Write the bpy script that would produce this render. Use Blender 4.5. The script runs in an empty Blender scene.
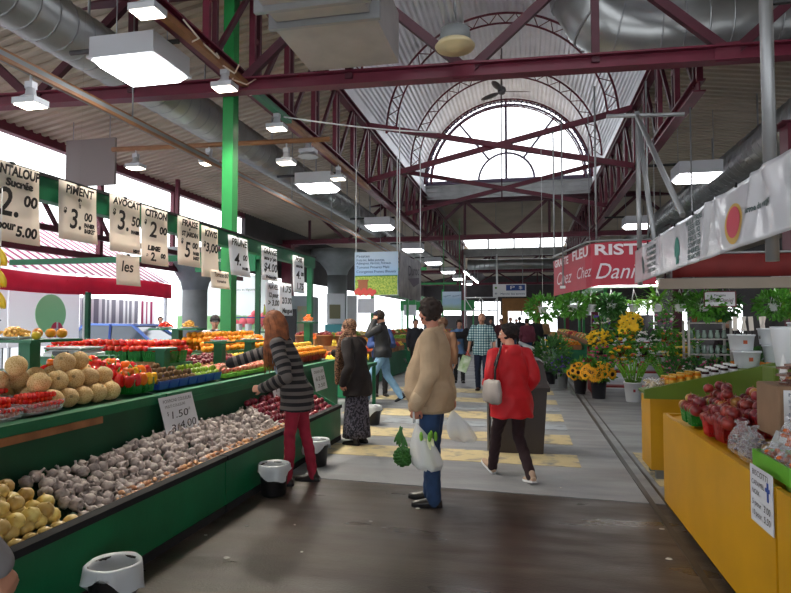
import bpy, math, random
from mathutils import Vector, Matrix, Quaternion
random.seed(7)
scene = bpy.context.scene
COL = scene.collection
V = Vector
PI = math.pi

def lin(c):
    c = c / 255.0
    return c / 12.92 if c <= 0.04045 else ((c + 0.055) / 1.055) ** 2.4
def rgb(r, g, b):
    return (lin(r), lin(g), lin(b), 1.0)

# ------------------------------------------------------------------ materials
def mat(name, col, rough=0.6, metal=0.0, var=0.0, scale=8.0, bump=0.0, bscale=30.0, col2=None, coat=0.0, rnd=0.0, spec=None):
    m = bpy.data.materials.new(name)
    m.use_nodes = True
    nt = m.node_tree
    b = nt.nodes['Principled BSDF']
    b.inputs['Roughness'].default_value = rough
    b.inputs['Metallic'].default_value = metal
    if spec is not None:
        b.inputs['Specular IOR Level'].default_value = spec
    if coat:
        b.inputs['Coat Weight'].default_value = coat
        b.inputs['Coat Roughness'].default_value = 0.15
    tc = nt.nodes.new('ShaderNodeTexCoord')
    src = None
    if var or col2:
        n = nt.nodes.new('ShaderNodeTexNoise')
        n.inputs['Scale'].default_value = scale
        n.inputs['Detail'].default_value = 5
        nt.links.new(tc.outputs['Object'], n.inputs['Vector'])
        r = nt.nodes.new('ShaderNodeValToRGB')
        r.color_ramp.elements[0].position = 0.35
        r.color_ramp.elements[1].position = 0.65
        c2 = col2 or tuple(min(1, c * (1 + var)) for c in col[:3]) + (1,)
        c1 = col if col2 else tuple(c * (1 - var) for c in col[:3]) + (1,)
        r.color_ramp.elements[0].color = c1
        r.color_ramp.elements[1].color = c2
        nt.links.new(n.outputs['Fac'], r.inputs['Fac'])
        src = r.outputs['Color']
        nt.links.new(src, b.inputs['Base Color'])
    else:
        b.inputs['Base Color'].default_value = col
    if rnd:
        oi = nt.nodes.new('ShaderNodeObjectInfo')
        hs = nt.nodes.new('ShaderNodeHueSaturation')
        mr = nt.nodes.new('ShaderNodeMapRange')
        mr.inputs['To Min'].default_value = 1 - rnd
        mr.inputs['To Max'].default_value = 1 + rnd
        nt.links.new(oi.outputs['Random'], mr.inputs['Value'])
        nt.links.new(mr.outputs['Result'], hs.inputs['Value'])
        mr2 = nt.nodes.new('ShaderNodeMapRange')
        mr2.inputs['To Min'].default_value = 0.5 - rnd * 0.04
        mr2.inputs['To Max'].default_value = 0.5 + rnd * 0.05
        nt.links.new(oi.outputs['Random'], mr2.inputs['Value'])
        nt.links.new(mr2.outputs['Result'], hs.inputs['Hue'])
        if src: nt.links.new(src, hs.inputs['Color'])
        else: hs.inputs['Color'].default_value = col
        nt.links.new(hs.outputs['Color'], b.inputs['Base Color'])
    if bump:
        n2 = nt.nodes.new('ShaderNodeTexNoise')
        n2.inputs['Scale'].default_value = bscale
        n2.inputs['Detail'].default_value = 4
        nt.links.new(tc.outputs['Object'], n2.inputs['Vector'])
        bp = nt.nodes.new('ShaderNodeBump')
        bp.inputs['Strength'].default_value = bump
        bp.inputs['Distance'].default_value = 0.02
        nt.links.new(n2.outputs['Fac'], bp.inputs['Height'])
        nt.links.new(bp.outputs['Normal'], b.inputs['Normal'])
    return m

def emit(name, col, strength):
    m = bpy.data.materials.new(name)
    m.use_nodes = True
    b = m.node_tree.nodes['Principled BSDF']
    b.inputs['Base Color'].default_value = col
    b.inputs['Emission Color'].default_value = col
    b.inputs['Emission Strength'].default_value = strength
    return m

def ramp_mat(name, coord, mode, stops, rough=0.8, scale=1.0, axis='X', interp='CONSTANT', attr=None, noise=0.0):
    """colour bands along one object axis (or along a mesh attribute), repeated with period 1/scale"""
    m = bpy.data.materials.new(name)
    m.use_nodes = True
    nt = m.node_tree
    b = nt.nodes['Principled BSDF']
    b.inputs['Roughness'].default_value = rough
    if attr:
        a = nt.nodes.new('ShaderNodeAttribute'); a.attribute_name = attr
        val = a.outputs['Fac']
    else:
        tc = nt.nodes.new('ShaderNodeTexCoord')
        sp = nt.nodes.new('ShaderNodeSeparateXYZ')
        nt.links.new(tc.outputs['Object'], sp.inputs[0])
        val = sp.outputs[axis]
    mu = nt.nodes.new('ShaderNodeMath'); mu.operation = 'MULTIPLY'; mu.inputs[1].default_value = scale
    nt.links.new(val, mu.inputs[0])
    fr = nt.nodes.new('ShaderNodeMath'); fr.operation = 'FRACT'
    nt.links.new(mu.outputs[0], fr.inputs[0])
    r = nt.nodes.new('ShaderNodeValToRGB')
    r.color_ramp.interpolation = interp
    el = r.color_ramp.elements
    el[0].position = stops[0][0]; el[0].color = stops[0][1]
    el[1].position = stops[1][0]; el[1].color = stops[1][1]
    for p, c in stops[2:]:
        e = el.new(p); e.color = c
    nt.links.new(fr.outputs[0], r.inputs['Fac'])
    nt.links.new(r.outputs['Color'], b.inputs['Base Color'])
    return m

def film(name, col, alpha, rough=0.15, milky=0.3):
    """clear or milky plastic: part transparent, part glossy/diffuse"""
    m = bpy.data.materials.new(name)
    m.use_nodes = True
    nt = m.node_tree
    b = nt.nodes['Principled BSDF']
    b.inputs['Base Color'].default_value = col
    b.inputs['Roughness'].default_value = rough
    b.inputs['Alpha'].default_value = alpha
    return m

# ------------------------------------------------------------------ mesh builder
class MB:
    def __init__(s):
        s.v = []; s.f = []; s.sm = []; s.a = None
    def add(s, vs, fs, smooth=False):
        o = len(s.v)
        s.v.extend(tuple(p) for p in vs)
        s.f.extend(tuple(i + o for i in f) for f in fs)
        s.sm.extend([smooth] * len(fs))
        return s
    def box(s, x0, x1, y0, y1, z0, z1):
        v = [(x0,y0,z0),(x1,y0,z0),(x1,y1,z0),(x0,y1,z0),(x0,y0,z1),(x1,y0,z1),(x1,y1,z1),(x0,y1,z1)]
        return s.add(v, [(0,3,2,1),(4,5,6,7),(0,1,5,4),(1,2,6,5),(2,3,7,6),(3,0,4,7)])
    def cbox(s, c, sz, rot=None):
        c = V(c); h = V(sz) / 2
        v = []
        for dz in (-1,1):
            for dx, dy in ((-1,-1),(1,-1),(1,1),(-1,1)):
                p = V((dx*h.x, dy*h.y, dz*h.z))
                if rot is not None: p = rot @ p
                v.append(c + p)
        return s.add(v, [(0,3,2,1),(4,5,6,7),(0,1,5,4),(1,2,6,5),(2,3,7,6),(3,0,4,7)])
    def rbox(s, x0, x1, y0, y1, z0, z1, r=0.01):
        """box with chamfered vertical edges and top"""
        def ring(i, z):
            return [(x0+i+r,y0+i,z),(x1-i-r,y0+i,z),(x1-i,y0+i+r,z),(x1-i,y1-i-r,z),(x1-i-r,y1-i,z),(x0+i+r,y1-i,z),(x0+i,y1-i-r,z),(x0+i,y0+i+r,z)]
        return s.loft([ring(r*0.6, z0), ring(0, z0+r), ring(0, z1-r), ring(r*0.6, z1)], smooth=False)
    def beam(s, a, b, w, h, up=(0,0,1)):
        a = V(a); b = V(b); d = (b-a); L = d.length; d.normalize()
        u = V(up)
        if abs(d.dot(u)) > 0.99: u = V((0,1,0))
        x = d.cross(u).normalized(); z = x.cross(d).normalized()
        rot = Matrix((x, d, z)).transposed()
        return s.cbox((a+b)/2, (w, L, h), rot)
    def ibeam(s, a, b, w, h, t=0.025):
        a = V(a); b = V(b); z = V((0,0,1))
        s.beam(a+z*(h/2-t/2), b+z*(h/2-t/2), w, t)
        s.beam(a-z*(h/2-t/2), b-z*(h/2-t/2), w, t)
        s.beam(a, b, t, h-2*t)
        return s
    def loft(s, rings, smooth=True, cap=True, closed=False):
        n = len(rings[0]); vs = [p for r in rings for p in r]; fs = []
        m = len(rings)
        for i in range(m - (0 if closed else 1)):
            for j in range(n):
                k = (j+1) % n; i2 = (i+1) % m
                fs.append((i*n+j, i*n+k, i2*n+k, i2*n+j))
        o = len(fs)
        if cap and not closed:
            fs.append(tuple(range(n-1, -1, -1))); fs.append(tuple((m-1)*n + j for j in range(n)))
        s.add(vs, fs, smooth)
        if smooth and cap and not closed:
            s.sm[-1] = s.sm[-2] = False
        return s
    def tube(s, pts, r, n=8, cap=True, smooth=True, closed=False):
        pts = [V(p) for p in pts]; rs = r if isinstance(r, (list, tuple)) else [r]*len(pts)
        rings = []; prev = None
        m = len(pts)
        for i, p in enumerate(pts):
            if closed: d = pts[(i+1) % m] - pts[i-1]
            else: d = pts[min(i+1, m-1)] - pts[max(i-1, 0)]
            d.normalize()
            if prev is None:
                x = d.orthogonal().normalized()
            else:
                x = (prev - d * prev.dot(d)).normalized()
            prev = x; y = d.cross(x)
            rings.append([p + (x*math.cos(2*PI*j/n) + y*math.sin(2*PI*j/n)) * rs[i] for j in range(n)])
        return s.loft(rings, smooth, cap, closed)
    def lathe(s, prof, c=(0,0,0), n=16, smooth=True, cap=True, axis=None, sq=(1,1)):
        c = V(c); rings = []
        rot = V((0,0,1)).rotation_difference(V(axis)) if axis is not None else None
        for r, z in prof:
            ring = []
            for j in range(n):
                p = V((r*sq[0]*math.cos(2*PI*j/n), r*sq[1]*math.sin(2*PI*j/n), z))
                if rot: p = rot @ p
                ring.append(c + p)
            rings.append(ring)
        return s.loft(rings, smooth, cap)
    def ball(s, c, r, n=12, m=8, rot=None):
        if not isinstance(r, (list, tuple, Vector)): r = (r, r, r)
        c = V(c); vs = []; fs = []
        def P(x, y, z):
            p = V((x*r[0], y*r[1], z*r[2]))
            if rot is not None: p = rot @ p
            return c + p
        vs.append(P(0,0,-1))
        for i in range(1, m):
            t = PI*i/m - PI/2
            for j in range(n):
                a = 2*PI*j/n
                vs.append(P(math.cos(t)*math.cos(a), math.cos(t)*math.sin(a), math.sin(t)))
        vs.append(P(0,0,1)); top = len(vs)-1
        for j in range(n):
            k = (j+1) % n
            fs.append((0, 1+k, 1+j))
            for i in range(m-2):
                a = 1+i*n
                fs.append((a+j, a+k, a+n+k, a+n+j))
            fs.append((top, 1+(m-2)*n+j, 1+(m-2)*n+k))
        return s.add(vs, fs, True)
    def rc(s, a, b, ra, rb, n=12):
        """rounded cone between two points"""
        a = V(a); b = V(b); d = b-a
        if d.length < 1e-5: return s.ball(a, max(ra, rb), n)
        d.normalize(); x = d.orthogonal().normalized(); y = d.cross(x)
        rings = []
        for t in (-0.98, -0.75, -0.4, 0):
            rings.append((a + d*t*ra, ra*math.sqrt(max(0.0, 1-t*t))))
        for t in (0, 0.4, 0.75, 0.98):
            rings.append((b + d*t*rb, rb*math.sqrt(max(0.0, 1-t*t))))
        return s.loft([[p + (x*math.cos(2*PI*j/n)+y*math.sin(2*PI*j/n))*r for j in range(n)] for p, r in rings])
    def chain(s, pts, rs, n=12):
        for i in range(len(pts)-1): s.rc(pts[i], pts[i+1], rs[i], rs[i+1], n)
        return s
    def sheet(s, grid, smooth=True, thick=0.0):
        """grid[i][j] of points -> quad sheet (two-sided; with thickness if asked)"""
        m = len(grid); n = len(grid[0])
        if thick:
            nrm = (V(grid[0][-1])-V(grid[0][0])).cross(V(grid[-1][0])-V(grid[0][0])).normalized()*thick
            vs = [V(p) for r in grid for p in r] + [V(p)+nrm for r in grid for p in r]
        else:
            vs = [p for r in grid for p in r]
        fs = []
        N = m*n
        for i in range(m-1):
            for j in range(n-1):
                q = (i*n+j, i*n+j+1, (i+1)*n+j+1, (i+1)*n+j)
                fs.append(q)
                if thick: fs.append(tuple(k+N for k in reversed(q)))
        if thick:
            edge = [(0, j) for j in range(n)] + [(i, n-1) for i in range(1, m)] + [(m-1, j) for j in range(n-2, -1, -1)] + [(i, 0) for i in range(m-2, 0, -1)]
            ids = [i*n+j for i, j in edge]
            for k in range(len(ids)):
                a, b = ids[k], ids[(k+1) % len(ids)]
                fs.append((b, a, a+N, b+N))
        return s.add(vs, fs, smooth)
    def xf(s, M):
        s.v = [tuple(M @ V(p)) for p in s.v]
        return s
    def mesh(s, name):
        me = bpy.data.meshes.new(name)
        me.from_pydata([tuple(p) for p in s.v], [], s.f)
        me.polygons.foreach_set('use_smooth', s.sm)
        if s.a is not None:
            at = me.attributes.new('band', 'FLOAT', 'POINT')
            at.data.foreach_set('value', s.a)
        me.update()
        return me
    def build(s, name, material, parent=None, world=True):
        """link as ONE object; vertices are world coordinates unless world=False"""
        me = s.mesh(name)
        return link(me, name, material, parent, world)

def base_of(o):
    p = V((0,0,0))
    while o is not None:
        p += o.location; o = o.parent
    return p
def link(me, name, material, parent=None, world=True, origin=None):
    o = bpy.data.objects.new(name, me)
    COL.objects.link(o)
    if material: me.materials.append(material)
    if parent is not None:
        o.parent = parent
        if world: me.transform(Matrix.Translation(-base_of(parent)))
    elif world and len(me.vertices):
        co = [v.co for v in me.vertices]
        c = V((sum(p.x for p in co)/len(co), sum(p.y for p in co)/len(co), min(p.z for p in co)))
        me.transform(Matrix.Translation(-c)); o.location = c
    return o
def tag(o, label=None, cat=None, group=None, kind=None):
    if label: o['label'] = label
    if cat: o['category'] = cat
    if group: o['group'] = group
    if kind: o['kind'] = kind
    return o
def thing(name, loc, label, cat, group=None, rz=0.0):
    o = bpy.data.objects.new(name, None); COL.objects.link(o)
    o.empty_display_size = 0.1
    o.location = loc; o.rotation_euler = (0, 0, rz)
    return tag(o, label, cat, group)
KIDS = {}
def dup(o, loc=None, rot=None, label=None, group=None, scale=None, parent=None):
    """copy of a thing together with its parts and sub-parts"""
    c = o.copy(); COL.objects.link(c)
    if parent is not None: c.parent = parent
    if loc is not None: c.location = loc
    if rot is not None: c.rotation_euler = rot
    if scale is not None: c.scale = (scale,)*3 if not isinstance(scale, (tuple, list)) else scale
    if label: c['label'] = label
    if group: c['group'] = group
    if o.name not in KIDS: KIDS[o.name] = list(o.children)
    for ch in KIDS[o.name]: dup(ch, parent=c)
    return c
def struct(name, mb, m, label=None):
    o = mb.build(name, m)
    o['kind'] = 'structure'
    if label: o['label'] = label
    return o

SIDE = bpy.data.scenes.new('workbench')     # modifiers are evaluated apart from the big scene
def baked(o):
    SIDE.collection.objects.link(o)
    with bpy.context.temp_override(scene=SIDE, view_layer=SIDE.view_layers[0]):
        dg = bpy.context.evaluated_depsgraph_get()
    me = bpy.data.meshes.new_from_object(o.evaluated_get(dg))
    bpy.data.objects.remove(o)
    return me
# ------------------------------------------------------------------ lettering
def text(parent, body, size, pos, xd, yd, m, name='lettering', width=None, shear=0.0, align='CENTER', bold=0.0, sub=None):
    cu = bpy.data.curves.new('t', 'FONT')
    cu.body = body; cu.size = size; cu.align_x = align; cu.align_y = 'CENTER'; cu.shear = shear
    cu.offset = bold; cu.resolution_u = 3
    tmp = bpy.data.objects.new('t', cu)
    me = baked(tmp); bpy.data.curves.remove(cu)
    x = V(xd).normalized(); y = V(yd).normalized(); z = x.cross(y)
    sx = 1.0
    if width and len(me.vertices):
        w = max(v.co.x for v in me.vertices) - min(v.co.x for v in me.vertices)
        if w > 0: sx = width / w
    M = Matrix((x*sx, y, z)).transposed().to_4x4()
    M.translation = V(pos) + z*0.003
    me.transform(M)
    return link(me, name, m, parent, True)

# ------------------------------------------------------------------ fused organic shapes
def fuse(mb, voxel=0.01, smooth=4, fac=0.5):
    me = mb.mesh('tmp')
    o = bpy.data.objects.new('tmp', me)
    r = o.modifiers.new('r', 'REMESH'); r.mode = 'VOXEL'; r.voxel_size = voxel; r.use_smooth_shade = True
    if smooth:
        sm = o.modifiers.new('s', 'SMOOTH'); sm.factor = fac; sm.iterations = smooth
    out = baked(o); bpy.data.meshes.remove(me)
    out.polygons.foreach_set('use_smooth', [True]*len(out.polygons))
    return out
# ------------------------------------------------------------------ camera
FPX = 600.0
YAW = math.radians(12.3); PIT = math.radians(2.39); CH = 1.56
cam_d = bpy.data.cameras.new('camera'); cam = bpy.data.objects.new('camera', cam_d); COL.objects.link(cam)
cam_d.sensor_fit = 'HORIZONTAL'; cam_d.sensor_width = 36.0; cam_d.lens = FPX / 791.0 * 36.0
cam_d.clip_start = 0.05; cam_d.clip_end = 400
cam.location = (0, 0, CH); cam.rotation_euler = (PI/2 + PIT, 0, YAW)
scene.camera = cam
scene.view_settings.view_transform = 'Standard'; scene.view_settings.look = 'None'
scene.view_settings.exposure = 0.55; scene.view_settings.gamma = 1.0
scene.view_settings.use_curve_mapping = False
# ------------------------------------------------------------------ overcast daylight
w = bpy.data.worlds.new('world'); scene.world = w; w.use_nodes = True
bg = w.node_tree.nodes['Background']
bg.inputs['Color'].default_value = (0.93, 0.965, 1.0, 1); bg.inputs['Strength'].default_value = 2.6

# ------------------------------------------------------------------ shared materials
M = {}
M['maroon'] = mat('maroon painted steel', rgb(98, 24, 46), 0.5, 0, 0.15, 3)
M['dark_maroon'] = mat('dark maroon painted steel', rgb(70, 20, 36), 0.55, 0, 0.15, 3)
M['galv'] = mat('galvanised sheet metal', rgb(170, 172, 172), 0.38, 0.75, 0.12, 2.5)
M['vault'] = mat('silver corrugated roof sheet', rgb(232, 233, 240), 0.5, 0.2, 0.06, 1.5)
M['deck'] = mat('dull tan-grey roof deck', rgb(178, 166, 150), 0.6, 0.15, 0.1, 0.7)
M['duct'] = mat('spiral duct steel', rgb(158, 160, 160), 0.35, 0.8, 0.1, 2)
M['steel'] = mat('grey steel tube', rgb(150, 152, 154), 0.4, 0.6)
M['green'] = mat('green painted plywood', rgb(12, 104, 66), 0.5, 0, 0.18, 2.5, 0.05, 40)
M['dark_green'] = mat('dark green painted board', rgb(8, 72, 46), 0.55, 0, 0.2, 2.5)
M['bright_green'] = mat('bright green painted steel', rgb(30, 132, 64), 0.45, 0, 0.1, 3)
M['black'] = mat('black plastic', rgb(24, 24, 26), 0.45)
M['rubber'] = mat('black rubber edge', rgb(22, 22, 27), 0.9)
M['wood'] = mat('bare brown wood', rgb(150, 100, 62), 0.65, 0, 0.25, 6)
M['white'] = mat('white plastic', rgb(228, 230, 232), 0.4)
M['paper'] = mat('cream paper', rgb(226, 218, 208), 0.85, 0, 0.04, 3)
M['paper_plain'] = mat('cream card', rgb(226, 218, 208), 0.85)
M['white_paper'] = mat('white card', rgb(214, 216, 222), 0.8, 0, 0.03, 3)
M['ink'] = mat('black marker ink', rgb(26, 22, 24), 0.7)
M['concrete'] = mat('grey concrete column', rgb(128, 132, 134), 0.8, 0, 0.12, 2)
M['yellow'] = mat('yellow painted panel', rgb(204, 150, 6), 0.45, 0, 0.08, 2)
M['lime_green'] = mat('olive green painted board', rgb(92, 118, 22), 0.5, 0, 0.08, 3)
M['red_vinyl'] = mat('red vinyl banner', rgb(176, 34, 58), 0.45, 0, 0.08, 2)
M['lamp'] = emit('fluorescent diffuser', (0.97, 0.98, 1.0, 1), 9.0)
M['halo'] = emit('floodlight lens', (1.0, 0.90, 0.72, 1), 9.0)
M['tube'] = emit('fluorescent tube', (1.0, 0.98, 0.93, 1), 14.0)
M['skin'] = mat('skin', rgb(196, 142, 118), 0.5, 0, 0.05, 10)
M['eye'] = mat('eye white', rgb(225, 222, 216), 0.25)
M['iris'] = mat('iris', rgb(40, 28, 20), 0.2)
M['lip'] = mat('lips', rgb(158, 88, 80), 0.5)
M['leaf'] = mat('green leaf', rgb(84, 150, 48), 0.5, 0, 0.35, 20)
M['dark_leaf'] = mat('dark green leaf', rgb(54, 108, 44), 0.5, 0, 0.3, 20)
M['bright_leaf'] = mat('fresh green leaf', rgb(116, 176, 50), 0.5, 0, 0.3, 20)
M['bag'] = film('milky carrier bag', rgb(232, 236, 240), 0.55, 0.3)
M['clear'] = film('clear plastic', rgb(230, 234, 238), 0.25, 0.12)
M['glass'] = film('window glass', rgb(235, 242, 250), 0.06, 0.05)

def translucent(name, col, f=.5):
    m = bpy.data.materials.new(name); m.use_nodes = True; nt = m.node_tree; b = nt.nodes['Principled BSDF']; out = nt.nodes['Material Output']
    b.inputs['Base Color'].default_value = col; b.inputs['Roughness'].default_value = .85
    t = nt.nodes.new('ShaderNodeBsdfTranslucent'); t.inputs['Color'].default_value = col
    mx = nt.nodes.new('ShaderNodeMixShader'); mx.inputs[0].default_value = f
    nt.links.new(b.outputs[0], mx.inputs[1]); nt.links.new(t.outputs[0], mx.inputs[2]); nt.links.new(mx.outputs[0], out.inputs['Surface'])
    return m
M['paper'] = translucent('cream sign paper', rgb(240, 231, 221), .5)
M['white_sign'] = translucent('white sign paper', rgb(232, 234, 240), .5)

sun_d = bpy.data.lights.new('overcast_sun', 'SUN'); sun_d.energy = 2.2; sun_d.angle = 1.0; sun_d.color = (1.0, .98, .95)
sun_o = bpy.data.objects.new('overcast_sun', sun_d); COL.objects.link(sun_o); sun_o.location = (-25, 10, 30)
sun_o.rotation_euler = (V((.42, -.12, -1))).to_track_quat('-Z', 'Y').to_euler()
# ================================================================== SETTING
def floor_mat(name, c1, c2, c3, rough_lo, rough_hi):
    m = bpy.data.materials.new(name); m.use_nodes = True; nt = m.node_tree
    b = nt.nodes['Principled BSDF']
    tc = nt.nodes.new('ShaderNodeTexCoord')
    mp = nt.nodes.new('ShaderNodeMapping'); mp.inputs['Scale'].default_value = (0.35, 1.3, 1)
    nt.links.new(tc.outputs['Object'], mp.inputs['Vector'])
    n1 = nt.nodes.new('ShaderNodeTexNoise'); n1.inputs['Scale'].default_value = 1.6; n1.inputs['Detail'].default_value = 9; n1.inputs['Roughness'].default_value = 0.65
    nt.links.new(mp.outputs[0], n1.inputs['Vector'])
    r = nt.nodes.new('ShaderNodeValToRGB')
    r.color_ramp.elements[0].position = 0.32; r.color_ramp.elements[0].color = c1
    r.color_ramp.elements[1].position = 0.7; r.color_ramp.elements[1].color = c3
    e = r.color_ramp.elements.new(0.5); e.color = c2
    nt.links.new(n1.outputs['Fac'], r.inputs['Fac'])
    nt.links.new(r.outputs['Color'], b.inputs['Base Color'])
    n2 = nt.nodes.new('ShaderNodeTexNoise'); n2.inputs['Scale'].default_value = 3.0; n2.inputs['Detail'].default_value = 6
    nt.links.new(mp.outputs[0], n2.inputs['Vector'])
    mr = nt.nodes.new('ShaderNodeMapRange'); mr.inputs['From Min'].default_value = 0.35; mr.inputs['From Max'].default_value = 0.68
    mr.inputs['To Min'].default_value = rough_lo; mr.inputs['To Max'].default_value = rough_hi
    nt.links.new(n2.outputs['Fac'], mr.inputs['Value']); nt.links.new(mr.outputs[0], b.inputs['Roughness'])
    n3 = nt.nodes.new('ShaderNodeTexNoise'); n3.inputs['Scale'].default_value = 60; n3.inputs['Detail'].default_value = 5
    nt.links.new(tc.outputs['Object'], n3.inputs['Vector'])
    bp = nt.nodes.new('ShaderNodeBump'); bp.inputs['Strength'].default_value = 0.25; bp.inputs['Distance'].default_value = 0.01
    nt.links.new(n3.outputs['Fac'], bp.inputs['Height']); nt.links.new(bp.outputs['Normal'], b.inputs['Normal'])
    return m
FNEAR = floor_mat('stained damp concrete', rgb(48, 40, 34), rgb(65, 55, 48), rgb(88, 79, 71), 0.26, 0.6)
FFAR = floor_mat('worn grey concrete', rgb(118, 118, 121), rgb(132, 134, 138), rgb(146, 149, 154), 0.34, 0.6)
FOUT = floor_mat('outdoor asphalt', rgb(120, 122, 125), rgb(140, 142, 146), rgb(160, 162, 166), 0.6, 0.9)
def slab(name, quad, z0, z1, m):
    mb = MB(); n = len(quad)
    mb.loft([[(x, y, z0) for x, y in quad], [(x, y, z1) for x, y in quad]], smooth=False)
    return struct(name, mb, m)
sk = lambda x: 5.62 - 0.06 * x          # the expansion joint runs slightly askew
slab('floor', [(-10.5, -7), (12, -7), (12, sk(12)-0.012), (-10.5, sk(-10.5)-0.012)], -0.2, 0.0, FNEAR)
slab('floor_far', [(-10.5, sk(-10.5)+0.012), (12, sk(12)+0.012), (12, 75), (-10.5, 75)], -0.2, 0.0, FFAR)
struct('trim_1', MB().cbox((0.75, sk(0.75), -0.06), (23, 0.024, 0.1)), M['rubber'], 'dark expansion joint across the market floor')
slab('floor_outside', [(-60, -7), (-10.5, -7), (-10.5, 75), (-60, 75)], -0.25, -0.05, FOUT)
# kerb groove on the right of the aisle
M['groove'] = mat('dark wet gutter', rgb(50, 46, 44), 0.4, 0, 0.3, 6)
mb = MB()
mb.cbox((1.04, 9.5, 0.003), (0.045, 20, 0.008)); mb.cbox((1.16, 9.5, 0.003), (0.02, 20, 0.006))
struct('trim_2', mb, M['groove'], 'dark gutter groove running along the right side of the aisle')
# painted crossing
def paint_mat(name, c):
    m = mat(name, c, 0.7); nt = m.node_tree; b = nt.nodes['Principled BSDF']
    tc = nt.nodes.new('ShaderNodeTexCoord'); n = nt.nodes.new('ShaderNodeTexNoise'); n.inputs['Scale'].default_value = 5; n.inputs['Detail'].default_value = 8
    nt.links.new(tc.outputs['Object'], n.inputs['Vector'])
    r = nt.nodes.new('ShaderNodeValToRGB'); r.color_ramp.elements[0].position = 0.3; r.color_ramp.elements[1].position = 0.5
    r.color_ramp.elements[0].color = rgb(118, 118, 120); r.color_ramp.elements[1].color = c
    nt.links.new(n.outputs['Fac'], r.inputs['Fac']); nt.links.new(r.outputs['Color'], b.inputs['Base Color'])
    return m
YP = paint_mat('worn yellow road paint', rgb(196, 180, 138)); BP = paint_mat('worn pale grey road paint', rgb(150, 158, 166))
ky = 0
for (ya, yb, m) in [(6.75, 7.35, YP), (7.95, 8.6, YP), (9.0, 9.45, BP), (9.75, 10.5, YP), (10.8, 11.3, BP), (11.7, 12.35, YP), (13.2, 14.0, YP)]:
    ky += 1
    mb = MB(); x0 = -3.1 if m is YP else -2.2; x1 = 0.56
    mb.loft([[(x0, ya+0.1, 0.0005), (x1, ya, 0.0005), (x1, yb, 0.0005), (x0, yb+0.1, 0.0005)], [(x0, ya+0.1, 0.004), (x1, ya, 0.004), (x1, yb, 0.004), (x0, yb+0.1, 0.004)]], smooth=False)
    struct('trim_%d' % (ky+2), mb, m, 'worn painted stripe of the crossing on the aisle floor')
struct('trim_10', MB().cbox((1.3, 6.9, 0.002), (0.16, 1.5, 0.004)), YP, 'worn yellow paint line by the gutter near the yellow counter')
struct('trim_11', MB().cbox((1.9, 7.35, 0.002), (1.2, 0.14, 0.004)), YP, 'worn yellow paint line running off behind the yellow counter')

# ---- vault and roof decks
VX, VZ, VR = -0.75, 7.2, 3.36
def corrugated_vault(y0, y1):
    mb = MB(); N = 130; g = []
    for y in (y0, y1):
        row = []
        for i in range(N*2+1):
            a = PI * i / (N*2); r = VR + (0.035 if (i // 2) % 2 else 0.0)
            row.append((VX - r*math.cos(a), y, VZ + r*math.sin(a)))
        g.append(row)
    mb.sheet(g, False)
    return mb
struct('ceiling_vault', corrugated_vault(2.5, 24.7), M['vault'], 'silver corrugated barrel vault over the aisle')
def deck(name, x0, z0, x1, z1, y0, y1, per=0.23, d=0.05):
    mb = MB(); rows = []
    y = y0
    while y < y1:
        for (dy, dz) in ((0, 0), (per*0.4, 0), (per*0.5, d), (per*0.9, d)):
            rows.append([(x0, y+dy, z0+dz), (x1, y+dy, z1+dz)])
        y += per
    mb.sheet(rows, False)
    return struct(name, mb, M['deck'])
deck('ceiling_left', -10.6, 5.65, VX-VR, 6.85, -7, 62)
deck('ceiling_right', VX+VR, 6.85, 12.1, 5.5, -7, 62)
deck('ceiling_front', VX-VR, 6.85, VX+VR, 6.85, -7, 2.5)
struct('wall_vault_left', MB().box(VX-VR-0.05, VX-VR+0.02, 2.5, 24.7, 6.8, VZ), M['vault'])
struct('wall_vault_right', MB().box(VX+VR-0.02, VX+VR+0.05, 2.5, 24.7, 6.8, VZ), M['vault'])
# the wall under the big half-round window, and the lower roof beyond
mb = MB()
mb.box(VX-VR, VX+VR, 24.68, 24.8, 6.55, 7.32)
for z in (6.75, 6.95, 7.15): mb.box(VX-VR, VX+VR, 24.62, 24.68, z, z+0.04)
struct('wall_lunette', mb, M['galv'], 'panelled wall below the half-round window')
deck('ceiling_far', VX-VR, 7.2, VX+VR, 7.2, 24.8, 40)
mb = MB()   # wall above the far clerestory and the roof after it
mb.box(VX-VR, VX+VR, 40.0, 40.15, 5.9, 6.4); mb.box(VX-VR, VX+VR, 40.0, 40.15, 7.05, 7.25)
for k in range(5): mb.box(VX-VR+k*1.68-0.05, VX-VR+k*1.68+0.05, 40.0, 40.15, 6.4, 7.05)
struct('wall_clerestory', mb, M['galv'], 'far wall with a strip of bright clerestory glazing')
mb = MB(); mb.box(VX-VR, VX+VR, 40.06, 40.08, 6.4, 7.05); struct('window_2', mb, M['glass'], 'far strip of clerestory glazing above the aisle')
deck('ceiling_end', VX-VR, 6.2, VX+VR, 6.2, 40.15, 62)
for sx, nm in ((VX-VR, 'left'), (VX+VR, 'right')):
    struct('wall_upper_'+nm, MB().box(sx-0.04, sx+0.04, 24.8, 40.1, 6.8, 7.25), M['galv'])
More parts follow.
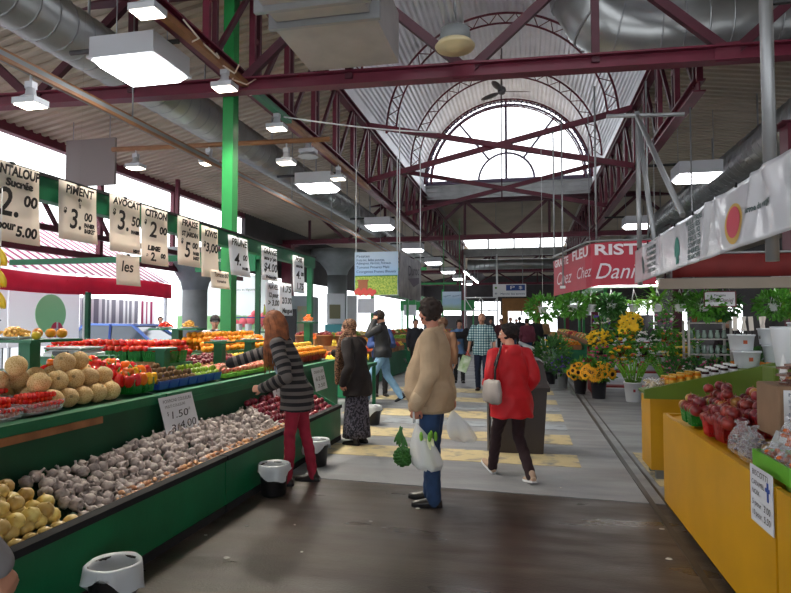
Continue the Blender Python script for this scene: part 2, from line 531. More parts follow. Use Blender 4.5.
# half-round window
def lunette(name, y, label):
    fm = mat('grey-violet window frame', rgb(112, 100, 124), 0.5, 0.2)
    root = bpy.data.objects.new(name, None); COL.objects.link(root); root.location = (VX, y, VZ+0.1)
    root['kind'] = 'structure'; root['label'] = label
    zb = VZ + 0.12; R = VR - 0.02
    arc = lambda r, n=48: [(VX - r*math.cos(PI*i/n), y, zb + r*math.sin(PI*i/n)) for i in range(n+1)]
    mb = MB(); mb.tube(arc(R-0.02), 0.1, 6); mb.tube(arc(R-0.22), 0.05, 6)
    for i in range(49):
        a = PI*i/48; mb.ball((VX-(R-0.12)*math.cos(a), y-0.06, zb+(R-0.12)*math.sin(a)), 0.045, 6, 4)
    mb.beam((VX-R, y, zb), (VX+R, y, zb), 0.12, 0.14)
    mb.build('frame', fm, root)
    mb = MB(); mb.tube(arc(1.12, 24), 0.05, 6); mb.beam((VX, y, zb), (VX, y, zb+R-0.1), 0.1, 0.09, (0,1,0))
    for sg in (-1, 1):
        a = math.radians(52)
        mb.beam((VX+sg*1.12*math.cos(a), y, zb+1.12*math.sin(a)), (VX+sg*(R-0.2)*math.cos(a), y, zb+(R-0.2)*math.sin(a)), 0.08, 0.07, (0,1,0))
    mb.build('mullion', fm, root)
    mb = MB(); n = 48; pts = arc(R-0.2)
    mb.add([(p[0], y+0.02, p[2]) for p in pts], [tuple(range(n+1))]); mb.build('pane', M['glass'], root)
lunette('window_1', 24.66, 'large bright half-round window at the end of the vault')
lunette('added_vault_window', 2.6, 'unseen half-round window added at the near end to light the vault')  # out of view, added so sky light reaches the vault from the near end

# ---- side and end walls
dk = mat('dark upper wall cladding', rgb(66, 62, 64), 0.8, 0, 0.1, 2)
struct('wall_left_upper', MB().box(-10.6, -10.45, 21.0, 62, 3.45, 6.0), dk)
mb = MB(); mb.box(11.9, 12.05, -7, 62, 2.55, 6.2); mb.box(11.9, 12.05, -7, 62, 0, 0.9)
for k in range(18): mb.box(11.88, 12.07, -7+k*4-0.12, -7+k*4+(0.12 if k % 3 == 2 else 4), 0.9, 2.55)
struct('wall_right', mb, dk)
struct('wall_back', MB().box(-10.5, 12, -7.2, -7.05, 3.0, 7.0), dk)
mb = MB()
mb.box(-10.5, 12, 62, 62.2, 3.6, 7.6); mb.box(-10.5, -3.2, 62, 62.2, 0, 2.2); mb.box(3.0, 12, 62, 62.2, 0, 2.2)
for k in range(12): mb.box(-10.5+k*2-0.08, -10.5+k*2+0.08, 62, 62.2, 2.2, 3.6)
struct('wall_end', mb, dk, 'far end wall of the market with a strip of windows')
tan = mat('tan door surround', rgb(150, 106, 58), 0.7, 0, 0.1, 3)
mb = MB(); mb.box(-2.4, 1.4, 61.7, 61.95, 2.6, 3.9); mb.box(-2.4, -1.8, 61.7, 61.95, 0, 2.6); mb.box(0.8, 1.4, 61.7, 61.95, 0, 2.6)
struct('door_1', mb, tan, 'tan framed doorway at the far end of the aisle')
# window panes at left under the deck (clerestory uprights)
mb = MB()
for k in range(9): mb.box(-10.62, -10.5, -6+k*3.2-0.06, -6+k*3.2+0.06, 3.2, 5.75)
mb.box(-10.62, -10.5, -7, 21, 4.5, 4.58); mb.box(-10.64, -10.46, -7, 21, 5.5, 5.8); mb.box(-10.62, -10.5, -7, 21, 3.1, 3.25)
struct('trim_12', mb, M['maroon'], 'maroon uprights and rails along the open left side of the hall')
mb = MB(); mb.box(-10.56, -10.54, -7, 21, 3.25, 5.5); struct('window_4', mb, M['glass'], 'high glazing along the left side of the hall')

# ================================================================== STEELWORK
def cross_truss(y, x0, x1, label, skew=0.055, zb=5.0, zt=6.5):
    Y = lambda x: y + skew*(x+0.75)
    r = thing('roof_truss', (VX, y, zb), label, 'truss')
    MB().ibeam((x0, Y(x0), zb), (x1, Y(x1), zb), 0.2, 0.2).build('bottom_chord', M['maroon'], r)
    MB().ibeam((x0, Y(x0), zt), (x1, Y(x1), zt), 0.2, 0.18).build('top_chord', M['dark_maroon'], r)
    n0 = math.ceil((x0-VX)/1.68); n1 = int((x1-VX)/1.68)
    for k in range(n0, n1+1):
        x = VX + k*1.68
        if k % 2: MB().beam((x, Y(x), zb), (x, Y(x), zt), 0.1, 0.1).build('vertical_post', M['dark_maroon'], r)
        else:
            MB().beam((x-0.06, Y(x)-0.05, zb-0.11), (x-0.06, Y(x)-0.05, zb+0.14), 0.3, 0.012, (0,1,0)).build('gusset_plate', M['maroon'], r)
        if k < n1:
            x2 = VX + (k+1)*1.68
            a, b = ((x, Y(x), zb), (x2, Y(x2), zt)) if k % 2 == 0 else ((x, Y(x), zt), (x2, Y(x2), zb))
            MB().beam(a, b, 0.09, 0.12).build('diagonal_brace', M['dark_maroon'], r)
    return r
cross_truss(8.15, -10.4, 11.8, 'nearest maroon roof truss spanning the hall above the aisle')
cross_truss(24.5, -10.4, 11.8, 'second maroon roof truss, below the half-round window', 0.0)
cross_truss(41, -10.4, 11.8, 'third maroon roof truss, deep in the hall beyond the half-round window', 0.0, 5.0, 6.0)
cross_truss(52, -10.4, 11.8, 'farthest maroon roof truss near the far end of the hall', 0.0, 4.8, 5.8)
def girder(x, y0, y1, label, pitch=1.36):
    r = thing('lattice_girder', (x, y0, 5.15), label, 'girder')
    MB().ibeam((x, y0, 5.15), (x, y1, 5.15), 0.18, 0.2).build('bottom_chord', M['maroon'], r)
    MB().ibeam((x, y0, 6.75), (x, y1, 6.75), 0.18, 0.18).build('top_chord', M['maroon'], r)
    n = int((y1-y0)/pitch)
    for k in range(n+1):
        y = y0 + k*pitch
        MB().beam((x, y, 5.2), (x, y, 6.7), 0.09, 0.07).build('vertical_post', M['maroon'], r)
        MB().beam((x, y+0.22, 5.2), (x, y+0.22, 6.7), 0.07, 0.06).build('vertical_post', M['dark_maroon'], r)
        if k < n:
            MB().beam((x, y+0.25, 5.22), (x, y+pitch-0.03, 6.7), 0.06, 0.07).build('diagonal_brace', M['dark_maroon'], r)
            MB().beam((x-0.02, y+0.02, 5.95), (x-0.02, y+0.2, 5.95), 0.06, 0.08).build('batten', M['maroon'], r)
girder(-4.1, 3.0, 41, 'maroon lattice girder along the left edge of the vault')
girder(2.6, 9.75, 41, 'maroon lattice girder along the right edge of the vault')
for (y, lab) in ((15.0, 'nearer maroon crossed bracing under the vault, in front of the half-round window'), (20.0, 'farther maroon crossed bracing just below the half-round window')):
    r = thing('cross_brace', (VX, y, 5.2), lab, 'bracing')
    MB().beam((-4.05, y, 6.7), (2.55, y, 5.25), 0.1, 0.13).build('brace_bar', M['maroon'], r)
    MB().beam((-4.05, y+0.12, 5.25), (2.55, y+0.12, 6.7), 0.1, 0.13).build('brace_bar', M['maroon'], r)
# vault ribs
rib = None
for i, y in enumerate((5.6, 9.5, 13.4, 17.3, 21.2, 24.2)):
    lab = ['nearest lattice arch rib of the vault, above the box duct', 'lattice arch rib of the vault above the nearest roof truss', 'third lattice arch rib of the vault', 'lattice arch rib of the vault nearer than the ceiling fan', 'lattice arch rib of the vault just behind the ceiling fan', 'lattice arch rib hugging the half-round window'][i]
    if rib is None:
        rib = thing('arch_rib', (VX, y, VZ), lab, 'arch', 'arch ribs of the vault')
        arc = lambda r_, n=40: [(VX-r_*math.cos(PI*i/n), y, VZ+r_*math.sin(PI*i/n)) for i in range(n+1)]
        MB().tube(arc(VR-0.06), 0.035, 6).build('outer_arc', M['maroon'], rib)
        MB().tube(arc(VR-0.36), 0.03, 6).build('inner_arc', M['maroon'], rib)
        mb = MB(); a = arc(VR-0.06); b = arc(VR-0.36)
        for k in range(40):
            mb.tube([a[k], b[k+1]] if k % 2 == 0 else [b[k], a[k+1]], 0.014, 5)
        mb.build('lattice_web', M['maroon'], rib)
    else:
        dup(rib, (VX, y, VZ), label=lab)
# columns
def column(name, x, y, z1, m, label, w=0.22):
    r = thing(name, (x, y, 0), label, 'column')
    MB().box(x-w/2, x+w/2, y-w/2, y+w/2, 0.02, z1).build('shaft', m, r)
    MB().box(x-w, x+w, y-w, y+w, 0, 0.02).build('base_plate', m, r)
    MB().box(x-w*0.9, x+w*0.9, y-w*0.9, y+w*0.9, z1, z1+0.02).build('cap_plate', m, r)
column('steel_column', -4.33, 8.19, 6.5, M['bright_green'], 'green steel column rising through the price sign beam', 0.17)
column('steel_column', -10.1, 24.4, 4.86, M['maroon'], 'maroon steel column behind the price signs at the left', 0.42)
column('steel_column', 2.6, 24.5, 4.86, M['maroon'], 'maroon steel column right of the aisle beyond the flower stall', 0.26)
column('steel_column', 4.45, 11.2, 4.86, M['maroon'], 'maroon column standing among the hanging plants at right', 0.34)
column('steel_column', 5.0, 22.0, 4.86, M['dark_maroon'], 'dark red column behind the yellow flowers', 0.3)
column('steel_column', -4.1, 40.9, 4.86, M['maroon'], 'maroon column far down the left side of the aisle', 0.26)
column('steel_column', 2.6, 40.9, 4.86, M['maroon'], 'maroon column far down the right side of the aisle', 0.26)
def conc_column(x, y, label, r0=0.38, zt=3.55):
    r = thing('concrete_column', (x, y, 0), label, 'column')
    MB().lathe([(r0, 0), (r0, zt-1.0)], (x, y, 0), 20).build('shaft', M['concrete'], r)
    MB().lathe([(r0, zt-1.0), (r0*1.15, zt-0.75), (r0*1.8, zt-0.35), (r0*3.0, zt), (r0*3.0, zt+0.25)], (x, y, 0), 20).build('flared_head', M['concrete'], r)
conc_column(-10.25, 17.2, 'pale concrete column left of the price signs, beside the striped awning')
conc_column(-9.4, 29.2, 'grey concrete column with flared head left of the potato poster', 0.5, 4.9)
# ================================================================== LAMPS, DUCTS, FAN
HB = mat('white lamp housing', rgb(190, 192, 198), 0.5, 0.1)
def highbay(x, y, label, z=4.55, first=[None]):
    if first[0] is None:
        r = thing('ceiling_lamp', (x, y, z), label, 'lamp', 'square ceiling lamps over the aisles')
        mb = MB(); mb.box(x-0.42, x+0.42, y-0.38, y+0.38, z+0.1, z+0.34); mb.box(x-0.44, x+0.44, y-0.4, y+0.4, z+0.08, z+0.11)
        mb.build('housing', HB, r)
        mb = MB(); q = lambda a, b, zz: [(x-a, y-b, zz), (x+a, y-b, zz), (x+a, y+b, zz), (x-a, y+b, zz)]
        mb.loft([q(0.33, 0.3, z), q(0.4, 0.36, z+0.08)], smooth=False); mb.build('diffuser', M['lamp'], r)
        for dx in (-0.35, 0.35): MB().tube([(x+dx, y, z+0.34), (x+dx, y, z+1.5)], 0.008, 6).build('hanger_wire', M['steel'], r)
        mb = MB(); mb.tube([(x-1.0, y, z+0.37), (x+0.5, y, z+0.37)], 0.03, 8); mb.build('support_pipe', M['black'], r)
        first[0] = r; return r
    return dup(first[0], (x, y, z), label=label)
for (x, y, lab) in [(-4.55, 6.35, 'largest and nearest square ceiling lamp, at upper left'), (-4.62, 12.9, 'square ceiling lamp hanging left of the crossed bracing, second along the left row'),
                    (-4.62, 18.8, 'square ceiling lamp above the potato poster, third along the left row'), (-4.72, 25.2, 'square ceiling lamp fourth along the left row, behind the grey hanging banner'),
                    (-4.72, 31.0, 'square ceiling lamp fifth along the left row'), (-4.72, 37.0, 'square ceiling lamp sixth along the left row'), (-4.72, 43.0, 'square ceiling lamp seventh along the left row'), (-4.72, 49.0, 'square ceiling lamp last along the left row'),
                    (3.55, 13.7, 'square ceiling lamp second along the right row, just above the white banner'), (3.5, 20.3, 'square ceiling lamp third along the right row, above the red florist banner'),
                    (3.5, 27, 'square ceiling lamp fourth along the right row, behind the red florist banner'), (3.5, 34, 'square ceiling lamp last along the right row, deep in the hall'), (3.55, 6.9, 'square ceiling lamp first along the right row, high over the yellow counter')]:
    highbay(x, y, lab)
# long fluorescent tubes far down the aisle
ft = None
for (x, y, lab) in [(-2.9, 30.0, 'nearest of the slim fluorescent tubes far down the left of the aisle'), (-2.9, 33.5, 'second slim fluorescent tube far down the left of the aisle'), (-2.9, 36.0, 'third slim fluorescent tube far down the left of the aisle'), (-2.0, 44, 'farthest slim fluorescent tube far down the aisle')]:
    if ft is None:
        ft = thing('tube_lamp', (x, y, 3.9), lab, 'lamp', 'slim tube lamps down the aisle')
        MB().box(x-0.08, x+0.08, y-1.2, y+1.2, 3.97, 4.05).build('batten', HB, ft)
        MB().tube([(x, y-1.18, 3.94), (x, y+1.18, 3.94)], 0.03, 8).build('tube', M['tube'], ft)
        mb = MB(); mb.tube([(x, y-1, 4.05), (x, y-1, 5.0)], 0.008, 5); mb.tube([(x, y+1, 4.05), (x, y+1, 5.0)], 0.008, 5); mb.build('hanger_wire', M['steel'], ft)
    else: dup(ft, (x, y, 3.9), label=lab)
# small floodlights
def flood(x, y, z, label, lit=True, first={}):
    k = lit
    if k not in first:
        r = thing('floodlight', (x, y, z), label, 'lamp', 'small floodlights on the rails' if lit else None)
        mb = MB(); mb.lathe([(0.05, 0.2), (0.06, 0.12), (0.11, 0.08), (0.13, 0.06)], (x, y, z), 12); mb.box(x-0.15, x+0.15, y-0.11, y+0.11, z+0.0, z+0.07)
        mb.build('housing', HB, r)
        if lit: MB().box(x-0.135, x+0.135, y-0.095, y+0.095, z-0.012, z).build('lens', M['halo'], r)
        else: MB().lathe([(0.05, 0.06), (0.19, -0.06), (0.195, -0.07)], (x, y, z), 16).build('shade', M['galv'], r)
        mb = MB(); mb.box(x-0.05, x+0.05, y-0.04, y+0.04, z+0.19, z+0.27); mb.tube([(x, y, z+0.25), (x, y, z+0.36)], 0.015, 6); mb.build('bracket', HB, r)
        first[k] = r; return r
    return dup(first[k], (x, y, z), label=label)
flood(-3.98, 7.35, 4.72, 'lit floodlight just left of the green column top')
flood(-3.98, 9.1, 4.72, 'lit floodlight right of the green column, on the girder rail')
flood(-3.98, 12.4, 4.66, 'lit floodlight farthest along the girder rail, above the second square lamp')
flood(-3.98, 10.55, 4.72, 'unlit metal bell shaped lamp on the girder rail', False)
flood(-5.5, 5.7, 4.02, 'lit floodlight at the upper left edge, on the long tray')
flood(-3.7, 5.25, 4.66, 'lit floodlight at the top edge left of the box duct')
flood(-7.1, 9.8, 4.42, 'leftmost floodlight on the cross pipe behind the price signs')
flood(-5.6, 9.8, 4.42, 'middle floodlight on the cross pipe, left of the green column')
flood(-4.1, 9.8, 4.34, 'right floodlight on the cross pipe, right of the green column')
ob = mat('ochre painted rail', rgb(140, 96, 62), 0.6, 0, 0.2, 4)
mb = MB(); mb.tube([(-7.6, 9.8, 4.8), (-3.3, 9.8, 4.72)], 0.045, 8); tag(mb.build('cross_pipe', ob), 'ochre pipe carrying three small floodlights across behind the green column', 'pipe')
r = thing('cable_tray', (-5.5, 12, 4.4), 'long grey cable tray running above the price signs', 'cable tray')
mb = MB(); mb.beam((-5.5, 3.5, 4.42), (-5.5, 26, 4.42), 0.14, 0.06); mb.build('tray', M['concrete'], r)
mb = MB(); mb.beam((-5.58, 3.5, 4.5), (-5.58, 26, 4.5), 0.03, 0.1); mb.beam((-5.42, 3.5, 4.36), (-5.42, 26, 4.36), 0.04, 0.04); mb.build('side_rail', ob, r)
for k in range(8): MB().tube([(-5.5, 4.5+k*3, 4.45), (-5.5, 4.5+k*3, 6.3)], 0.012, 5).build('drop_rod', M['steel'], r)
r = thing('lighting_rail', (-3.98, 9, 5.02), 'ochre and green lighting rail fixed under the left girder', 'rail')
MB().beam((-3.98, 4, 5.02), (-3.98, 8, 5.02), 0.1, 0.08).build('wooden_length', ob, r)
MB().beam((-3.98, 8, 5.02), (-3.98, 9.6, 5.02), 0.11, 0.09).build('green_length', M['green'], r)
MB().beam((-3.98, 9.6, 5.02), (-3.98, 15, 5.02), 0.1, 0.08).build('wooden_length', ob, r)
random.seed(3)
mb = MB(); p0 = V((-3.9, 6.2, 5.0))
pts = [p0 + V((0.12*math.sin(k*1.9), 0.16*k, 0.1*math.cos(k*2.3))) for k in range(14)]
mb.tube(pts, 0.012, 5); tag(mb.build('cable', M['paper']), 'tangled pale cable dangling by the lighting rail', 'cable')
pts = [(-3.9 + 6.4*t, 9.2, 4.95 - 0.35*math.sin(PI*t) - 0.25*t) for t in [i/20 for i in range(9)]]
tag(MB().tube(pts, 0.012, 5).build('cable', M['white']), 'pale cable sagging across the aisle from the lighting rail', 'cable')

def spiral(mb, pts, r, pitch=0.24):
    """seams of a spiral duct"""
    pts = [V(p) for p in pts]
    for a, b in zip(pts[:-1], pts[1:]):
        L = (b-a).length; d = (b-a).normalized(); x = d.orthogonal().normalized(); y = d.cross(x)
        for k in range(int(L/pitch)):
            c = a + d*(k+0.5)*pitch
            mb.tube([c + (x*math.cos(t*PI/8)+y*math.sin(t*PI/8))*(r+0.004) + d*0.03*math.sin(t*PI/8) for t in range(16)], 0.014, 4, closed=True, cap=False)
def duct(label, pts, r, pitch=0.3):
    root = thing('ventilation_duct', pts[0], label, 'duct')
    MB().tube(pts, r, 24).build('pipe', M['duct'], root)
    mb = MB(); spiral(mb, pts if len(pts) < 4 else [pts[-2], pts[-1]], r, pitch)
    if len(pts) > 3:
        for p, q in zip(pts[:-2], pts[1:-1]):
            p = V(p); q = V(q); d = (q-p).normalized(); x = d.orthogonal().normalized(); y = d.cross(x)
            mb.tube([p + (x*math.cos(t*PI/8)+y*math.sin(t*PI/8))*(r+0.005) for t in range(16)], 0.016, 4, closed=True, cap=False)
    mb.build('seam', M['steel'], root)
    mb = MB()
    ctr = [V(p) for p in pts[-2:]]; L = (ctr[1]-ctr[0]).length; n = max(2, int(L/3))
    for k in range(n):
        c = ctr[0].lerp(ctr[1], (k+0.5)/n)
        mb.tube([c + V((0, 0, r)), c + V((0, 0, r+0.9))], 0.02, 5)
    mb.build('strap', M['steel'], root)
duct('long round duct running down the upper left of the hall', [(-6.0, 2.5, 5.45), (-6.0, 40, 5.45)], 0.36)
duct('long round duct running down the right of the hall', [(4.95, 9.4, 5.25), (4.95, 45, 5.25)], 0.42)
el = [(0.75 + 0.95*(1-math.cos(a)), 9.1, 6.9 - 1.2*math.sin(a)) for a in [0, PI/8, PI/4, 3*PI/8, PI/2]]
duct('big elbow duct crossing the top right corner', el + [(6.4, 9.1, 5.7)], 0.46)
duct('small silver duct crossing the hall far down the aisle', [(-3.6, 38, 5.15), (2.3, 38, 5.15)], 0.32)
r = thing('box_duct', (-2.28, 5.7, 5.02), 'grey rectangular sheet metal duct box at the top of the view', 'duct')
gb = mat('dull grey sheet metal', rgb(168, 164, 162), 0.55, 0.3, 0.1, 2)
MB().box(-2.92, -1.66, 6.6, 7.82, 5.06, 5.75).build('front_section', gb, r)
MB().box(-2.86, -1.72, 3.4, 6.5, 5.1, 5.75).build('rear_section', gb, r)
for y in (6.55, 6.15): MB().box(-2.97, -1.61, y-0.03, y+0.03, 5.03, 5.78).build('flange', M['steel'], r)
mb = MB()
for x in (-2.8, -1.8): mb.tube([(x, 7.2, 5.75), (x, 7.2, 6.8)], 0.012, 5); mb.tube([(x, 4.2, 5.75), (x, 4.2, 6.8)], 0.012, 5)
mb.build('hanger_rod', M['steel'], r)
r = thing('ceiling_diffuser', (-0.87, 7.55, 5.1), 'round cream ceiling disc on a grey drum under the nearest truss', 'ceiling disc')
cream = mat('cream enamel', rgb(206, 190, 150), 0.5)
MB().lathe([(0.05, 0.0), (0.12, 0.01), (0.13, 0.03), (0.24, 0.02), (0.26, 0.05), (0.22, 0.1)], (-0.87, 7.6, 5.06), 28).build('disc', cream, r)
MB().lathe([(0.2, 0), (0.19, 0.18)], (-0.87, 7.6, 5.15), 20).build('drum', M['concrete'], r)
mb = MB()
for x in (-0.98, -0.88, -0.78): mb.tube([(x, 2.6, 5.42), (x, 7.7, 5.42)], 0.028, 8)
mb.build('conduit', M['white'], r)
mb = MB(); mb.tube([(-0.87, 7.6, 5.33), (-0.87, 7.6, 6.8)], 0.02, 6); mb.build('drop_rod', M['steel'], r)
r = thing('ceiling_fan', (-0.72, 19.6, 9.05), 'three bladed ceiling fan in front of the half-round window', 'fan')
fm = mat('grey-brown fan blade', rgb(112, 106, 108), 0.4)
MB().lathe([(0.03, 0.2), (0.12, 0.14), (0.14, 0.04), (0.1, -0.06), (0.02, -0.1)], (-0.72, 19.6, 9.05), 16).build('motor', fm, r)
for a in (0.25, 2.4, 4.45):
    rot = Matrix.Rotation(a, 3, 'Z') @ Matrix.Rotation(0.3, 3, 'X')
    mb = MB(); mb.ball(V((-0.72, 19.6, 9.07)) + rot @ V((0.55, 0, 0)), (0.42, 0.11, 0.02), 16, 6, rot); mb.cbox(V((-0.72, 19.6, 9.07)) + rot @ V((0.16, 0, 0)), (0.22, 0.04, 0.02), rot)
    mb.build('blade', fm, r)
MB().tube([(-0.72, 19.6, 9.15), (-0.72, 19.6, 10.5)], 0.025, 6).build('down_rod', fm, r)
tag(MB().tube([(-0.76, 20.1, 10.5), (-0.76, 20.1, 5.6)], 0.02, 6).build('conduit_drop', M['dark_maroon']), 'thin dark pipe dropping in front of the half-round window', 'pipe')
r = thing('notice_board', (-8.2, 12.2, 4.0), 'plain grey panel hung high at the left among the truss bars', 'panel')
gp = mat('plain grey board', rgb(132, 122, 122), 0.8)
MB().cbox((-9.05, 11.0, 4.95), (1.2, 0.06, 1.0)).build('board', gp, r)
mb = MB(); mb.tube([(-9.5, 11.0, 5.4), (-9.5, 11.0, 5.85)], 0.012, 5); mb.tube([(-8.6, 11.0, 5.4), (-8.6, 11.0, 6.0)], 0.012, 5); mb.build('hanger_wire', M['steel'], r)
# girder-like lattice beyond the sign beam at left
r = thing('eaves_girder', (-9.9, 8, 4.0), 'dark lattice girder along the left eaves behind the price signs', 'girder')
MB().beam((-9.9, 1, 3.55), (-9.9, 21, 3.55), 0.1, 0.12).build('bottom_chord', M['dark_maroon'], r)
MB().beam((-9.9, 1, 4.6), (-9.9, 21, 4.6), 0.1, 0.12).build('top_chord', M['maroon'], r)
for k in range(12):
    y = 1.2 + k*1.65
    MB().beam((-9.9, y, 3.6), (-9.9, y+0.8, 4.55), 0.07, 0.07).build('diagonal_brace', M['maroon'], r)
    MB().beam((-9.9, y+0.85, 4.55), (-9.9, y+1.6, 3.6), 0.07, 0.07).build('diagonal_brace', M['dark_maroon'], r)
for k in range(3):
    y = 3.0 + k*6.3
    MB().beam((-9.9, y, 4.6), (-9.9, y, 5.7), 0.1, 0.1).build('hanger_post', M['maroon'], r)

# ================================================================== PRICE SIGNS
GB = thing('sign_beam', (-4.15, 7.2, 2.72), 'green beam carrying the row of handwritten price signs', 'beam')
MB().box(-4.22, -4.1, 1.5, 11.3, 2.62, 2.82).build('beam_length', M['green'], GB)
MB().box(-4.24, -4.08, 1.5, 11.3, 2.82, 2.85).build('cap_strip', M['rubber'], GB)
MB().box(-4.75, -4.65, 2.55, 2.65, 0, 2.7).build('post', M['green'], GB); MB().box(-4.7, -4.2, 2.57, 2.63, 2.64, 2.7).build('bracket', M['green'], GB)
MB().box(-4.22, -4.12, 11.15, 11.25, 0, 2.62).build('post', M['green'], GB)
def sign(y0, y1, zt, zb, lines, label, m='paper', x=-4.07, tilt=0.0, curl=0.02):
    r = thing('price_sign', (x, (y0+y1)/2, zb), label, 'sign', None)
    W = y1-y0; H = zt-zb
    g = []
    for i in range(7):
        v = i/6; row = []
        for j in range(7):
            u = j/6
            row.append((x + curl*(v**2)*(0.6+0.8*u) + 0.006*math.sin(u*6), y0+W*u + tilt*v*H, zt - H*v))
        g.append(row)
    mb = MB(); mb.sheet(g, True, 0.002); mb.build('sheet', M[m], r)
    yc = (y0+y1)/2
    for (t, fx, fy, sz, wd) in lines:
        v = fy
        text(r, t, sz*H, (x + curl*(v**2)*1.0 + 0.014, yc + fx*W + tilt*v*H, zt - H*v), (0, 1, 0), (0, 0, 1), M['ink'], shear=0.12, width=wd*W if wd else None, bold=0.004*H/0.5)
    mb = MB(); mb.cbox((x+0.0, yc, zt+0.005), (0.02, 0.04, 0.02)); mb.build('clip', M['black'], r)
    return r
sign(3.78, 4.33, 2.84, 2.2, [('CANTALOUP', 0, .1, .17, .95), ('Sucrée', .1, .25, .13, .5), ('2.', -.1, .52, .5, .38), ('00', .3, .45, .2, .26), ('3 pour', -.2, .8, .15, .45), ('5.00', .22, .86, .18, .4)], 'cream melon price sign reading cantaloup 2.00, leftmost on the beam')
sign(4.55, 5.03, 2.83, 2.3, [('PIMENT', 0, .13, .2, .75), ('de', 0, .27, .08, None), ('Québec', 0, .37, .12, .45), ('$', -.38, .5, .12, None), ('3.', -.12, .64, .48, .3), ('00', .22, .55, .2, .22), ('PANIER', .25, .7, .1, .3), ('BASKET', .25, .8, .1, .3)], 'cream pepper price sign reading piment 3.00')
sign(5.22, 5.7, 2.84, 2.27, [('AVOCAT', 0, .1, .17, .9), ('$', -.4, .3, .14, None), ('3.', -.12, .44, .5, .36), ('50', .3, .4, .24, .3), ('PANIER', .28, .6, .08, .3), ('NEXT', .3, .95, .07, None)], 'cream avocado price sign reading avocat 3.50')
sign(5.73, 6.21, 2.83, 2.19, [('CITRON', 0, .12, .17, .85), ('$', -.4, .28, .1, None), ('2', -.12, .4, .38, .28), ('00', .27, .38, .18, .3), ('LIME', -.1, .72, .11, .5), ('$', -.36, .86, .08, None), ('2.', -.12, .87, .2, .22), ('00', .25, .83, .11, .2)], 'cream citrus price sign reading citron 2.00 and lime 2.00')
sign(6.42, 6.91, 2.83, 2.24, [('FRAISE', 0, .12, .18, .75), ('du', 0, .23, .07, None), ('ST JARDIN', 0, .34, .13, .75), ('$', -.36, .5, .14, None), ('5', -.14, .68, .45, .26), ('00', .22, .56, .17, .25), ('PANIER', .26, .72, .09, .3), ('BASKET', .26, .82, .09, .3)], 'cream strawberry price sign reading fraise 5.00')
sign(6.96, 7.38, 2.8, 2.14, [('KIWIS', 0, .14, .17, .75), ('$', -.38, .36, .14, None), ('3,00', .05, .42, .24, .75)], 'cream kiwi price sign reading kiwis 3,00')
sign(5.4, 5.78, 2.26, 1.94, [('les', -.1, .4, .5, .5)], 'small blank-looking cream sheet hanging below the avocado sign', x=-4.12)
sign(7.12, 7.6, 2.24, 2.0, [('Tomates', -.1, .25, .35, .55), ('80', .3, .25, .4, .2), ('romaine', 0, .6, .22, .5)], 'small cream tomato sheet hanging below the kiwi sign', x=-4.02)
sign(7.66, 8.25, 2.78, 2.22, [('PRUNE', 0, .16, .24, .8), ('4.', -.15, .6, .44, .34), ('00', .25, .52, .2, .24), ('PANIER', .2, .8, .09, .34)], 'white plum price sign reading prune 4.00, just right of the green column', 'white_sign', tilt=0.15)
sign(8.75, 9.35, 2.76, 2.22, [('ORANGE', 0, .14, .22, .85), ('sans pépin', 0, .34, .15, .8), ('$4.00', 0, .62, .34, .85), ('Valencia', 0, .9, .14, .7)], 'white orange price sign reading 4.00 under the maroon column', 'white_sign')
sign(8.95, 9.5, 2.2, 1.68, [('NAVEL', 0, .15, .2, .7), ('12 pour', 0, .4, .2, .7), ('> 3.00', 0, .65, .25, .8), ('lb', 0, .88, .15, None)], 'white lower price sheet just below the orange sign', 'white_sign', x=-4.09)
sign(9.42, 9.95, 2.22, 1.66, [('1.75', 0, .2, .28, .7), ('2/3.00', 0, .55, .26, .8), ('Mangue', 0, .85, .2, .8)], 'white lower price sheet above the head of the striped cardigan shopper', 'white_sign', x=-4.05)
sign(10.05, 10.6, 2.75, 2.08, [('POIS', -.05, .1, .15, .6), ('sucrés', 0, .27, .11, .6), ('4.', -.1, .52, .3, .4), ('00', .25, .48, .14, .25), ('1.75', 0, .83, .24, .6)], 'white pea price sign, rightmost on the beam', 'white_sign')

# ================================================================== HANGING BOARDS AND BANNERS
def mural_mat(name, c_sky, c_mid, c_low, zs, sc):
    m = bpy.data.materials.new(name); m.use_nodes = True; nt = m.node_tree; b = nt.nodes['Principled BSDF']; b.inputs['Roughness'].default_value = 0.5
    tc = nt.nodes.new('ShaderNodeTexCoord'); sp = nt.nodes.new('ShaderNodeSeparateXYZ'); nt.links.new(tc.outputs['Object'], sp.inputs[0])
    n = nt.nodes.new('ShaderNodeTexNoise'); n.inputs['Scale'].default_value = sc; n.inputs['Detail'].default_value = 3; nt.links.new(tc.outputs['Object'], n.inputs['Vector'])
    ad = nt.nodes.new('ShaderNodeMath'); ad.operation = 'MULTIPLY_ADD'; ad.inputs[1].default_value = 0.18; nt.links.new(n.outputs['Fac'], ad.inputs[0]); nt.links.new(sp.outputs['Z'], ad.inputs[2])
    r = nt.nodes.new('ShaderNodeValToRGB'); el = r.color_ramp.elements
    el[0].position = zs[0]; el[0].color = c_low; el[1].position = zs[1]; el[1].color = c_mid
    e = el.new(zs[2]); e.color = c_mid; e = el.new(zs[3]); e.color = c_sky
    nt.links.new(ad.outputs[0], r.inputs['Fac']); nt.links.new(r.outputs['Color'], b.inputs['Base Color'])
    return m
PP = thing('potato_poster', (-3.02, 12, 2.1), 'hanging vegetable poster with blue sky, field and listed produce', 'poster')
MB().box(-3.48, -2.56, 11.98, 12.02, 2.1, 3.0).build('board', mural_mat('printed sky', rgb(186, 208, 232), rgb(140, 180, 224), rgb(214, 226, 238), (0.1, 0.35, 0.5, 0.9), 6), PP)
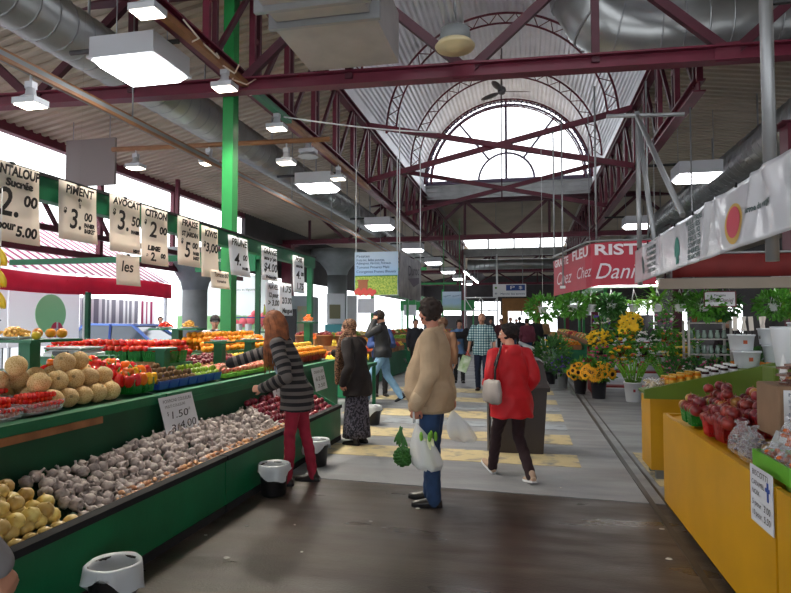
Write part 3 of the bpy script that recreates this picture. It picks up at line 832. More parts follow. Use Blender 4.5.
MB().box(-3.47, -2.57, 11.972, 11.98, 2.11, 2.5).build('printed_field', mat('printed crop field', rgb(96, 142, 48), 0.5, 0, 0, 30, col2=rgb(176, 190, 84)), PP)
mb = MB(); mb.box(-3.47, -2.57, 11.971, 11.98, 2.49, 2.51); mb.build('printed_hedge', M['dark_leaf'], PP)
mb = MB()
mb.cbox((-3.3, 11.966, 2.3), (.2, .012, .2)); mb.cbox((-3.3, 11.966, 2.41), (.24, .014, .03))
mb.build('printed_basket', mat('printed brown', rgb(140, 84, 56), 0.6), PP)
mb = MB()
for k in range(10): mb.lathe([(0.05, 0), (0.05, 0.01)], (-3.44+0.042*k, 11.97-0.001*(k % 3), 2.17+0.04*math.sin(k*2.1)), 12, axis=(0, -1, 0))
mb.build('printed_tomato', mat('printed red', rgb(186, 66, 62), 0.6), PP)
navy = mat('navy lettering', rgb(36, 58, 110), 0.6)
for t, z, w_ in [('Patates', 2.91, .28), ('Fruits bio, Belles pommes,', 2.83, .6), ('Aubergines, Haricots, Poireaux,', 2.765, .74), ('Tomates Piments Maïs', 2.68, .7), ('Courgettes Fraises Bleuets', 2.59, .84)]:
    text(PP, t, .075, (-3.44 + w_/2, 11.976, z), (1, 0, 0), (0, 0, 1), navy, width=w_)
mb = MB()
for x in (-3.46, -2.58): mb.tube([(x, 12, 3.0), (x, 12, 4.98)], 0.012, 6)
mb.build('hanger_rod', M['white'], PP)
GBN = thing('grey_banner', (-2.56, 13.4, 2.1), 'grey printed banner hanging beside the potato poster', 'banner')
g = [[(-2.56 + 0.015*math.sin(u*9), 12.1 + 2.6*u, 3.02 - 0.95*v - 0.0*u) for u in [i/12 for i in range(13)]] for v in (0, 0.5, 1)]
MB().sheet(g, True, 0.004).build('sheet', mat('printed grey vinyl', rgb(120, 118, 124), 0.5, 0, 0, 3, col2=rgb(164, 162, 166)), GBN)
text(GBN, 'Duroc', 0.32, (-2.535, 13.6, 2.72), (0, 1, 0.08), (0, 0, 1), mat('dark violet lettering', rgb(66, 56, 78), 0.6), width=1.3)
MB().add([(-2.535, 12.9, 2.5), (-2.535, 14.3, 2.62), (-2.535, 14.3, 2.48), (-2.535, 13.6, 2.35)], [(0, 1, 2, 3)]).build('emblem', mat('grey-violet print', rgb(96, 86, 104), 0.6), GBN)
mb = MB()
for y in (12.15, 14.65): mb.tube([(-2.56, y, 3.0), (-2.56, y, 5.9)], 0.012, 6)
mb.build('hanger_rod', M['white'], GBN)
HS = thing('hanging_sign', (-0.75, 28, 2.7), 'white and blue direction sign hung over the far aisle', 'sign')
MB().box(-1.5, 0.0, 27.97, 28.03, 2.7, 3.28).build('board', M['white'], HS)
MB().box(-0.9, -0.05, 27.96, 27.97, 2.98, 3.24).build('blue_panel', mat('blue sign panel', rgb(40, 74, 140), 0.5), HS)
text(HS, 'P', .22, (-0.62, 27.958, 3.11), (1, 0, 0), (0, 0, 1), M['white'], width=.2); text(HS, '$', .2, (-0.25, 27.958, 3.11), (1, 0, 0), (0, 0, 1), M['white'], width=.16)
text(HS, '+', .22, (-1.36, 27.968, 2.83), (1, 0, 0), (0, 0, 1), navy, width=.12); text(HS, 'Marché des saveurs', .13, (-0.6, 27.968, 2.83), (1, 0, 0), (0, 0, 1), navy, width=1.1)
MB().lathe([(0.05, 0), (0.05, 0.01)], (-1.36, 27.97, 3.11), 12, axis=(0, -1, 0)).build('green_dot', M['leaf'], HS)
mb = MB()
for x in (-1.35, -0.15): mb.tube([(x, 28, 3.28), (x, 28, 7.9)], 0.015, 6)
mb.build('hanger_rod', M['steel'], HS)
B2 = thing('hanging_poster', (-2.43, 20, 1.95), 'pale blue poster hung over the stalls behind the beige jacket', 'poster')
MB().box(-2.75, -2.12, 19.98, 20.02, 1.95, 2.56).build('board', mural_mat('printed pale landscape', rgb(184, 204, 220), rgb(150, 182, 206), rgb(150, 176, 130), (0.12, 0.3, 0.45, 0.62), 6), B2)
for t, x, w_ in (('Légumes', -2.59, .24), ('Primeurs', -2.27, .26)): text(B2, t, .08, (x, 19.975, 2.42), (1, 0, 0.2), (0, 0, 1), navy, width=w_)
mb = MB()
for x in (-2.7, -2.17): mb.tube([(x, 20, 2.56), (x, 20, 5.0)], 0.012, 6)
mb.build('hanger_rod', M['bright_green'], B2)
# ---- white banner over the yellow counter
WB = thing('white_banner', (1.3, 5.2, 2.0), 'long glossy white vinyl banner with red crest above the yellow counter', 'banner')
random.seed(11)
vin = mat('glossy white vinyl', rgb(196, 196, 202), 0.22, 0, 0.03, 2, coat=0.4)
g = []
NU, NV = 110, 16
def wbx(y, v):
    fold = 0.0
    for (yc, a, wdt) in ((3.55, .03, .1), (3.85, .03, .07), (4.42, .025, .08), (4.75, .03, .05), (5.0, .012, .06), (6.3, .012, .05), (3.1, .035, .12), (7.2, .008, .06)):
        fold += a*math.exp(-(((y-yc-(v-.3)*0.25*math.sin(yc*7))/wdt)**2))*(1-v*0.75)
    return 1.3 - fold + 0.006*math.sin(y*5+v*3)
for i in range(NV+1):
    v = i/NV
    g.append([(wbx(y, v), y, 2.42 - 0.006*abs(math.sin((y-2.6)*4.2))*(1-v) - 0.4*v) for y in [2.6 + 5.16*j/NU for j in range(NU+1)]])
MB().sheet(g, True, 0.003).build('sheet', vin, WB)
def drape(o):
    b_ = base_of(o)
    for vt in o.data.vertices:
        p = vt.co + b_; vt.co.x = wbx(p.y, (2.42-p.z)/.4) - .006 - b_.x - (1.27 - p.x)*.15
def lat(txt, y, v, sz, wd, m=None): drape(text(WB, txt, sz, (1.27, y, 2.42 - 0.4*v), (0, -1, 0), (0, 0, 1), m or dgt, width=wd, bold=.002))
dgt = mat('dark grey-green print', rgb(72, 92, 92), 0.6)
teal = mat('teal print', rgb(46, 128, 112), 0.6)
crest = mat('gold print', rgb(190, 150, 50), 0.5); cred = mat('red print', rgb(186, 36, 62), 0.5)
def disc(nm, m, y, z, a, c, x):
    mb = MB(); n = 32
    pts = [(x, y + a*r_*math.cos(2*PI*k/n), z + c*r_*math.sin(2*PI*k/n)) for r_ in (.34, .67, 1) for k in range(n)] + [(x, y, z)]
    fs = [((k+1) % n, k, 3*n) for k in range(n)] + [(i*n+k, i*n+(k+1) % n, (i+1)*n+(k+1) % n, (i+1)*n+k) for i in range(2) for k in range(n)]
    drape(mb.add(pts, fs, False).build(nm, m, WB))
disc('crest_ring', crest, 4.16, 2.18, .15, .13, 1.27); disc('crest_field', cred, 4.16, 2.19, .115, .1, 1.25)
lat('Ferme du verger', 3.75, .5, .05, .4)
for k, t in enumerate(['MULTITERRE', 'LÉGUMES', 'AGNEAU BIO', 'FRUITS', 'CONFITURES', 'MIEL', 'SIROPS']): lat(t, 5.1, .14+.12*k, .052, .5 if k == 0 else .36)
for k, t in enumerate(['PRODUITS', 'POMMES', 'DU VERGER', 'MARCHE', 'TERROIR']): lat(t, 6.75, .2+.15*k, .052, .42)
mb = MB()
for k, (dy, dz, L, a) in enumerate([(0, 0, .22, 0), (.05, .02, .18, .4), (-.05, .02, .18, -.4), (.0, -.08, .14, .9), (.0, -.08, .14, -.9)]):
    mb.ball(V((1.268, 5.62+dy, 2.19+dz)), (.003, .034, L/2), 10, 8, Matrix.Rotation(a, 3, 'X'))
drape(mb.build('plant_emblem', teal, WB))
mb = MB(); mb.ball((1.268, 7.2, 2.2), (.003, .07, .1), 12, 8); drape(mb.build('plant_emblem', dgt, WB))
for y in (2.9, 3.6, 4.1, 4.5, 5.1, 5.7, 6.3, 6.9, 7.5): MB().cbox((1.29, y, 2.415), (0.014, 0.014, 0.03)).build('tie', M['black'], WB)
SF = thing('scaffold_frame', (1.34, 5.2, 0), 'grey steel tube frame holding up the white banner', 'frame')
for (a, b, r_) in [((1.36, 7.78, 2.0), (1.36, 7.78, 4.15), .03), ((1.36, 7.78, 4.1), (1.36, 6.9, 2.4), .028), ((1.36, 7.78, 4.1), (1.36, 5.7, 2.5), .028), ((1.36, 2.5, 2.42), (1.36, 7.8, 2.42), .022),
                 ((1.36, 3.75, 1.9), (1.36, 3.75, 4.9), .035), ((1.0, 7.78, 4.12), (1.9, 7.78, 4.08), .025)]:
    MB().tube([a, b], r_, 10).build('tube', M['steel'], SF)
# ---- red florist banner
RB = thing('florist_banner', (1.5, 9.4, 2.05), 'red florist banner folded round the corner of the flower stall', 'banner')
pts = [(0.48, 11.1), (0.66, 10.2), (0.86, 9.2), (0.92, 9.05), (1.05, 9.0), (1.78, 9.0)]
g = []
for v in (0, 0.33, 0.66, 1):
    g.append([(x + 0.01*math.sin(k*2+v*3), y, (2.71 - 0.015*(5-min(k, 5)) ) - 0.62*v) for k, (x, y) in enumerate(pts)])
MB().sheet(g, False, 0.004).build('sheet', M['red_vinyl'], RB)
wl = mat('white lettering', rgb(226, 214, 220), 0.5)
text(RB, 'RISTE', .21, (1.33, 8.99, 2.58), (1, 0, 0), (0, 0, 1), wl, width=.74, bold=.006)
d1 = V((0.2, -0.95, 0)).normalized()
text(RB, 'FLEU', .2, V((0.8, 9.44, 2.575)), d1, (0, 0, 1), wl, width=.78, bold=.006)
text(RB, 'GRAFTE', .17, V((0.585, 10.47, 2.555)), d1, (0, 0, 1), wl, width=.85, bold=.006)
text(RB, 'Daniel', .32, (1.32, 8.99, 2.27), (1, 0, 0), (0, 0, 1), wl, width=.76, shear=.35)
text(RB, 'Chez', .24, V((0.83, 9.3, 2.28)), d1, (0, 0, 1), wl, width=.7, shear=.35)
text(RB, 'Chez', .3, V((0.61, 10.4, 2.28)), d1, (0, 0, 1), wl, width=.9, shear=.35)
mb = MB(); mb.tube([(x, y, 2.72) for x, y in pts], 0.015, 6)
for x, y in ((1.0, 9.06), (1.7, 9.02), (0.5, 11.1)): mb.tube([(x, y+.01, 2.7), (x, y+.01, 5.0)], 0.014, 6)
mb.build('hanging_rail', M['steel'], RB)
RV = thing('red_valance', (3.4, 9.6, 2.1), 'dark red canvas valance behind the white banner', 'valance')
g = [[(2.2+6*u, 9.9 + 0.02*math.sin(u*30), 2.58 - 0.34*v) for u in [i/30 for i in range(31)]] for v in (0, .5, 1)]
MB().sheet(g, True, 0.004).build('canvas', mat('dull red canvas', rgb(116, 30, 28), 0.7, 0, 0.1, 4), RV)
MB().box(2.0, 8.2, 9.86, 9.98, 2.06, 2.22).build('cream_board', mat('cream fascia board', rgb(150, 138, 124), 0.7), RV)
MB().tube([(2.0, 9.92, 2.6), (8.2, 9.92, 2.6)], 0.02, 8).build('rail', M['steel'], RV)
for x in (5.2, 8.0): MB().tube([(x, 9.98, 0), (x, 9.98, 2.6)], 0.025, 8).build('post', M['steel'], RV)
# ================================================================== LEFT PRODUCE STALL
def cz(x): return 0.93 + (-3.0 - x)*0.13          # the counter rises towards the back
def counter_unit(y0, y1, label, lower=True, wood=None, ends=(0,)):
    r = thing('produce_counter', (-3.3, (y0+y1)/2, 0), label, 'market counter')
    if lower:
        MB().box(-2.44, -2.42, y0, y1, 0.06, 0.43).build('front_panel', M['green'], r)
        MB().box(-2.48, -2.40, y0, y1, 0.42, 0.46).build('bin_edge', M['rubber'], r)
        MB().box(-2.46, -2.41, y0, y1, 0.0, 0.06).build('kick_strip', M['rubber'], r)
        mb = MB(); mb.loft([[(-2.44, y, .33), (-3.0, y, .49), (-3.0, y, .51), (-2.44, y, .36)] for y in (y0, y1)], smooth=False); mb.build('bin_floor', M['dark_green'], r)
        for y in [(y0, y1-.02)[e] for e in ends]:
            mb = MB(); mb.loft([[(-2.44, yy, .06), (-2.44, yy, .44), (-3.0, yy, .74), (-3.0, yy, .06)] for yy in (y, y+0.02)], smooth=False); mb.build('side_panel', M['green'], r)
        MB().box(-3.03, -3.0, y0, y1, 0.48, 0.9).build('back_board', M['dark_green'], r)
    else:
        MB().box(-3.03, -3.0, y0, y1, 0.0, 0.9).build('front_panel', M['green'], r)
        MB().box(-4.6, -3.0, y1-0.02, y1, 0.0, 0.9).build('side_panel', M['green'], r)
    MB().box(-3.08, -2.97, y0, y1, 0.885, 0.95).build('counter_edge', M['green'], r)
    if wood: MB().box(-2.995, -2.965, wood[0], wood[1], 0.835, 0.883).build('wood_batten', M['wood'], r)
    else: MB().box(-2.995, -2.97, y0, y1, 0.83, 0.883).build('lower_batten', M['green'], r)
    mb = MB(); mb.loft([[(-3.08, y, cz(-3.08)-.03), (-3.08, y, cz(-3.08)), (-4.6, y, cz(-4.6)), (-4.6, y, cz(-4.6)-.03)] for y in (y0, y1)], smooth=False); mb.build('counter_top', M['dark_green'], r)
    MB().box(-4.62, -4.58, y0, y1, 0.0, 1.1).build('rear_panel', M['green'], r)
    return r
counter_unit(1.2, 4.55, 'green produce counter unit with onions below and cantaloupes on top', True, (1.2, 3.78))
counter_unit(4.57, 7.68, 'green produce counter unit with garlic below, where the striped cardigan shopper reaches', ends=(1,))
counter_unit(7.70, 9.3, 'plain green counter unit with red baskets of oranges, beside the headscarf shopper', False)

# ------------------------------------------------------------------ produce prototypes (each is one thing)
HIDE = []
def proto(name, mb, m, cat, kids=()):
    o = mb.build(name, m, None, False)
    o['category'] = cat
    for nm, kb, km in kids: kb.build(nm, km, o, False)
    return o
def place(o, pos, label, group, rot=None, sc=1.0, first=set()):
    """the first call moves the prototype itself, later calls copy it with its parts"""
    rot = rot if rot is not None else (random.uniform(-.5, .5), random.uniform(-.5, .5), random.uniform(0, 6.28))
    if o.name not in first:
        first.add(o.name); KIDS[o.name] = list(o.children)
        o.location = pos; o.rotation_euler = rot; o.scale = (sc,)*3
        o['label'] = label
        if group: o['group'] = group
        return o
    return dup(o, pos, rot, label, group, sc)
def round_fruit(r, dip=0.12, n=14, sq=1.0):
    prof = []
    for i in range(11):
        t = PI*i/10; z = -math.cos(t)*r*sq; rr = math.sin(t)*r
        z2 = z*(1 - dip*math.exp(-(rr/(r*0.45))**2)*1.6)
        prof.append((max(rr, 0.0008), z2))
    return MB().lathe(prof, n=n)
def stemb(r, L, z, m=None): return MB().tube([(0, 0, z), (0.15*L, 0, z+L)], r, 5)
def apple(name, m, r=0.04): return proto(name, round_fruit(r, 0.2), m, 'fruit', [('stem', stemb(0.0025, 0.02, r*0.72), M['wood'])])
def melon_mat():
    m = mat('netted cantaloupe rind', rgb(196, 160, 104), 0.75, rnd=0.1); nt = m.node_tree; b = nt.nodes['Principled BSDF']
    tc = nt.nodes.new('ShaderNodeTexCoord'); vo = nt.nodes.new('ShaderNodeTexVoronoi'); vo.feature = 'DISTANCE_TO_EDGE'; vo.inputs['Scale'].default_value = 75
    nt.links.new(tc.outputs['Object'], vo.inputs['Vector'])
    r = nt.nodes.new('ShaderNodeValToRGB'); r.color_ramp.elements[0].color = rgb(222, 194, 146); r.color_ramp.elements[1].color = rgb(190, 150, 90); r.color_ramp.elements[1].position = 0.2
    nt.links.new(vo.outputs['Distance'], r.inputs['Fac'])
    hs = [n for n in nt.nodes if n.type == 'HUE_SAT'][0]; nt.links.new(r.outputs['Color'], hs.inputs['Color'])
    bp = nt.nodes.new('ShaderNodeBump'); bp.inputs['Strength'].default_value = 0.3; bp.inputs['Distance'].default_value = 0.004; bp.invert = True
    nt.links.new(vo.outputs['Distance'], bp.inputs['Height']); nt.links.new(bp.outputs['Normal'], b.inputs['Normal'])
    return m
F = {}
stemcol = mat('dry stem scar', rgb(150, 128, 88), 0.8)
F['melon'] = proto('cantaloupe', MB().ball((0, 0, 0), (0.07, 0.07, 0.072), 24, 16), melon_mat(), 'melon', [('stem_scar', MB().lathe([(0.011, 0), (0.01, 0.003), (0.004, 0.0015)], (0, 0, 0.0705), 12), stemcol)])
on = [(0.004, -0.044), (0.014, -0.043), (0.032, -0.035), (0.045, -0.016), (0.049, 0.004), (0.043, 0.026), (0.025, 0.04), (0.009, 0.046), (0.006, 0.05), (0.005, 0.055)]
F['onion'] = proto('onion', MB().lathe(on, n=16), mat('yellow onion skin', rgb(196, 160, 84), 0.35, 0, 0, 22, col2=rgb(214, 190, 118), rnd=0.22), 'onion', [('root_tuft', MB().lathe([(0.009, -0.047), (0.012, -0.042)], n=8), stemcol)])
def garlic_mesh():
    mb = MB(); n = 16; rings = []
    for r, z in [(0.012, -0.028), (0.026, -0.022), (0.034, -0.006), (0.031, 0.01), (0.019, 0.022), (0.008, 0.03), (0.0055, 0.042), (0.007, 0.055)]:
        w_ = 0.13 if 0.012 < r else 0.0
        rings.append([(r*(1+w_*math.cos(7*2*PI*j/n))*math.cos(2*PI*j/n), r*(1+w_*math.cos(7*2*PI*j/n))*math.sin(2*PI*j/n), z) for j in range(n)])
    return mb.loft(rings)
F['garlic'] = proto('garlic_bulb', garlic_mesh(), mat('grey-violet garlic skin', rgb(150, 138, 136), 0.6, 0, 0, 40, col2=rgb(186, 174, 168), rnd=0.2), 'garlic')
F['shallot'] = proto('shallot', MB().lathe([(0.003, -0.026), (0.013, -0.02), (0.018, 0), (0.013, 0.014), (0.005, 0.026), (0.003, 0.036)], n=10), mat('pinkish shallot skin', rgb(206, 152, 112), 0.45, 0, 0.2, 30, rnd=0.2), 'shallot')
F['red_onion'] = proto('red_onion', MB().lathe([(r*.8, z*.8) for r, z in on], n=14), mat('red onion skin', rgb(120, 24, 44), 0.3, 0, 0.25, 20, rnd=0.25), 'onion', [('root_tuft', MB().lathe([(0.007, -0.037), (0.009, -0.033)], n=8), stemcol)])
calyx = lambda r, z, k=5: sum_star(r, z, k)
def sum_star(r, z, k):
    mb = MB()
    for i in range(k):
        a = 2*PI*i/k
        mb.add([(0.1*r*math.cos(a+1), 0.1*r*math.sin(a+1), z), (r*math.cos(a), r*math.sin(a), z-0.1*r), (0.1*r*math.cos(a-1), 0.1*r*math.sin(a-1), z), (0.4*r*math.cos(a), 0.4*r*math.sin(a), z+0.12*r)], [(0, 1, 3), (1, 2, 3), (0, 3, 2), (0, 2, 1)])
    mb.tube([(0, 0, z), (0.1*r, 0, z+0.5*r)], 0.1*r, 5)
    return mb
tomred = mat('ripe tomato skin', rgb(206, 44, 30), 0.22, 0, 0.08, 8, rnd=0.12)
F['tomato'] = proto('tomato', round_fruit(0.04, 0.15, 16, 0.88), tomred, 'tomato', [('calyx', calyx(0.02, 0.029), M['leaf'])])
F['cherry'] = proto('cherry_tomato', MB().ball((0, 0, 0), 0.0155, 10, 8), mat('cherry tomato skin', rgb(222, 42, 26), 0.18, rnd=0.1), 'tomato')
def pepper_mesh(r=0.042, h=0.05):
    n = 20; rings = []
    for t in [i/9 for i in range(10)]:
        z = -h + 2*h*t; rr = r*math.sin(PI*(0.08+0.84*t))**0.45*(0.82+0.25*t)
        if t > 0.95: rr = r*0.45; z -= 0.012
        if t < 0.03: rr = r*0.5
        rings.append([(rr*(1+0.13*math.cos(4*2*PI*j/n))*math.cos(2*PI*j/n), rr*(1+0.13*math.cos(4*2*PI*j/n))*math.sin(2*PI*j/n), z) for j in range(n)])
    return MB().loft(rings)
pst = lambda: MB().tube([(0, 0, 0.034), (0.004, 0, 0.05), (0.014, 0, 0.064)], [0.008, 0.006, 0.005], 6)
for k, c in (('red', rgb(206, 30, 26)), ('orange', rgb(232, 108, 16)), ('yellow', rgb(240, 176, 26))):
    F['pep_'+k] = proto('bell_pepper', pepper_mesh(), mat(k+' pepper skin', c, 0.15, rnd=0.06), 'pepper', [('stem', pst(), M['leaf'])])
F['kiwi'] = proto('kiwi', MB().ball((0, 0, 0), (0.025, 0.025, 0.034), 12, 8), mat('fuzzy kiwi skin', rgb(106, 80, 48), 0.9, 0, 0.2, 50, rnd=0.2), 'fruit', [('tip', MB().ball((0, 0, 0.033), (0.006, 0.006, 0.003), 6, 4), M['wood'])])
F['lime'] = proto('lime', MB().lathe([(0.003, -0.034), (0.01, -0.03), (0.024, -0.014), (0.027, 0), (0.023, 0.016), (0.009, 0.029), (0.003, 0.036)], n=12), mat('lime peel', rgb(128, 160, 32), 0.35, 0, 0.15, 20, rnd=0.15), 'fruit')
F['lemon'] = proto('lemon', MB().lathe([(0.003, -0.04), (0.012, -0.034), (0.028, -0.016), (0.031, 0), (0.027, 0.018), (0.011, 0.034), (0.004, 0.042)], n=12), mat('lemon peel', rgb(232, 196, 50), 0.35, 0, 0.08, 20, rnd=0.08), 'fruit')
F['orange'] = proto('orange', MB().ball((0, 0, 0), (0.039, 0.039, 0.037), 16, 10), mat('orange peel', rgb(240, 150, 24), 0.38, 0, 0, 3, bump=0.3, bscale=160, rnd=0.08), 'fruit', [('navel', MB().lathe([(0.005, 0.0365), (0.003, 0.038)], n=8), M['leaf'])])
F['plum'] = apple('plum', mat('dark plum skin', rgb(104, 22, 40), 0.3, 0, 0.3, 12, rnd=0.2), 0.036)
F['pink'] = apple('nectarine', mat('pink and cream fruit skin', rgb(196, 46, 50), 0.3, 0, 0, 14, col2=rgb(232, 170, 140), rnd=0.12), 0.033)
F['fig'] = apple('brown_fruit', mat('brown russet skin', rgb(148, 96, 44), 0.7, 0, 0.2, 20, rnd=0.15), 0.03)
F['peach'] = apple('yellow_apple', mat('yellow apple skin', rgb(226, 184, 60), 0.3, 0, 0, 12, col2=rgb(236, 208, 96), rnd=0.1), 0.036)
F['redapple'] = apple('apple', mat('dark red apple skin', rgb(88, 12, 26), 0.38, 0, 0, 12, col2=rgb(152, 44, 46), rnd=0.25), 0.038)
F['greenapple'] = apple('apple', mat('green and red apple skin', rgb(156, 68, 44), 0.28, 0, 0, 11, col2=rgb(190, 172, 76), rnd=0.15), 0.038)

# baskets ---------------------------------------------------------
def slat_basket(w=0.13, d=0.13, h=0.105, m=None, taper=0.82, ns=6):
    mb = MB()
    P = lambda u, v, t: (u*w/2*(taper+(1-taper)*t), v*d/2*(taper+(1-taper)*t), h*t)
    mb.loft([[P(-1, -1, 0), P(1, -1, 0), P(1, 1, 0), P(-1, 1, 0)], [(p[0], p[1], 0.006) for p in (P(-1, -1, 0), P(1, -1, 0), P(1, 1, 0), P(-1, 1, 0))]], smooth=False)
    for t0, t1 in ((0, 0.14), (0.46, 0.54), (0.86, 1.0)):
        for (a, b) in (((-1, -1), (1, -1)), ((1, -1), (1, 1)), ((1, 1), (-1, 1)), ((-1, 1), (-1, -1))):
            q = [P(a[0], a[1], t0), P(b[0], b[1], t0), P(b[0], b[1], t1), P(a[0], a[1], t1)]
            inn = [(p[0]*0.96, p[1]*0.96, p[2]) for p in q]
            mb.loft([q, inn], smooth=False)
    for side in range(4):
        for i in range(ns+1):
            u = -1 + 2*i/ns; e = 0.11
            f = {0: lambda a, t: P(a, -1, t), 1: lambda a, t: P(1, a, t), 2: lambda a, t: P(-a, 1, t), 3: lambda a, t: P(-1, -a, t)}[side]
            u0, u1 = max(-1, u-e), min(1, u+e)
            q = [f(u0, 0.03), f(u1, 0.03), f(u1, 0.97), f(u0, 0.97)]
            mb.loft([q, [(p[0]*0.965, p[1]*0.965, p[2]) for p in q]], smooth=False)
    return mb
B = {}
bcol = {'green': rgb(14, 128, 42), 'red': rgb(186, 22, 24), 'blue': rgb(36, 66, 160), 'darkred': rgb(140, 20, 22)}
for k, c in bcol.items():
    bm = mat(k+' basket plastic', c, 0.35)
    if k == 'blue':
        mb = MB(); mb.loft([[(x*.055, y*.06, 0) for x, y in ((-1, -1), (1, -1), (1, 1), (-1, 1))], [(x*.07, y*.075, .075) for x, y in ((-1, -1), (1, -1), (1, 1), (-1, 1))], [(x*.062, y*.067, .075) for x, y in ((-1, -1), (1, -1), (1, 1), (-1, 1))], [(x*.05, y*.055, .012) for x, y in ((-1, -1), (1, -1), (1, 1), (-1, 1))]], smooth=False)
        B[k] = proto('fruit_basket', mb, bm, 'basket')
    else: B[k] = proto('fruit_basket', slat_basket(), bm, 'basket')
def basket(kind, x, y, z, blabel, bgroup, items, ilabel, igroup, n=6, r=0.036, rz=0.0, h=0.105, sc=1.0):
    bo = place(B[kind], (x, y, z), blabel, bgroup, (0, 0, rz), sc)
    if not bgroup and 'group' in bo: del bo['group']
    h = (0.075 if kind == 'blue' else h)*sc
    k = 0
    if n >= 9: spots = [((i-1)*1.9*r, (j-1)*1.9*r, 0) for i in range(3) for j in range(3)] + [((i-.5)*1.9*r, (j-.5)*1.9*r, 1.35*r) for i in range(2) for j in range(2)]
    elif n == 5: spots = [((i-.5)*2*r, (j-.5)*2*r, 0) for i in range(2) for j in range(2)] + [(0, 0, 1.4*r)]
    else: spots = [((i-.5)*2.02*r, (j-1)*1.9*r, 0) for i in range(2) for j in range(3)] + [(0, -.9*r, 1.5*r), (0, .95*r, 1.45*r)]
    c, s = math.cos(rz), math.sin(rz)
    for (dx, dy, dz) in spots[:n]:
        it = random.choice(items) if isinstance(items, list) else items
        lb = ilabel[it] if isinstance(ilabel, dict) else ilabel
        gp = igroup[it] if isinstance(igroup, dict) else igroup
        place(F[it], (x + dx*c - dy*s + random.uniform(-.003, .003), y + dx*s + dy*c, z + h - 0.25*r + dz + random.uniform(0, .006)), lb, gp, None, sc*random.uniform(.94, 1.04))

random.seed(21)
# onions in the near bin
bz = lambda x: 0.36 + (-2.45 - x)*0.27
for i in range(6):
    for j in range(16):
        x = -2.515 - i*0.088; y = 1.55 + j*0.094 + (i % 2)*0.047
        if y > 3.03 - 0.03*i: continue
        place(F['onion'], (x, y, bz(x) + 0.045 + 0.028*i), 'yellow onion heaped in the near lower bin', 'onions in the lower bin', (random.uniform(-.9, .9), random.uniform(-.9, .9), random.uniform(0, 6)), random.uniform(.93, 1.05))
for i in range(4):
    for j in range(14):
        x = -2.6 - i*0.1; y = 1.6 + j*0.097
        if y > 2.9 - 0.05*i: continue
        place(F['onion'], (x, y, bz(x) + 0.12 + 0.03*i), 'yellow onion heaped in the near lower bin', 'onions in the lower bin', (random.uniform(-.9, .9), random.uniform(-.9, .9), random.uniform(0, 6)), random.uniform(.93, 1.05))
# garlic
ng = 0
for i in range(8):
    for j in range(46):
        x = -2.54 - i*0.06; y = 3.08 + j*0.071 + (i % 2)*0.035
        if y > 6.02 + 0.02*i or ng >= 298: continue
        z = bz(x) + 0.036 + 0.015*i + 0.02*math.sin(y*3.1)*min(1, i/3) + random.uniform(0, .014)
        place(F['garlic'], (x + random.uniform(-.02, .02), y + random.uniform(-.026, .026), z + random.uniform(-.008, .02)), 'grey-violet garlic bulb in the long lower bin', 'garlic bulbs in the lower bin', (random.uniform(-1.2, 1.2), random.uniform(-1.2, 1.2), random.uniform(0, 6)), random.uniform(1.05, 1.26)); ng += 1
for j in range(74):
    y = 3.35 + j*0.037
    if random.random() < 0.12: continue
    for k in range(2):
        if k and random.random() < .35: continue
        place(F['shallot'], (-2.495 + random.uniform(-.01, .01) - 0.034*k, y + random.uniform(-.008, .008), 0.445 + 0.024*k), 'small pinkish shallot along the front edge of the garlic bin', 'shallots along the bin edge', (1.57, random.uniform(-.4, .4), random.uniform(0, 6)), random.uniform(.85, 1.15))
for i in range(7):
    for j in range(24):
        x = -2.52 - i*0.07; y = 6.0 + j*0.074 + random.uniform(0, .06)
        if y > 7.6: continue
        place(F['red_onion'], (x + random.uniform(-.02, .02), y, bz(x) + 0.04 + 0.022*i + random.uniform(0, .025)), 'shiny red onion in the far lower bin', 'red onions in the far bin', None, random.uniform(.85, 1.05))
# cherry tomatoes in clear punnets
pun = MB(); q = lambda a, b, z: [(-a, -b, z), (a, -b, z), (a, b, z), (-a, b, z)]
pun.loft([q(.085, .13, 0), q(.1, .15, .07), q(.105, .155, .07), q(.105, .155, .074), q(.096, .146, .074), q(.082, .127, .004)], smooth=False)
PN = proto('clear_punnet', pun, M['clear'], 'punnet')
for (x, y) in ((-3.165, 2.62), (-3.165, 2.95), (-3.165, 3.28), (-3.40, 2.8), (-3.40, 3.13)):
    y += .1; z = cz(x) + 0.012; place(PN, (x, y, z), 'clear plastic punnet of cherry tomatoes on the counter edge' if x > -3.3 else 'clear plastic punnet of cherry tomatoes in the second row', 'cherry tomato punnets' if x > -3.3 else 'second row tomato punnets', (0, 0, 0))
    if y < 2.7: continue
    for L in range(4):
        for i in range(5 - L // 2):
            for j in range(8 - L // 2):
                if L < 2 and not (i >= 4 - L//2 or j == 0): continue
                if x < -3.3 and (L < 3 or i < 1): continue
                place(F['cherry'], (x - .066 + i*.033 + .016*(L % 2), y - .115 + j*.033 + .016*(L % 2), z + .026 + L*.028 + random.uniform(-.002, .004)), 'bright red cherry tomato in a clear punnet', 'cherry tomatoes in the clear punnets', (0, 0, 0), random.uniform(1.0, 1.22))
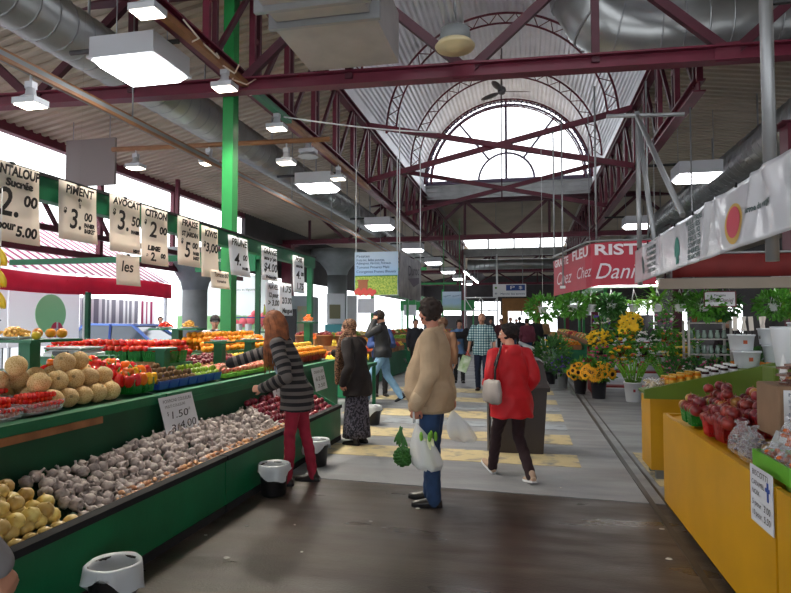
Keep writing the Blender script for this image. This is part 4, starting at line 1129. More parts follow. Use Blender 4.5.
# cantaloupes
random.seed(5)
ML = 'netted beige cantaloupe piled on the near counter'
mel = []
for k in range(5): mel.append((-3.17, 3.53 + k*0.146, 0))
for k in range(8): mel.append((-3.33, 3.45 + k*0.146 - 0.07, 0) if k else (-3.54, 3.2, 0))
for k in range(7): mel.append((-3.55, 3.36 + k*0.148, 0))
for k in range(5): mel.append((-3.25, 3.5 + k*0.16, 1))
for k in range(6): mel.append((-3.44, 3.36 + k*0.155, 1))
for (x, y) in ((-3.62, 3.05), (-3.7, 3.25), (-3.36, 3.42), (-3.33, 3.82), (-3.36, 4.0)): mel.append((x, y, 2 if x > -3.5 else 1))
for (x, y, L) in mel:
    if abs(x+3.62) < .12 and abs(y-3.8) < .12: continue
    place(F['melon'], (x, y, cz(x) + .07 + L*0.108), ML, 'cantaloupes on the near counter', (random.uniform(-1.5, 1.5), random.uniform(-1.5, 1.5), random.uniform(0, 6)), random.uniform(.93, 1.07))
# peppers in green baskets
pl = {'pep_red': 'glossy red bell pepper heaped in a green basket', 'pep_orange': 'glossy orange bell pepper heaped in a green basket', 'pep_yellow': 'glossy yellow bell pepper heaped in a green basket'}
pg = {'pep_red': 'red peppers in the green baskets', 'pep_orange': 'orange peppers in the green baskets', 'pep_yellow': 'yellow peppers in the green baskets'}
for (x, y) in ((-3.17, 4.36), (-3.17, 4.52), (-3.36, 4.4), (-3.36, 4.58), (-3.55, 4.44), (-3.55, 4.62), (-3.74, 4.4), (-3.74, 4.58), (-3.74, 4.2)):
    basket('green', x, y, cz(x)+.02, 'green slatted basket of bell peppers beside the cantaloupes', 'green baskets of peppers', ['pep_red', 'pep_orange', 'pep_red', 'pep_orange', 'pep_yellow'], pl, pg, 8, .038, sc=1.12)
# kiwis and limes in blue baskets
for k in range(4):
    for (x, it) in ((-3.16, 'kiwi'), (-3.33, 'kiwi'), (-3.5, 'kiwi')):
        basket('blue', x, 4.72 + k*.155, cz(x)+.016, 'blue plastic tub of kiwis on the counter', 'blue tubs of kiwis', it, 'brown fuzzy kiwi in a blue tub', 'kiwis in the blue tubs', 8, .03)
for k in range(3):
    for x in (-3.16, -3.33):
        basket('blue', x, 5.34 + k*.155, cz(x)+.016, 'blue plastic tub of green limes on the counter', 'blue tubs of limes', 'lime', 'green lime in a blue tub', 'limes in the blue tubs', 8, .03)
# nectarines in flat green trays
tr = MB(); tr.box(-.16, .16, -.11, .11, 0, .01)
for a in ((-.16, -.15, -.11, .11), (.15, .16, -.11, .11)): tr.box(a[0], a[1], a[2], a[3], .01, .04)
for a in ((-.15, .15, -.11, -.1), (-.15, .15, .1, .11)): tr.box(a[0], a[1], a[2], a[3], .01, .04)
TR = proto('fruit_tray', tr, M['bright_leaf'], 'tray')
for k in range(5):
    y = 5.9 + k*.235; x = -3.24; z = cz(x) + .035
    place(TR, (x, y, z - .01), 'flat green tray of pink nectarines in front of the cardigan shopper', 'green trays of nectarines', (0, 0.13, 0))
    for i in range(4):
        for j in range(3):
            place(F['pink'], (x + .105 - i*.07, y - .07 + j*.07, z + .04 + i*.009 + random.uniform(0, .006)), 'pink and cream nectarine in a flat green tray', 'nectarines in the green trays')
for k in range(4):
    basket('blue', -3.16, 7.18 + k*.155, cz(-3.16)+.016, 'blue plastic tub of brown fruit near the reaching shopper', 'blue tubs of brown fruit', 'fig', 'small brown russet fruit on the counter', 'brown fruit on the counter', 8, .03)
for i in range(3):
    for j in range(21):
        x = -3.47 - i*.066 if i else -3.45; y = 5.9 + j*.068
        place(F['fig'], (x + random.uniform(-.012, .012), y + random.uniform(-.016, .016), cz(x) + .034 + random.uniform(0, .018)), 'small brown russet fruit on the counter', 'brown fruit on the counter')
for i in range(3):
    for j in range(17):
        x = -3.7 - i*.075; y = 5.95 + j*.078
        place(F['plum'], (x + random.uniform(-.012, .012), y + random.uniform(-.02, .02), cz(x) + .05 + .02*i + random.uniform(0, .025)), 'dark red plum in the row behind the brown fruit', 'plums behind the brown fruit')
# oranges piled at the back
BX = thing('display_shelf', (-4.25, 7.5, 1.06), 'green raised shelf under the heap of oranges', 'shelf')
MB().box(-4.55, -3.94, 6.5, 9.2, 1.1, 1.16).build('shelf_board', M['green'], BX)
mb = MB()
for y in (6.55, 7.9, 9.15): mb.box(-4.52, -3.97, y-.02, y+.02, 1.02, 1.1)
mb.build('support', M['dark_green'], BX)
for L in range(4):
    for i in range(6 - L):
        for j in range(26 - 2*L):
            if L < 3 and 0 < i < 5 - L and L < 2: continue
            x = -4.0 - .04*L - i*.081; y = 6.92 + .042*L + j*.083
            if abs(x+4.33) < .15 and abs(y-8.19) < .15: continue
            if random.random() < .06 and L > 1: continue
            place(F['orange'], (x + random.uniform(-.012, .012), y + random.uniform(-.02, .02), 1.2 + L*.06 + random.uniform(-.004, .014)), 'orange in the big heap at the back of the counter', 'oranges in the big heap')
for k in range(3):
    basket('red', -4.05 - .0*k, 6.22 + k*.16, cz(-4.05)+.02, 'red slatted basket of tomatoes by the heap of oranges', 'red baskets of tomatoes by the oranges', 'tomato', 'red tomato in a red basket by the oranges', 'tomatoes in the red baskets', 8, .038, sc=1.1)
# red baskets of oranges and yellow apples near the headscarf shopper
for k in range(9):
    basket('red', -3.2, 7.86 + k*.152, cz(-3.2)+.02, 'red slatted basket of oranges by the headscarf shopper', 'red baskets of oranges', 'orange', 'orange in a red basket by the headscarf shopper', 'oranges in the red baskets', 8, .038, sc=1.1)
    basket('red', -3.4, 7.86 + k*.152, cz(-3.4)+.06, 'red slatted basket of yellow apples in the second row', 'red baskets of yellow apples', 'peach', 'yellow apple in a red basket in the second row', 'yellow apples in the red baskets', 8, .038, sc=1.1)
for i in range(3):
    for j in range(18):
        x = -3.6 - i*.08; y = 7.8 + j*.08
        place(F['peach'], (x + random.uniform(-.012, .012), y + random.uniform(-.02, .02), cz(x) + .05 + .03*i + random.uniform(0, .014)), 'yellow apple lying loose behind the red baskets', 'loose yellow apples')
for j in range(18):
    place(F['lemon'], (-3.9 + .01*(j % 2), 7.3 + j*.085, cz(-3.9) + .045), 'yellow lemon in the row in front of the oranges', 'lemons before the oranges')
# tomatoes on their own cross shelf
TS = thing('tomato_shelf', (-4.35, 5.75, 1.0), 'green and bare wood shelf holding the long row of tomatoes', 'shelf')
MB().box(-5.2, -3.62, 5.6, 6.05, 1.09, 1.12).build('shelf_board', M['green'], TS)
MB().box(-4.45, -3.62, 5.575, 5.6, 1.075, 1.14).build('front_rail', M['wood'], TS)
MB().box(-5.2, -4.46, 5.575, 5.6, 1.075, 1.14).build('green_rail', M['green'], TS)
mb = MB(); mb.box(-5.18, -5.12, 5.62, 5.68, 0, 1.09); mb.box(-5.18, -5.12, 5.98, 6.04, 0, 1.09); mb.box(-3.7, -3.64, 5.62, 5.68, 1.02, 1.09); mb.box(-3.7, -3.64, 5.98, 6.04, 1.02, 1.09)
mb.build('support', M['green'], TS)
for k in range(9):
    place(B['green'], (-5.1 + k*.172, 5.72, 1.12), 'green slatted basket under the long row of tomatoes', 'green baskets under the tomatoes', (0, 0, 0), 1.22)
    place(B['green'], (-5.1 + k*.172, 5.9, 1.12), 'green slatted basket under the rear row of tomatoes', 'rear green baskets under the tomatoes', (0, 0, 0), 1.22)
for L in range(2):
    for j in range(18):
        for i in range(4 - L):
            place(F['tomato'], (-5.13 + j*.086 + .03*L, 5.66 + i*.086 + .04*L, 1.265 + L*.062 + random.uniform(0, .01)), 'ripe red tomato in the long row on the wooden shelf', 'tomatoes on the wooden shelf', (random.uniform(-.4, .4), random.uniform(-.4, .4), random.uniform(0, 6)))

# pedestals with sample plates
def pedestal(x, y, zt, w, d, label, zb=None):
    zb = cz(x) if zb is None else zb
    r = thing('display_pedestal', (x, y, zb), label, 'pedestal')
    MB().box(x-.05, x+.05, y-.05, y+.05, zb+.005, zt-.02).build('post', M['green'], r)
    MB().box(x-w/2, x+w/2, y-d/2, y+d/2, zt-.02, zt).build('tray_board', M['green'], r)
    return r
def plate(x, y, z, r, label):
    z += .002
    return tag(MB().lathe([(r*.6, 0), (r*.7, .004), (r, .016), (r*.98, .019), (r*.68, .008)], (x, y, z), 20).build('plate', M['white']), label, 'plate', None)
def chunk(name, m, a, b, c): return proto(name, MB().ball((0, 0, 0), (a, b, c), 8, 6), m, 'fruit piece')
F['melonbit'] = chunk('melon_slice', mat('cut melon flesh', rgb(240, 186, 88), 0.3, rnd=.1), .03, .015, .012)
F['carrotbit'] = chunk('orange_slice', mat('cut orange flesh', rgb(236, 120, 36), 0.3, rnd=.08), .03, .016, .012)
F['tombit'] = chunk('tomato_slice', mat('cut tomato flesh', rgb(214, 60, 44), 0.25, rnd=.08), .028, .018, .012)
F['kiwibit'] = chunk('fruit_slice', mat('cut golden fruit flesh', rgb(196, 150, 66), 0.35, rnd=.12), .028, .018, .012)
def pile(it, x, y, z, r, h, n, label, group):
    for k in range(n):
        t = k/n; rr = r*math.sqrt(1-t)*random.uniform(.35, 1); a = k*2.4
        place(F[it], (x + rr*math.cos(a), y + rr*math.sin(a), z + .014 + h*t), label, group)
pedestal(-3.62, 3.8, 1.43, .5, .5, 'green pedestal tray rising out of the cantaloupes', cz(-3.62))
plate(-3.7, 3.74, 1.43, .15, 'white plate of melon slices on the nearest pedestal'); pile('melonbit', -3.7, 3.74, 1.44, .12, .06, 34, 'yellow melon slice on the nearest sample plate', 'melon slices on the sample plate')
for (dx, dy) in ((.12, .18), (-.12, .2), (.0, .2)): place(F['orange'], (-3.62+dx, 3.8+dy, 1.471), 'orange standing on the nearest green pedestal', 'oranges on the pedestal')
place(F['lemon'], (-3.45, 3.68, 1.46), 'yellow lemon alone on the nearest green pedestal', None, (1.5, 0, 0))
pedestal(-3.58, 5.42, 1.29, .2, .2, 'green pedestal with an empty white tray in front of the tomatoes')
tag(MB().box(-3.68, -3.48, 5.32, 5.52, 1.292, 1.30).build('flat_tray', M['white']), 'empty flat white tray on the green pedestal by the tomatoes', 'tray')
pedestal(-3.46, 6.35, 1.33, .26, .26, 'green pedestal with tomato slices, right of the wooden shelf', cz(-3.46))
plate(-3.46, 6.35, 1.33, .11, 'white plate of tomato slices on the pedestal right of the wooden shelf'); pile('tombit', -3.46, 6.35, 1.335, .09, .03, 18, 'red tomato slice on the low sample plate', 'tomato slices on the low plate')
pedestal(-3.5, 7.2, 1.32, .28, .28, 'green pedestal with golden fruit slices before the oranges')
plate(-3.5, 7.2, 1.32, .12, 'white plate of golden fruit slices before the oranges'); pile('kiwibit', -3.5, 7.2, 1.325, .1, .04, 24, 'golden fruit slice on the plate before the oranges', 'golden slices on the plate')
pedestal(-3.45, 9.18, 1.55, .3, .22, 'tall green pedestal heaped with orange slices, right of the long haired shopper')
plate(-3.45, 9.18, 1.55, .11, 'white plate heaped with orange slices on the tall pedestal'); pile('carrotbit', -3.45, 9.18, 1.555, .1, .1, 36, 'orange slice heaped on the tall pedestal', 'orange slices on the tall pedestal')
pedestal(-4.45, 7.05, 1.47, .7, .22, 'green pedestal carrying two sample plates behind the tomatoes', cz(-4.45))
plate(-4.62, 7.05, 1.47, .12, 'white plate of tomato slices, left of two on the rear pedestal'); pile('tombit', -4.62, 7.05, 1.475, .1, .06, 26, 'red tomato slice on the rear pedestal', 'tomato slices on the rear pedestal')
plate(-4.27, 7.05, 1.47, .12, 'white plate of melon slices, right of two on the rear pedestal'); pile('melonbit', -4.27, 7.05, 1.475, .1, .08, 28, 'yellow melon slice on the rear pedestal', 'melon slices on the rear pedestal')
pedestal(-4.0, 9.05, 1.4, .3, .22, 'green pedestal with fruit slices behind the long haired shopper', 1.16)
plate(-4.0, 9.05, 1.4, .12, 'white plate of melon slices behind the long haired shopper'); pile('melonbit', -4.0, 9.05, 1.405, .1, .04, 22, 'yellow melon slice behind the long haired shopper', 'melon slices behind the shopper')
# weighing scale
SC = thing('weighing_scale', (-4.12, 4.85, 1.2), 'grey weighing scale on a green stand left of the tomatoes', 'scale')
mb = MB(); mb.loft([q(.2, .16, 0), q(.2, .16, .03), q(.16, .12, .06)], smooth=False); mb.xf(Matrix.Translation((-4.12, 4.85, 1.24))); mb.build('body', M['white'], SC)
MB().rbox(-4.32, -3.92, 4.68, 5.0, 1.305, 1.325, .01).build('pan', M['galv'], SC)
MB().box(-4.2, -4.05, 4.66, 4.69, 1.25, 1.29).build('display', M['black'], SC)
SS = thing('scale_stand', (-4.12, 4.85, 1.0), 'green painted stand under the weighing scale', 'stand')
MB().box(-4.42, -3.82, 4.62, 5.08, 1.21, 1.24).build('top_board', M['green'], SS)
for (x, y) in ((-4.38, 4.66), (-3.86, 4.66), (-4.38, 5.04), (-3.86, 5.04)): MB().box(x-.02, x+.02, y-.02, y+.02, cz(x)+.004, 1.21).build('leg', M['green'], SS)
# price cards on the stall front
def card(y0, y1, zt, zb, x0, x1, lines, label):
    r = thing('price_card', ((x0+x1)/2, (y0+y1)/2, zb), label, 'sign')
    g = [[(x0 + (x1-x0)*v, y0 + (y1-y0)*u, zt + (zb-zt)*v) for u in (0, .5, 1)] for v in (0, .5, 1)]
    MB().sheet(g, False, .003).build('sheet', M['white_paper'], r)
    for (t, fx, v, sz, wd) in lines:
        text(r, t, sz*(zt-zb), (x0 + (x1-x0)*v + .004, (y0+y1)/2 + fx*(y1-y0), zt + (zb-zt)*v), (0, 1, 0), (-(x1-x0), 0, zt-zb), M['ink'], width=wd*(y1-y0) if wd else None, shear=.15)
    return r
card(4.42, 4.92, .93, .60, -2.955, -2.86, [('POIVRONS COULEURS', 0, .12, .12, .85), ('MULTI COULEURS', -.1, .25, .1, .6), ('$', -.36, .42, .14, None), ('1.50', -.05, .48, .26, .5), ('LB', .28, .4, .1, None), ('3/', -.25, .8, .28, .26), ('4.00', .15, .76, .28, .5)], 'white price card reading 1.50 and 3/4.00 leaning above the garlic')
card(6.62, 7.0, .86, .56, -2.955, -2.86, [('NECTAR', 0, .15, .18, .8), ('1.99', 0, .4, .24, .7), ('$2.00', 0, .75, .28, .85)], 'white price card leaning behind the striped cardigan shopper')
card(8.0, 8.5, .9, .58, -2.955, -2.88, [('ORANGES', 0, .2, .18, .8), ('6/2.00', 0, .5, .26, .75), ('2.50', 0, .8, .22, .6)], 'grey-white price card below the red baskets of oranges')
# waste bins with liners
LIN = film('milky bin liner', rgb(215, 222, 228), 0.75, 0.3)
def bin_(x, y, label, seed, first=[None]):
    random.seed(seed)
    r = thing('waste_bin', (x, y, 0), label, 'bin')
    MB().lathe([(.1, 0.0), (.108, .01), (.128, .25), (.132, .265), (.126, .27), (.122, .26), (.102, .02)], (x, y, 0), 28).build('tub', M['black'], r)
    n = 32; rings = []
    ph = [random.uniform(0, 6) for _ in range(4)]
    for k, (rr, z, a) in enumerate([(.096, .1, .0), (.116, .25, .002), (.134, .285, .003), (.144, .275, .004), (.147, .23, .008), (.15, .185, .014)]):
        rings.append([(x + (rr + a*math.sin(5*t+ph[0]) + a*.6*math.sin(11*t+ph[1]))*math.cos(t), y + (rr + a*math.sin(5*t+ph[0]))*math.sin(t), z + (0.05*math.sin(2*t+ph[2])+.02*math.sin(5*t+ph[3]) if k == 5 else 0)) for t in [2*PI*j/n for j in range(n)]])
    MB().loft(rings, True, False).build('liner', LIN, r)
    return r
bin_(-2.16, 2.86, 'black waste bin with white liner, nearest to the camera by the stall', 1)
bin_(-2.24, 5.12, 'black waste bin with white liner beside the red jeans', 2)
bin_(-2.24, 6.25, 'black waste bin with white liner behind the red jeans', 3)
bin_(-2.3, 8.9, 'small waste bin with white liner beyond the headscarf shopper', 4)
# litter on the floor
lit = mat('pale litter', rgb(206, 206, 200), 0.8)
random.seed(9)
for k, (x, y) in enumerate([(-1.2, 4.6), (-1.5, 3.9), (-2.1, 4.3), (-1.95, 3.7), (-.9, 5.0), (.9, 4.3), (.98, 4.9), (.55, 7.0), (-2.3, 4.05), (-1.1, 3.3), (-1.75, 4.4), (.3, 5.9)]):
    s_ = random.uniform(.012, .03)
    mb = MB(); n = 7; mb.loft([[(x + s_*random.uniform(.6, 1)*math.cos(2*PI*j/n), y + s_*.7*random.uniform(.6, 1)*math.sin(2*PI*j/n), z) for j in range(n)] for z in (.001, .005)], smooth=False)
    tag(mb.build('litter_scrap', lit), 'tiny pale scrap of litter lying on the aisle floor', 'litter', 'scraps of litter on the floor')
# ================================================================== PEOPLE
def hand(mb, w, d, n, side, curl=0.5, s=1.0):
    """palm, four unequal bent fingers and a thumb; d = pointing direction, n = palm normal"""
    w = V(w); d = V(d).normalized(); n = V(n); n = (n - d*n.dot(d)).normalized(); l = d.cross(n)*side
    mb.rc(w - d*.02*s, w + d*.03*s, .024*s, .022*s, 8)
    for k, off in enumerate((-.03, -.01, .01, .03)):
        kn = w + d*(.085 - abs(k-1.4)*.004)*s + l*off*s
        mb.rc(w + d*.02*s + l*off*.6*s, kn, .014*s, .0115*s, 8)
        p = kn; dd = d.copy(); L = (.074, .082, .077, .06)[k]
        for seg, fr in enumerate((.45, .3, .25)):
            a = curl*(.75 if seg == 0 else .85)
            dd = (dd*math.cos(a) + n*math.sin(a)).normalized()
            nn = (n - dd*n.dot(dd))
            q_ = p + dd*L*fr*s
            mb.rc(p, q_, (.0105, .0095, .0085)[seg]*s, (.0095, .0085, .0075)[seg]*s, 8)
            p = q_; n_ = dd.cross(l*side); n = n if nn.length < 1e-4 else nn.normalized()
        n = V(d.cross(l)*-1*side); n = -(l*side).cross(d)*-1 if False else (l*side).cross(d)*-1
        n = d.cross(l*side)*-1
    nn = n
    t0 = w + d*.02*s - l*.026*s; t1 = t0 + (d*.7 - l*.75 + nn*.25).normalized()*.04*s; t2 = t1 + (d*.9 - l*.2 + nn*.45).normalized()*.035*s; t3 = t2 + (d*.9 + l*.2 + nn*.5).normalized()*.025*s
    mb.chain([t0, t1, t2, t3], [.014*s, .0115*s, .0105*s, .009*s], 8)

def head_shape(mb, hc, R, s, long_nose=1.0):
    E = lambda c, r: mb.ball(hc + R @ (V(c)*s), [k*s for k in r], 16, 12, R)
    E((0, -.012, .03), (.076, .096, .088)); E((0, .016, -.03), (.062, .074, .078)); E((0, .055, -.085), (.032, .028, .022)); E((0, .04, -.02), (.058, .05, .06))
    mb.rc(hc + R @ (V((0, .088, .018))*s), hc + R @ (V((0, .112*long_nose, -.026))*s), .009*s, .014*s, 8)
    E((.012, .098, -.03), (.009, .01, .008)); E((-.012, .098, -.03), (.009, .01, .008))
    E((0, .086, -.062), (.024, .012, .012)); E((0, .084, .03), (.05, .014, .012))
    for sg in (-1, 1):
        E((sg*.078, -.01, -.008), (.009, .02, .03)); E((sg*.036, .066, -.02), (.022, .02, .022))

def hair_short(mb, hc, R, s, n=130, thick=.02, low=-.05, front=.055, seed=1, bump=.012):
    rnd = random.Random(seed)
    mb.ball(hc + R @ (V((0, -.022, .034))*s), [.082*s, .098*s, .092*s], 16, 12, R)
    k = 0
    while k < n:
        v = V((rnd.gauss(0, 1), rnd.gauss(0, 1), rnd.gauss(0, 1))).normalized()
        p = V((v.x*.08, v.y*.1 - .014, v.z*.09 + .03))
        if p.z < low or (p.y > front - .02 and p.z < .085) or (abs(p.x) > .05 and p.y > .0 and p.z < .02): continue
        r = thick*rnd.uniform(.7, 1.2)
        mb.ball(hc + R @ (p*s), r*s, 6, 5); k += 1

def person(loc, head_dir, h, label, P, O, vox=.011, group=None):
    """P: pose (joints in a 1.75 m figure facing +y), O: outfit"""
    s = h/1.75
    root = thing('person', (loc[0], loc[1], 0), label, 'person', group, math.atan2(-head_dir[0], head_dir[1]))
    J = dict(hipL=(-.09, 0, .9), hipR=(.09, 0, .9), kneeL=(-.1, .02, .49), kneeR=(.1, .02, .49), ankL=(-.105, -.02, .085), ankR=(.105, -.02, .085),
             elL=(-.25, -.03, 1.13), elR=(.25, -.03, 1.13), wrL=(-.25, .07, .88), wrR=(.25, .07, .88), lean=(0, 0), head=(0, 0, 0), toeL=0.0, toeR=0.0, rise=0.0,
             hdL=(0, .15, -1), hdR=(0, .15, -1), hnL=(1, 0, 0), hnR=(-1, 0, 0), curl=.5, dz=0, stoop=0)
    J.update(P)
    lx, ly = J['lean']
    wide = O.get('wide', 1.0); belly = O.get('belly', 0.0)
    def sh(z): t = max(0, (z-.93)/.5); return V((lx*t, ly*t + J['stoop']*max(0, t-.6), 0))
    def S(p): return V(p)*s
    shL = V((-.185*wide, 0, 1.41)) + sh(1.41); shR = V((.185*wide, 0, 1.41)) + sh(1.41)
    nb = V((0, -.01, 1.47)) + sh(1.47); hc = V((0, .03, 1.635)) + sh(1.6) + V((0, J['stoop']*.4, -abs(J['stoop'])*.3))
    yaw, pit, rol = J['head']
    R = Matrix.Rotation(yaw, 3, 'Z') @ Matrix.Rotation(pit, 3, 'X') @ Matrix.Rotation(rol, 3, 'Y')
    def ring(z, rx, ry, dy=0.0, n=20, bul=0.0):
        o = sh(z); return [S((o.x + rx*math.cos(2*PI*k/n), o.y + dy + ry*math.sin(2*PI*k/n) + bul*max(0, math.sin(2*PI*k/n))**.8, z)) for k in range(n)]
    T = [(.84, .13, .11, 0), (.93, .165*wide, .125, 0), (1.06, .145*wide, .11, 0), (1.18, .15*wide, .112, .0), (1.29, .165*wide, .118, .0), (1.38, .16*wide, .1, -.005), (1.44, .11, .075, -.01), (1.48, .062, .062, -.01)]
    # ---- body
    mb = MB()
    mb.loft([ring(z, rx*.93, ry*.93, dy, bul=belly*.8*math.exp(-((z-1.08)/.13)**2)) for z, rx, ry, dy in T])
    mb.rc(S(nb), S(hc + V((0, -.02, -.05))), .056*s, .052*s)
    head_shape(mb, S(hc), R, s)
    for a, b, c in (('hipL', 'kneeL', 'ankL'), ('hipR', 'kneeR', 'ankR')):
        mb.chain([S(J[a]), S(J[b]), S(J[c])], [.07*s, .05*s, .036*s])
    for sd, a, b, c in ((-1, shL, J['elL'], J['wrL']), (1, shR, J['elR'], J['wrR'])):
        mb.chain([S(a), S(b), S(c)], [.048*s, .037*s, .027*s])
        hand(mb, S(c), J['hdL' if sd < 0 else 'hdR'], J['hnL' if sd < 0 else 'hnR'], sd, J['curl'], s*.95)
    link(fuse(mb, min(vox, .0085), 2, .4), 'body', O.get('skin', M['skin']), root, False)
    if vox < .012:
        for sg in (-1, 1):
            c = S(hc) + R @ (V((sg*.03, .083, .012))*s)
            e = MB().ball(c, .0125*s, 10, 8).build('eye', M['eye'], root, False)
            MB().ball(c + R @ V((0, .0085*s, 0)), .0065*s, 8, 6).build('iris', M['iris'], e, False)
        MB().ball(S(hc) + R @ (V((0, .096, -.062))*s), [.02*s, .005*s, .006*s], 10, 6, R).build('mouth', M['lip'], root, False)
    # ---- trousers / skirt
    if 'skirt' in O:
        z0 = O.get('skirt_z', .1); n = 40; rings = []
        for t in [i/12 for i in range(13)]:
            z = 1.02 - (1.02-z0)*t; rx = .165*wide + .06*t; ry = .125 + .055*t
            rings.append([S((rx*(1 + .05*t*math.sin(9*a))*math.cos(a), .01 + ry*(1 + .06*t*math.sin(9*a+1))*math.sin(a), z)) for a in [2*PI*k/n for k in range(n)]])
        MB().loft(rings).build('skirt', O['skirt'], root, False)
    if 'trousers' in O:
        mb = MB(); f = O.get('leg', 1.0)
        mb.loft([ring(z, rx*1.04+.008, ry*1.04+.01, dy, bul=belly*.7*math.exp(-((z-1.08)/.13)**2)) for z, rx, ry, dy in T[:2]] + [ring(1.0, .14*wide, .1)])
        for a, b, c in (('hipL', 'kneeL', 'ankL'), ('hipR', 'kneeR', 'ankR')):
            k_ = V(J[b]); an = V(J[c]) + V((0, -.005, -.035)); hp = V(J[a]) + V((0, 0, -.02))
            mid = k_.lerp(an, .35) + V((0, -.012, 0))
            mb.chain([S(hp), S(hp.lerp(k_, .5)), S(k_), S(mid), S(an)], [.094*s*wide, .083*s*f, .068*s*f, .066*s*f, .056*s*f])
        me = fuse(mb, vox, 3); 
        rip = .004*s
        for v, nv in zip(me.vertices, [w_.normal.copy() for w_ in me.vertices]): v.co += nv*rip*math.sin(v.co.z*70/s + 3*math.sin(v.co.x*40))*(.6 if v.co.z < .6*s else .25)
        link(me, 'trousers', O['trousers'], root, False)
    # ---- shoes
    for sg, nm, tn, an in ((-1, 'ankL', 'toeL', 0), (1, 'ankR', 'toeR', 0)):
        a = V(J[nm]); pitch = J[tn]
        Rf = Matrix.Rotation(J.get('turn', {}).get(nm, sg*-.1), 3, 'Z') @ Matrix.Rotation(pitch, 3, 'X')
        prof = [(-.075, .026, .03), (-.05, .037, .045), (0, .038, .06), (.06, .044, .045), (.12, .046, .034), (.165, .036, .026), (.185, .018, .018)]
        mb = MB(); rings = []
        base = a + V((0, 0, -.085))
        for y, hw, hh in prof:
            rings.append([S(a + Rf @ V((hw*math.cos(t), y, -.078 + .012 + hh*1.1*max(0, math.sin(t)) + (-.004 if math.sin(t) < 0 else 0)))) for t in [2*PI*k/14 for k in range(14)]])
        mb.loft(rings); mb.rc(S(a + Rf @ V((0, -.02, -.03))), S(a + V((0, -.01, .01))), .042*s, .04*s, 12)
        sh_ = mb.build('shoe', O['shoe'], root, False)
        mb = MB(); mb.loft([[S(a + Rf @ V((x, y, z))) for x, y in [(hw*1.08*sg2, yy) for yy, hw, _ in (prof if sg2 > 0 else prof[::-1]) for sg2 in [sg2]] for x, y in [(x, y)]] if False else
                            [S(a + Rf @ V((hw*1.08, y, z))) for y, hw, _ in prof] + [S(a + Rf @ V((-hw*1.08, y, z))) for y, hw, _ in prof[::-1]] for z in (-.085, -.062)], smooth=False)
        mb.build('sole', O.get('sole', M['rubber']), sh_, False)
    # ---- top
    mb = MB(); g = O.get('loose', .022); hem = O.get('hem', .82)
    rows = []
    zs = [hem + (1.06-hem)*t for t in (0, .33, .66)] if hem < 1.0 else []
    for z in zs: rows.append((z, .183*wide + O.get('flare', .0)*(1.06-z), .145 + O.get('flare', .0)*(1.06-z), 0))
    rows += T[2:7]
    mb.loft([ring(z, rx+g, ry+g, dy, bul=belly*math.exp(-((z-1.06)/.17)**2)) for z, rx, ry, dy in rows] + [ring(1.475, .075+g*.5, .07+g*.5, -.01), ring(1.5, .064+g*.5, .064+g*.5, -.008)])
    cut = O.get('sleeve', 1.0)
    arms = []
    for a, b, c in ((shL, J['elL'], J['wrL']), (shR, J['elR'], J['wrR'])):
        b = V(b); c = V(c)
        if cut >= 1: pts = [a, a.lerp(b, .5), b, b.lerp(c, .55), b.lerp(c, .97)]; rs = [.066, .062, .055, .05, .043]
        else: pts = [a, a.lerp(b, .4), a.lerp(b, .8)]; rs = [.066, .066, .064]
        rs = [(r + g*.55)*s for r in rs]
        mb.chain([S(p) for p in pts], rs); arms.append([S(p) for p in pts])
        mb.rc(S(a), S(nb + V((0, 0, -.02))), .062*s, .06*s)
    if O.get('hood'):
        mb.ball(S(nb + V((0, -.1, -.02))), [.1*s, .055*s, .075*s], 14, 10); mb.tube([S(nb + V((.085*math.cos(t), -.02+.085*math.sin(t), .03))) for t in [2*PI*k/16 for k in range(16)]], .022*s, 8, closed=True, cap=False)
    if O.get('collar'):
        mb.tube([S(nb + V((.078*math.cos(t), -.0+.074*math.sin(t), .03 - .02*math.sin(t)))) for t in [2*PI*k/18 for k in range(18)]], .019*s, 8, closed=True, cap=False)
    me = fuse(mb, vox, 3)
    rnd = random.Random(len(label)); p1, p2, p3 = [rnd.uniform(0, 6) for _ in range(3)]
    for v, nv in zip(me.vertices, [w_.normal.copy() for w_ in me.vertices]):
        c = v.co.copy()
        v.co = c + nv*s*(.006*math.sin(c.z*26/s + 5*math.sin(c.x*9/s+p1) + p2) + .004*math.sin((c.x*30 + c.z*14 + c.y*22)/s + p3))
    vals = []
    for v in (me.vertices if O['top'] is STRIPE else []):
        best = v.co.z; bd = 1e9
        zt = max(.9, min(1.42, v.co.z/s)); o = sh(zt)
        dt = ((v.co.x/s - o.x)/(.17*wide))**2 + ((v.co.y/s - o.y - belly*math.exp(-((zt-1.06)/.16)**2))/.12)**2
        dt = (math.sqrt(dt) - 1)*.13*s
        for ar in arms:
            acc = 0
            for p, q_ in zip(ar[:-1], ar[1:]):
                e = q_-p; t = max(0, min(1, (v.co-p).dot(e)/e.length_squared)); dd = (v.co - p - e*t).length - .065*s
                if dd < bd: bd = dd; cand = 1.42*s - (acc + t*e.length)
                acc += e.length
        vals.append(cand if bd < dt - .005 else v.co.z)
    if vals: me.attributes.new('band', 'FLOAT', 'POINT').data.foreach_set('value', vals)
    link(me, O.get('top_name', 'jacket'), O['top'], root, False)
    info = dict(root=root, s=s, hc=S(hc), R=R, nb=S(nb), shL=S(shL), shR=S(shR), J=J, S=S, sh=sh, ring=ring)
    # ---- hair
    st = O.get('hair_style', 'short')
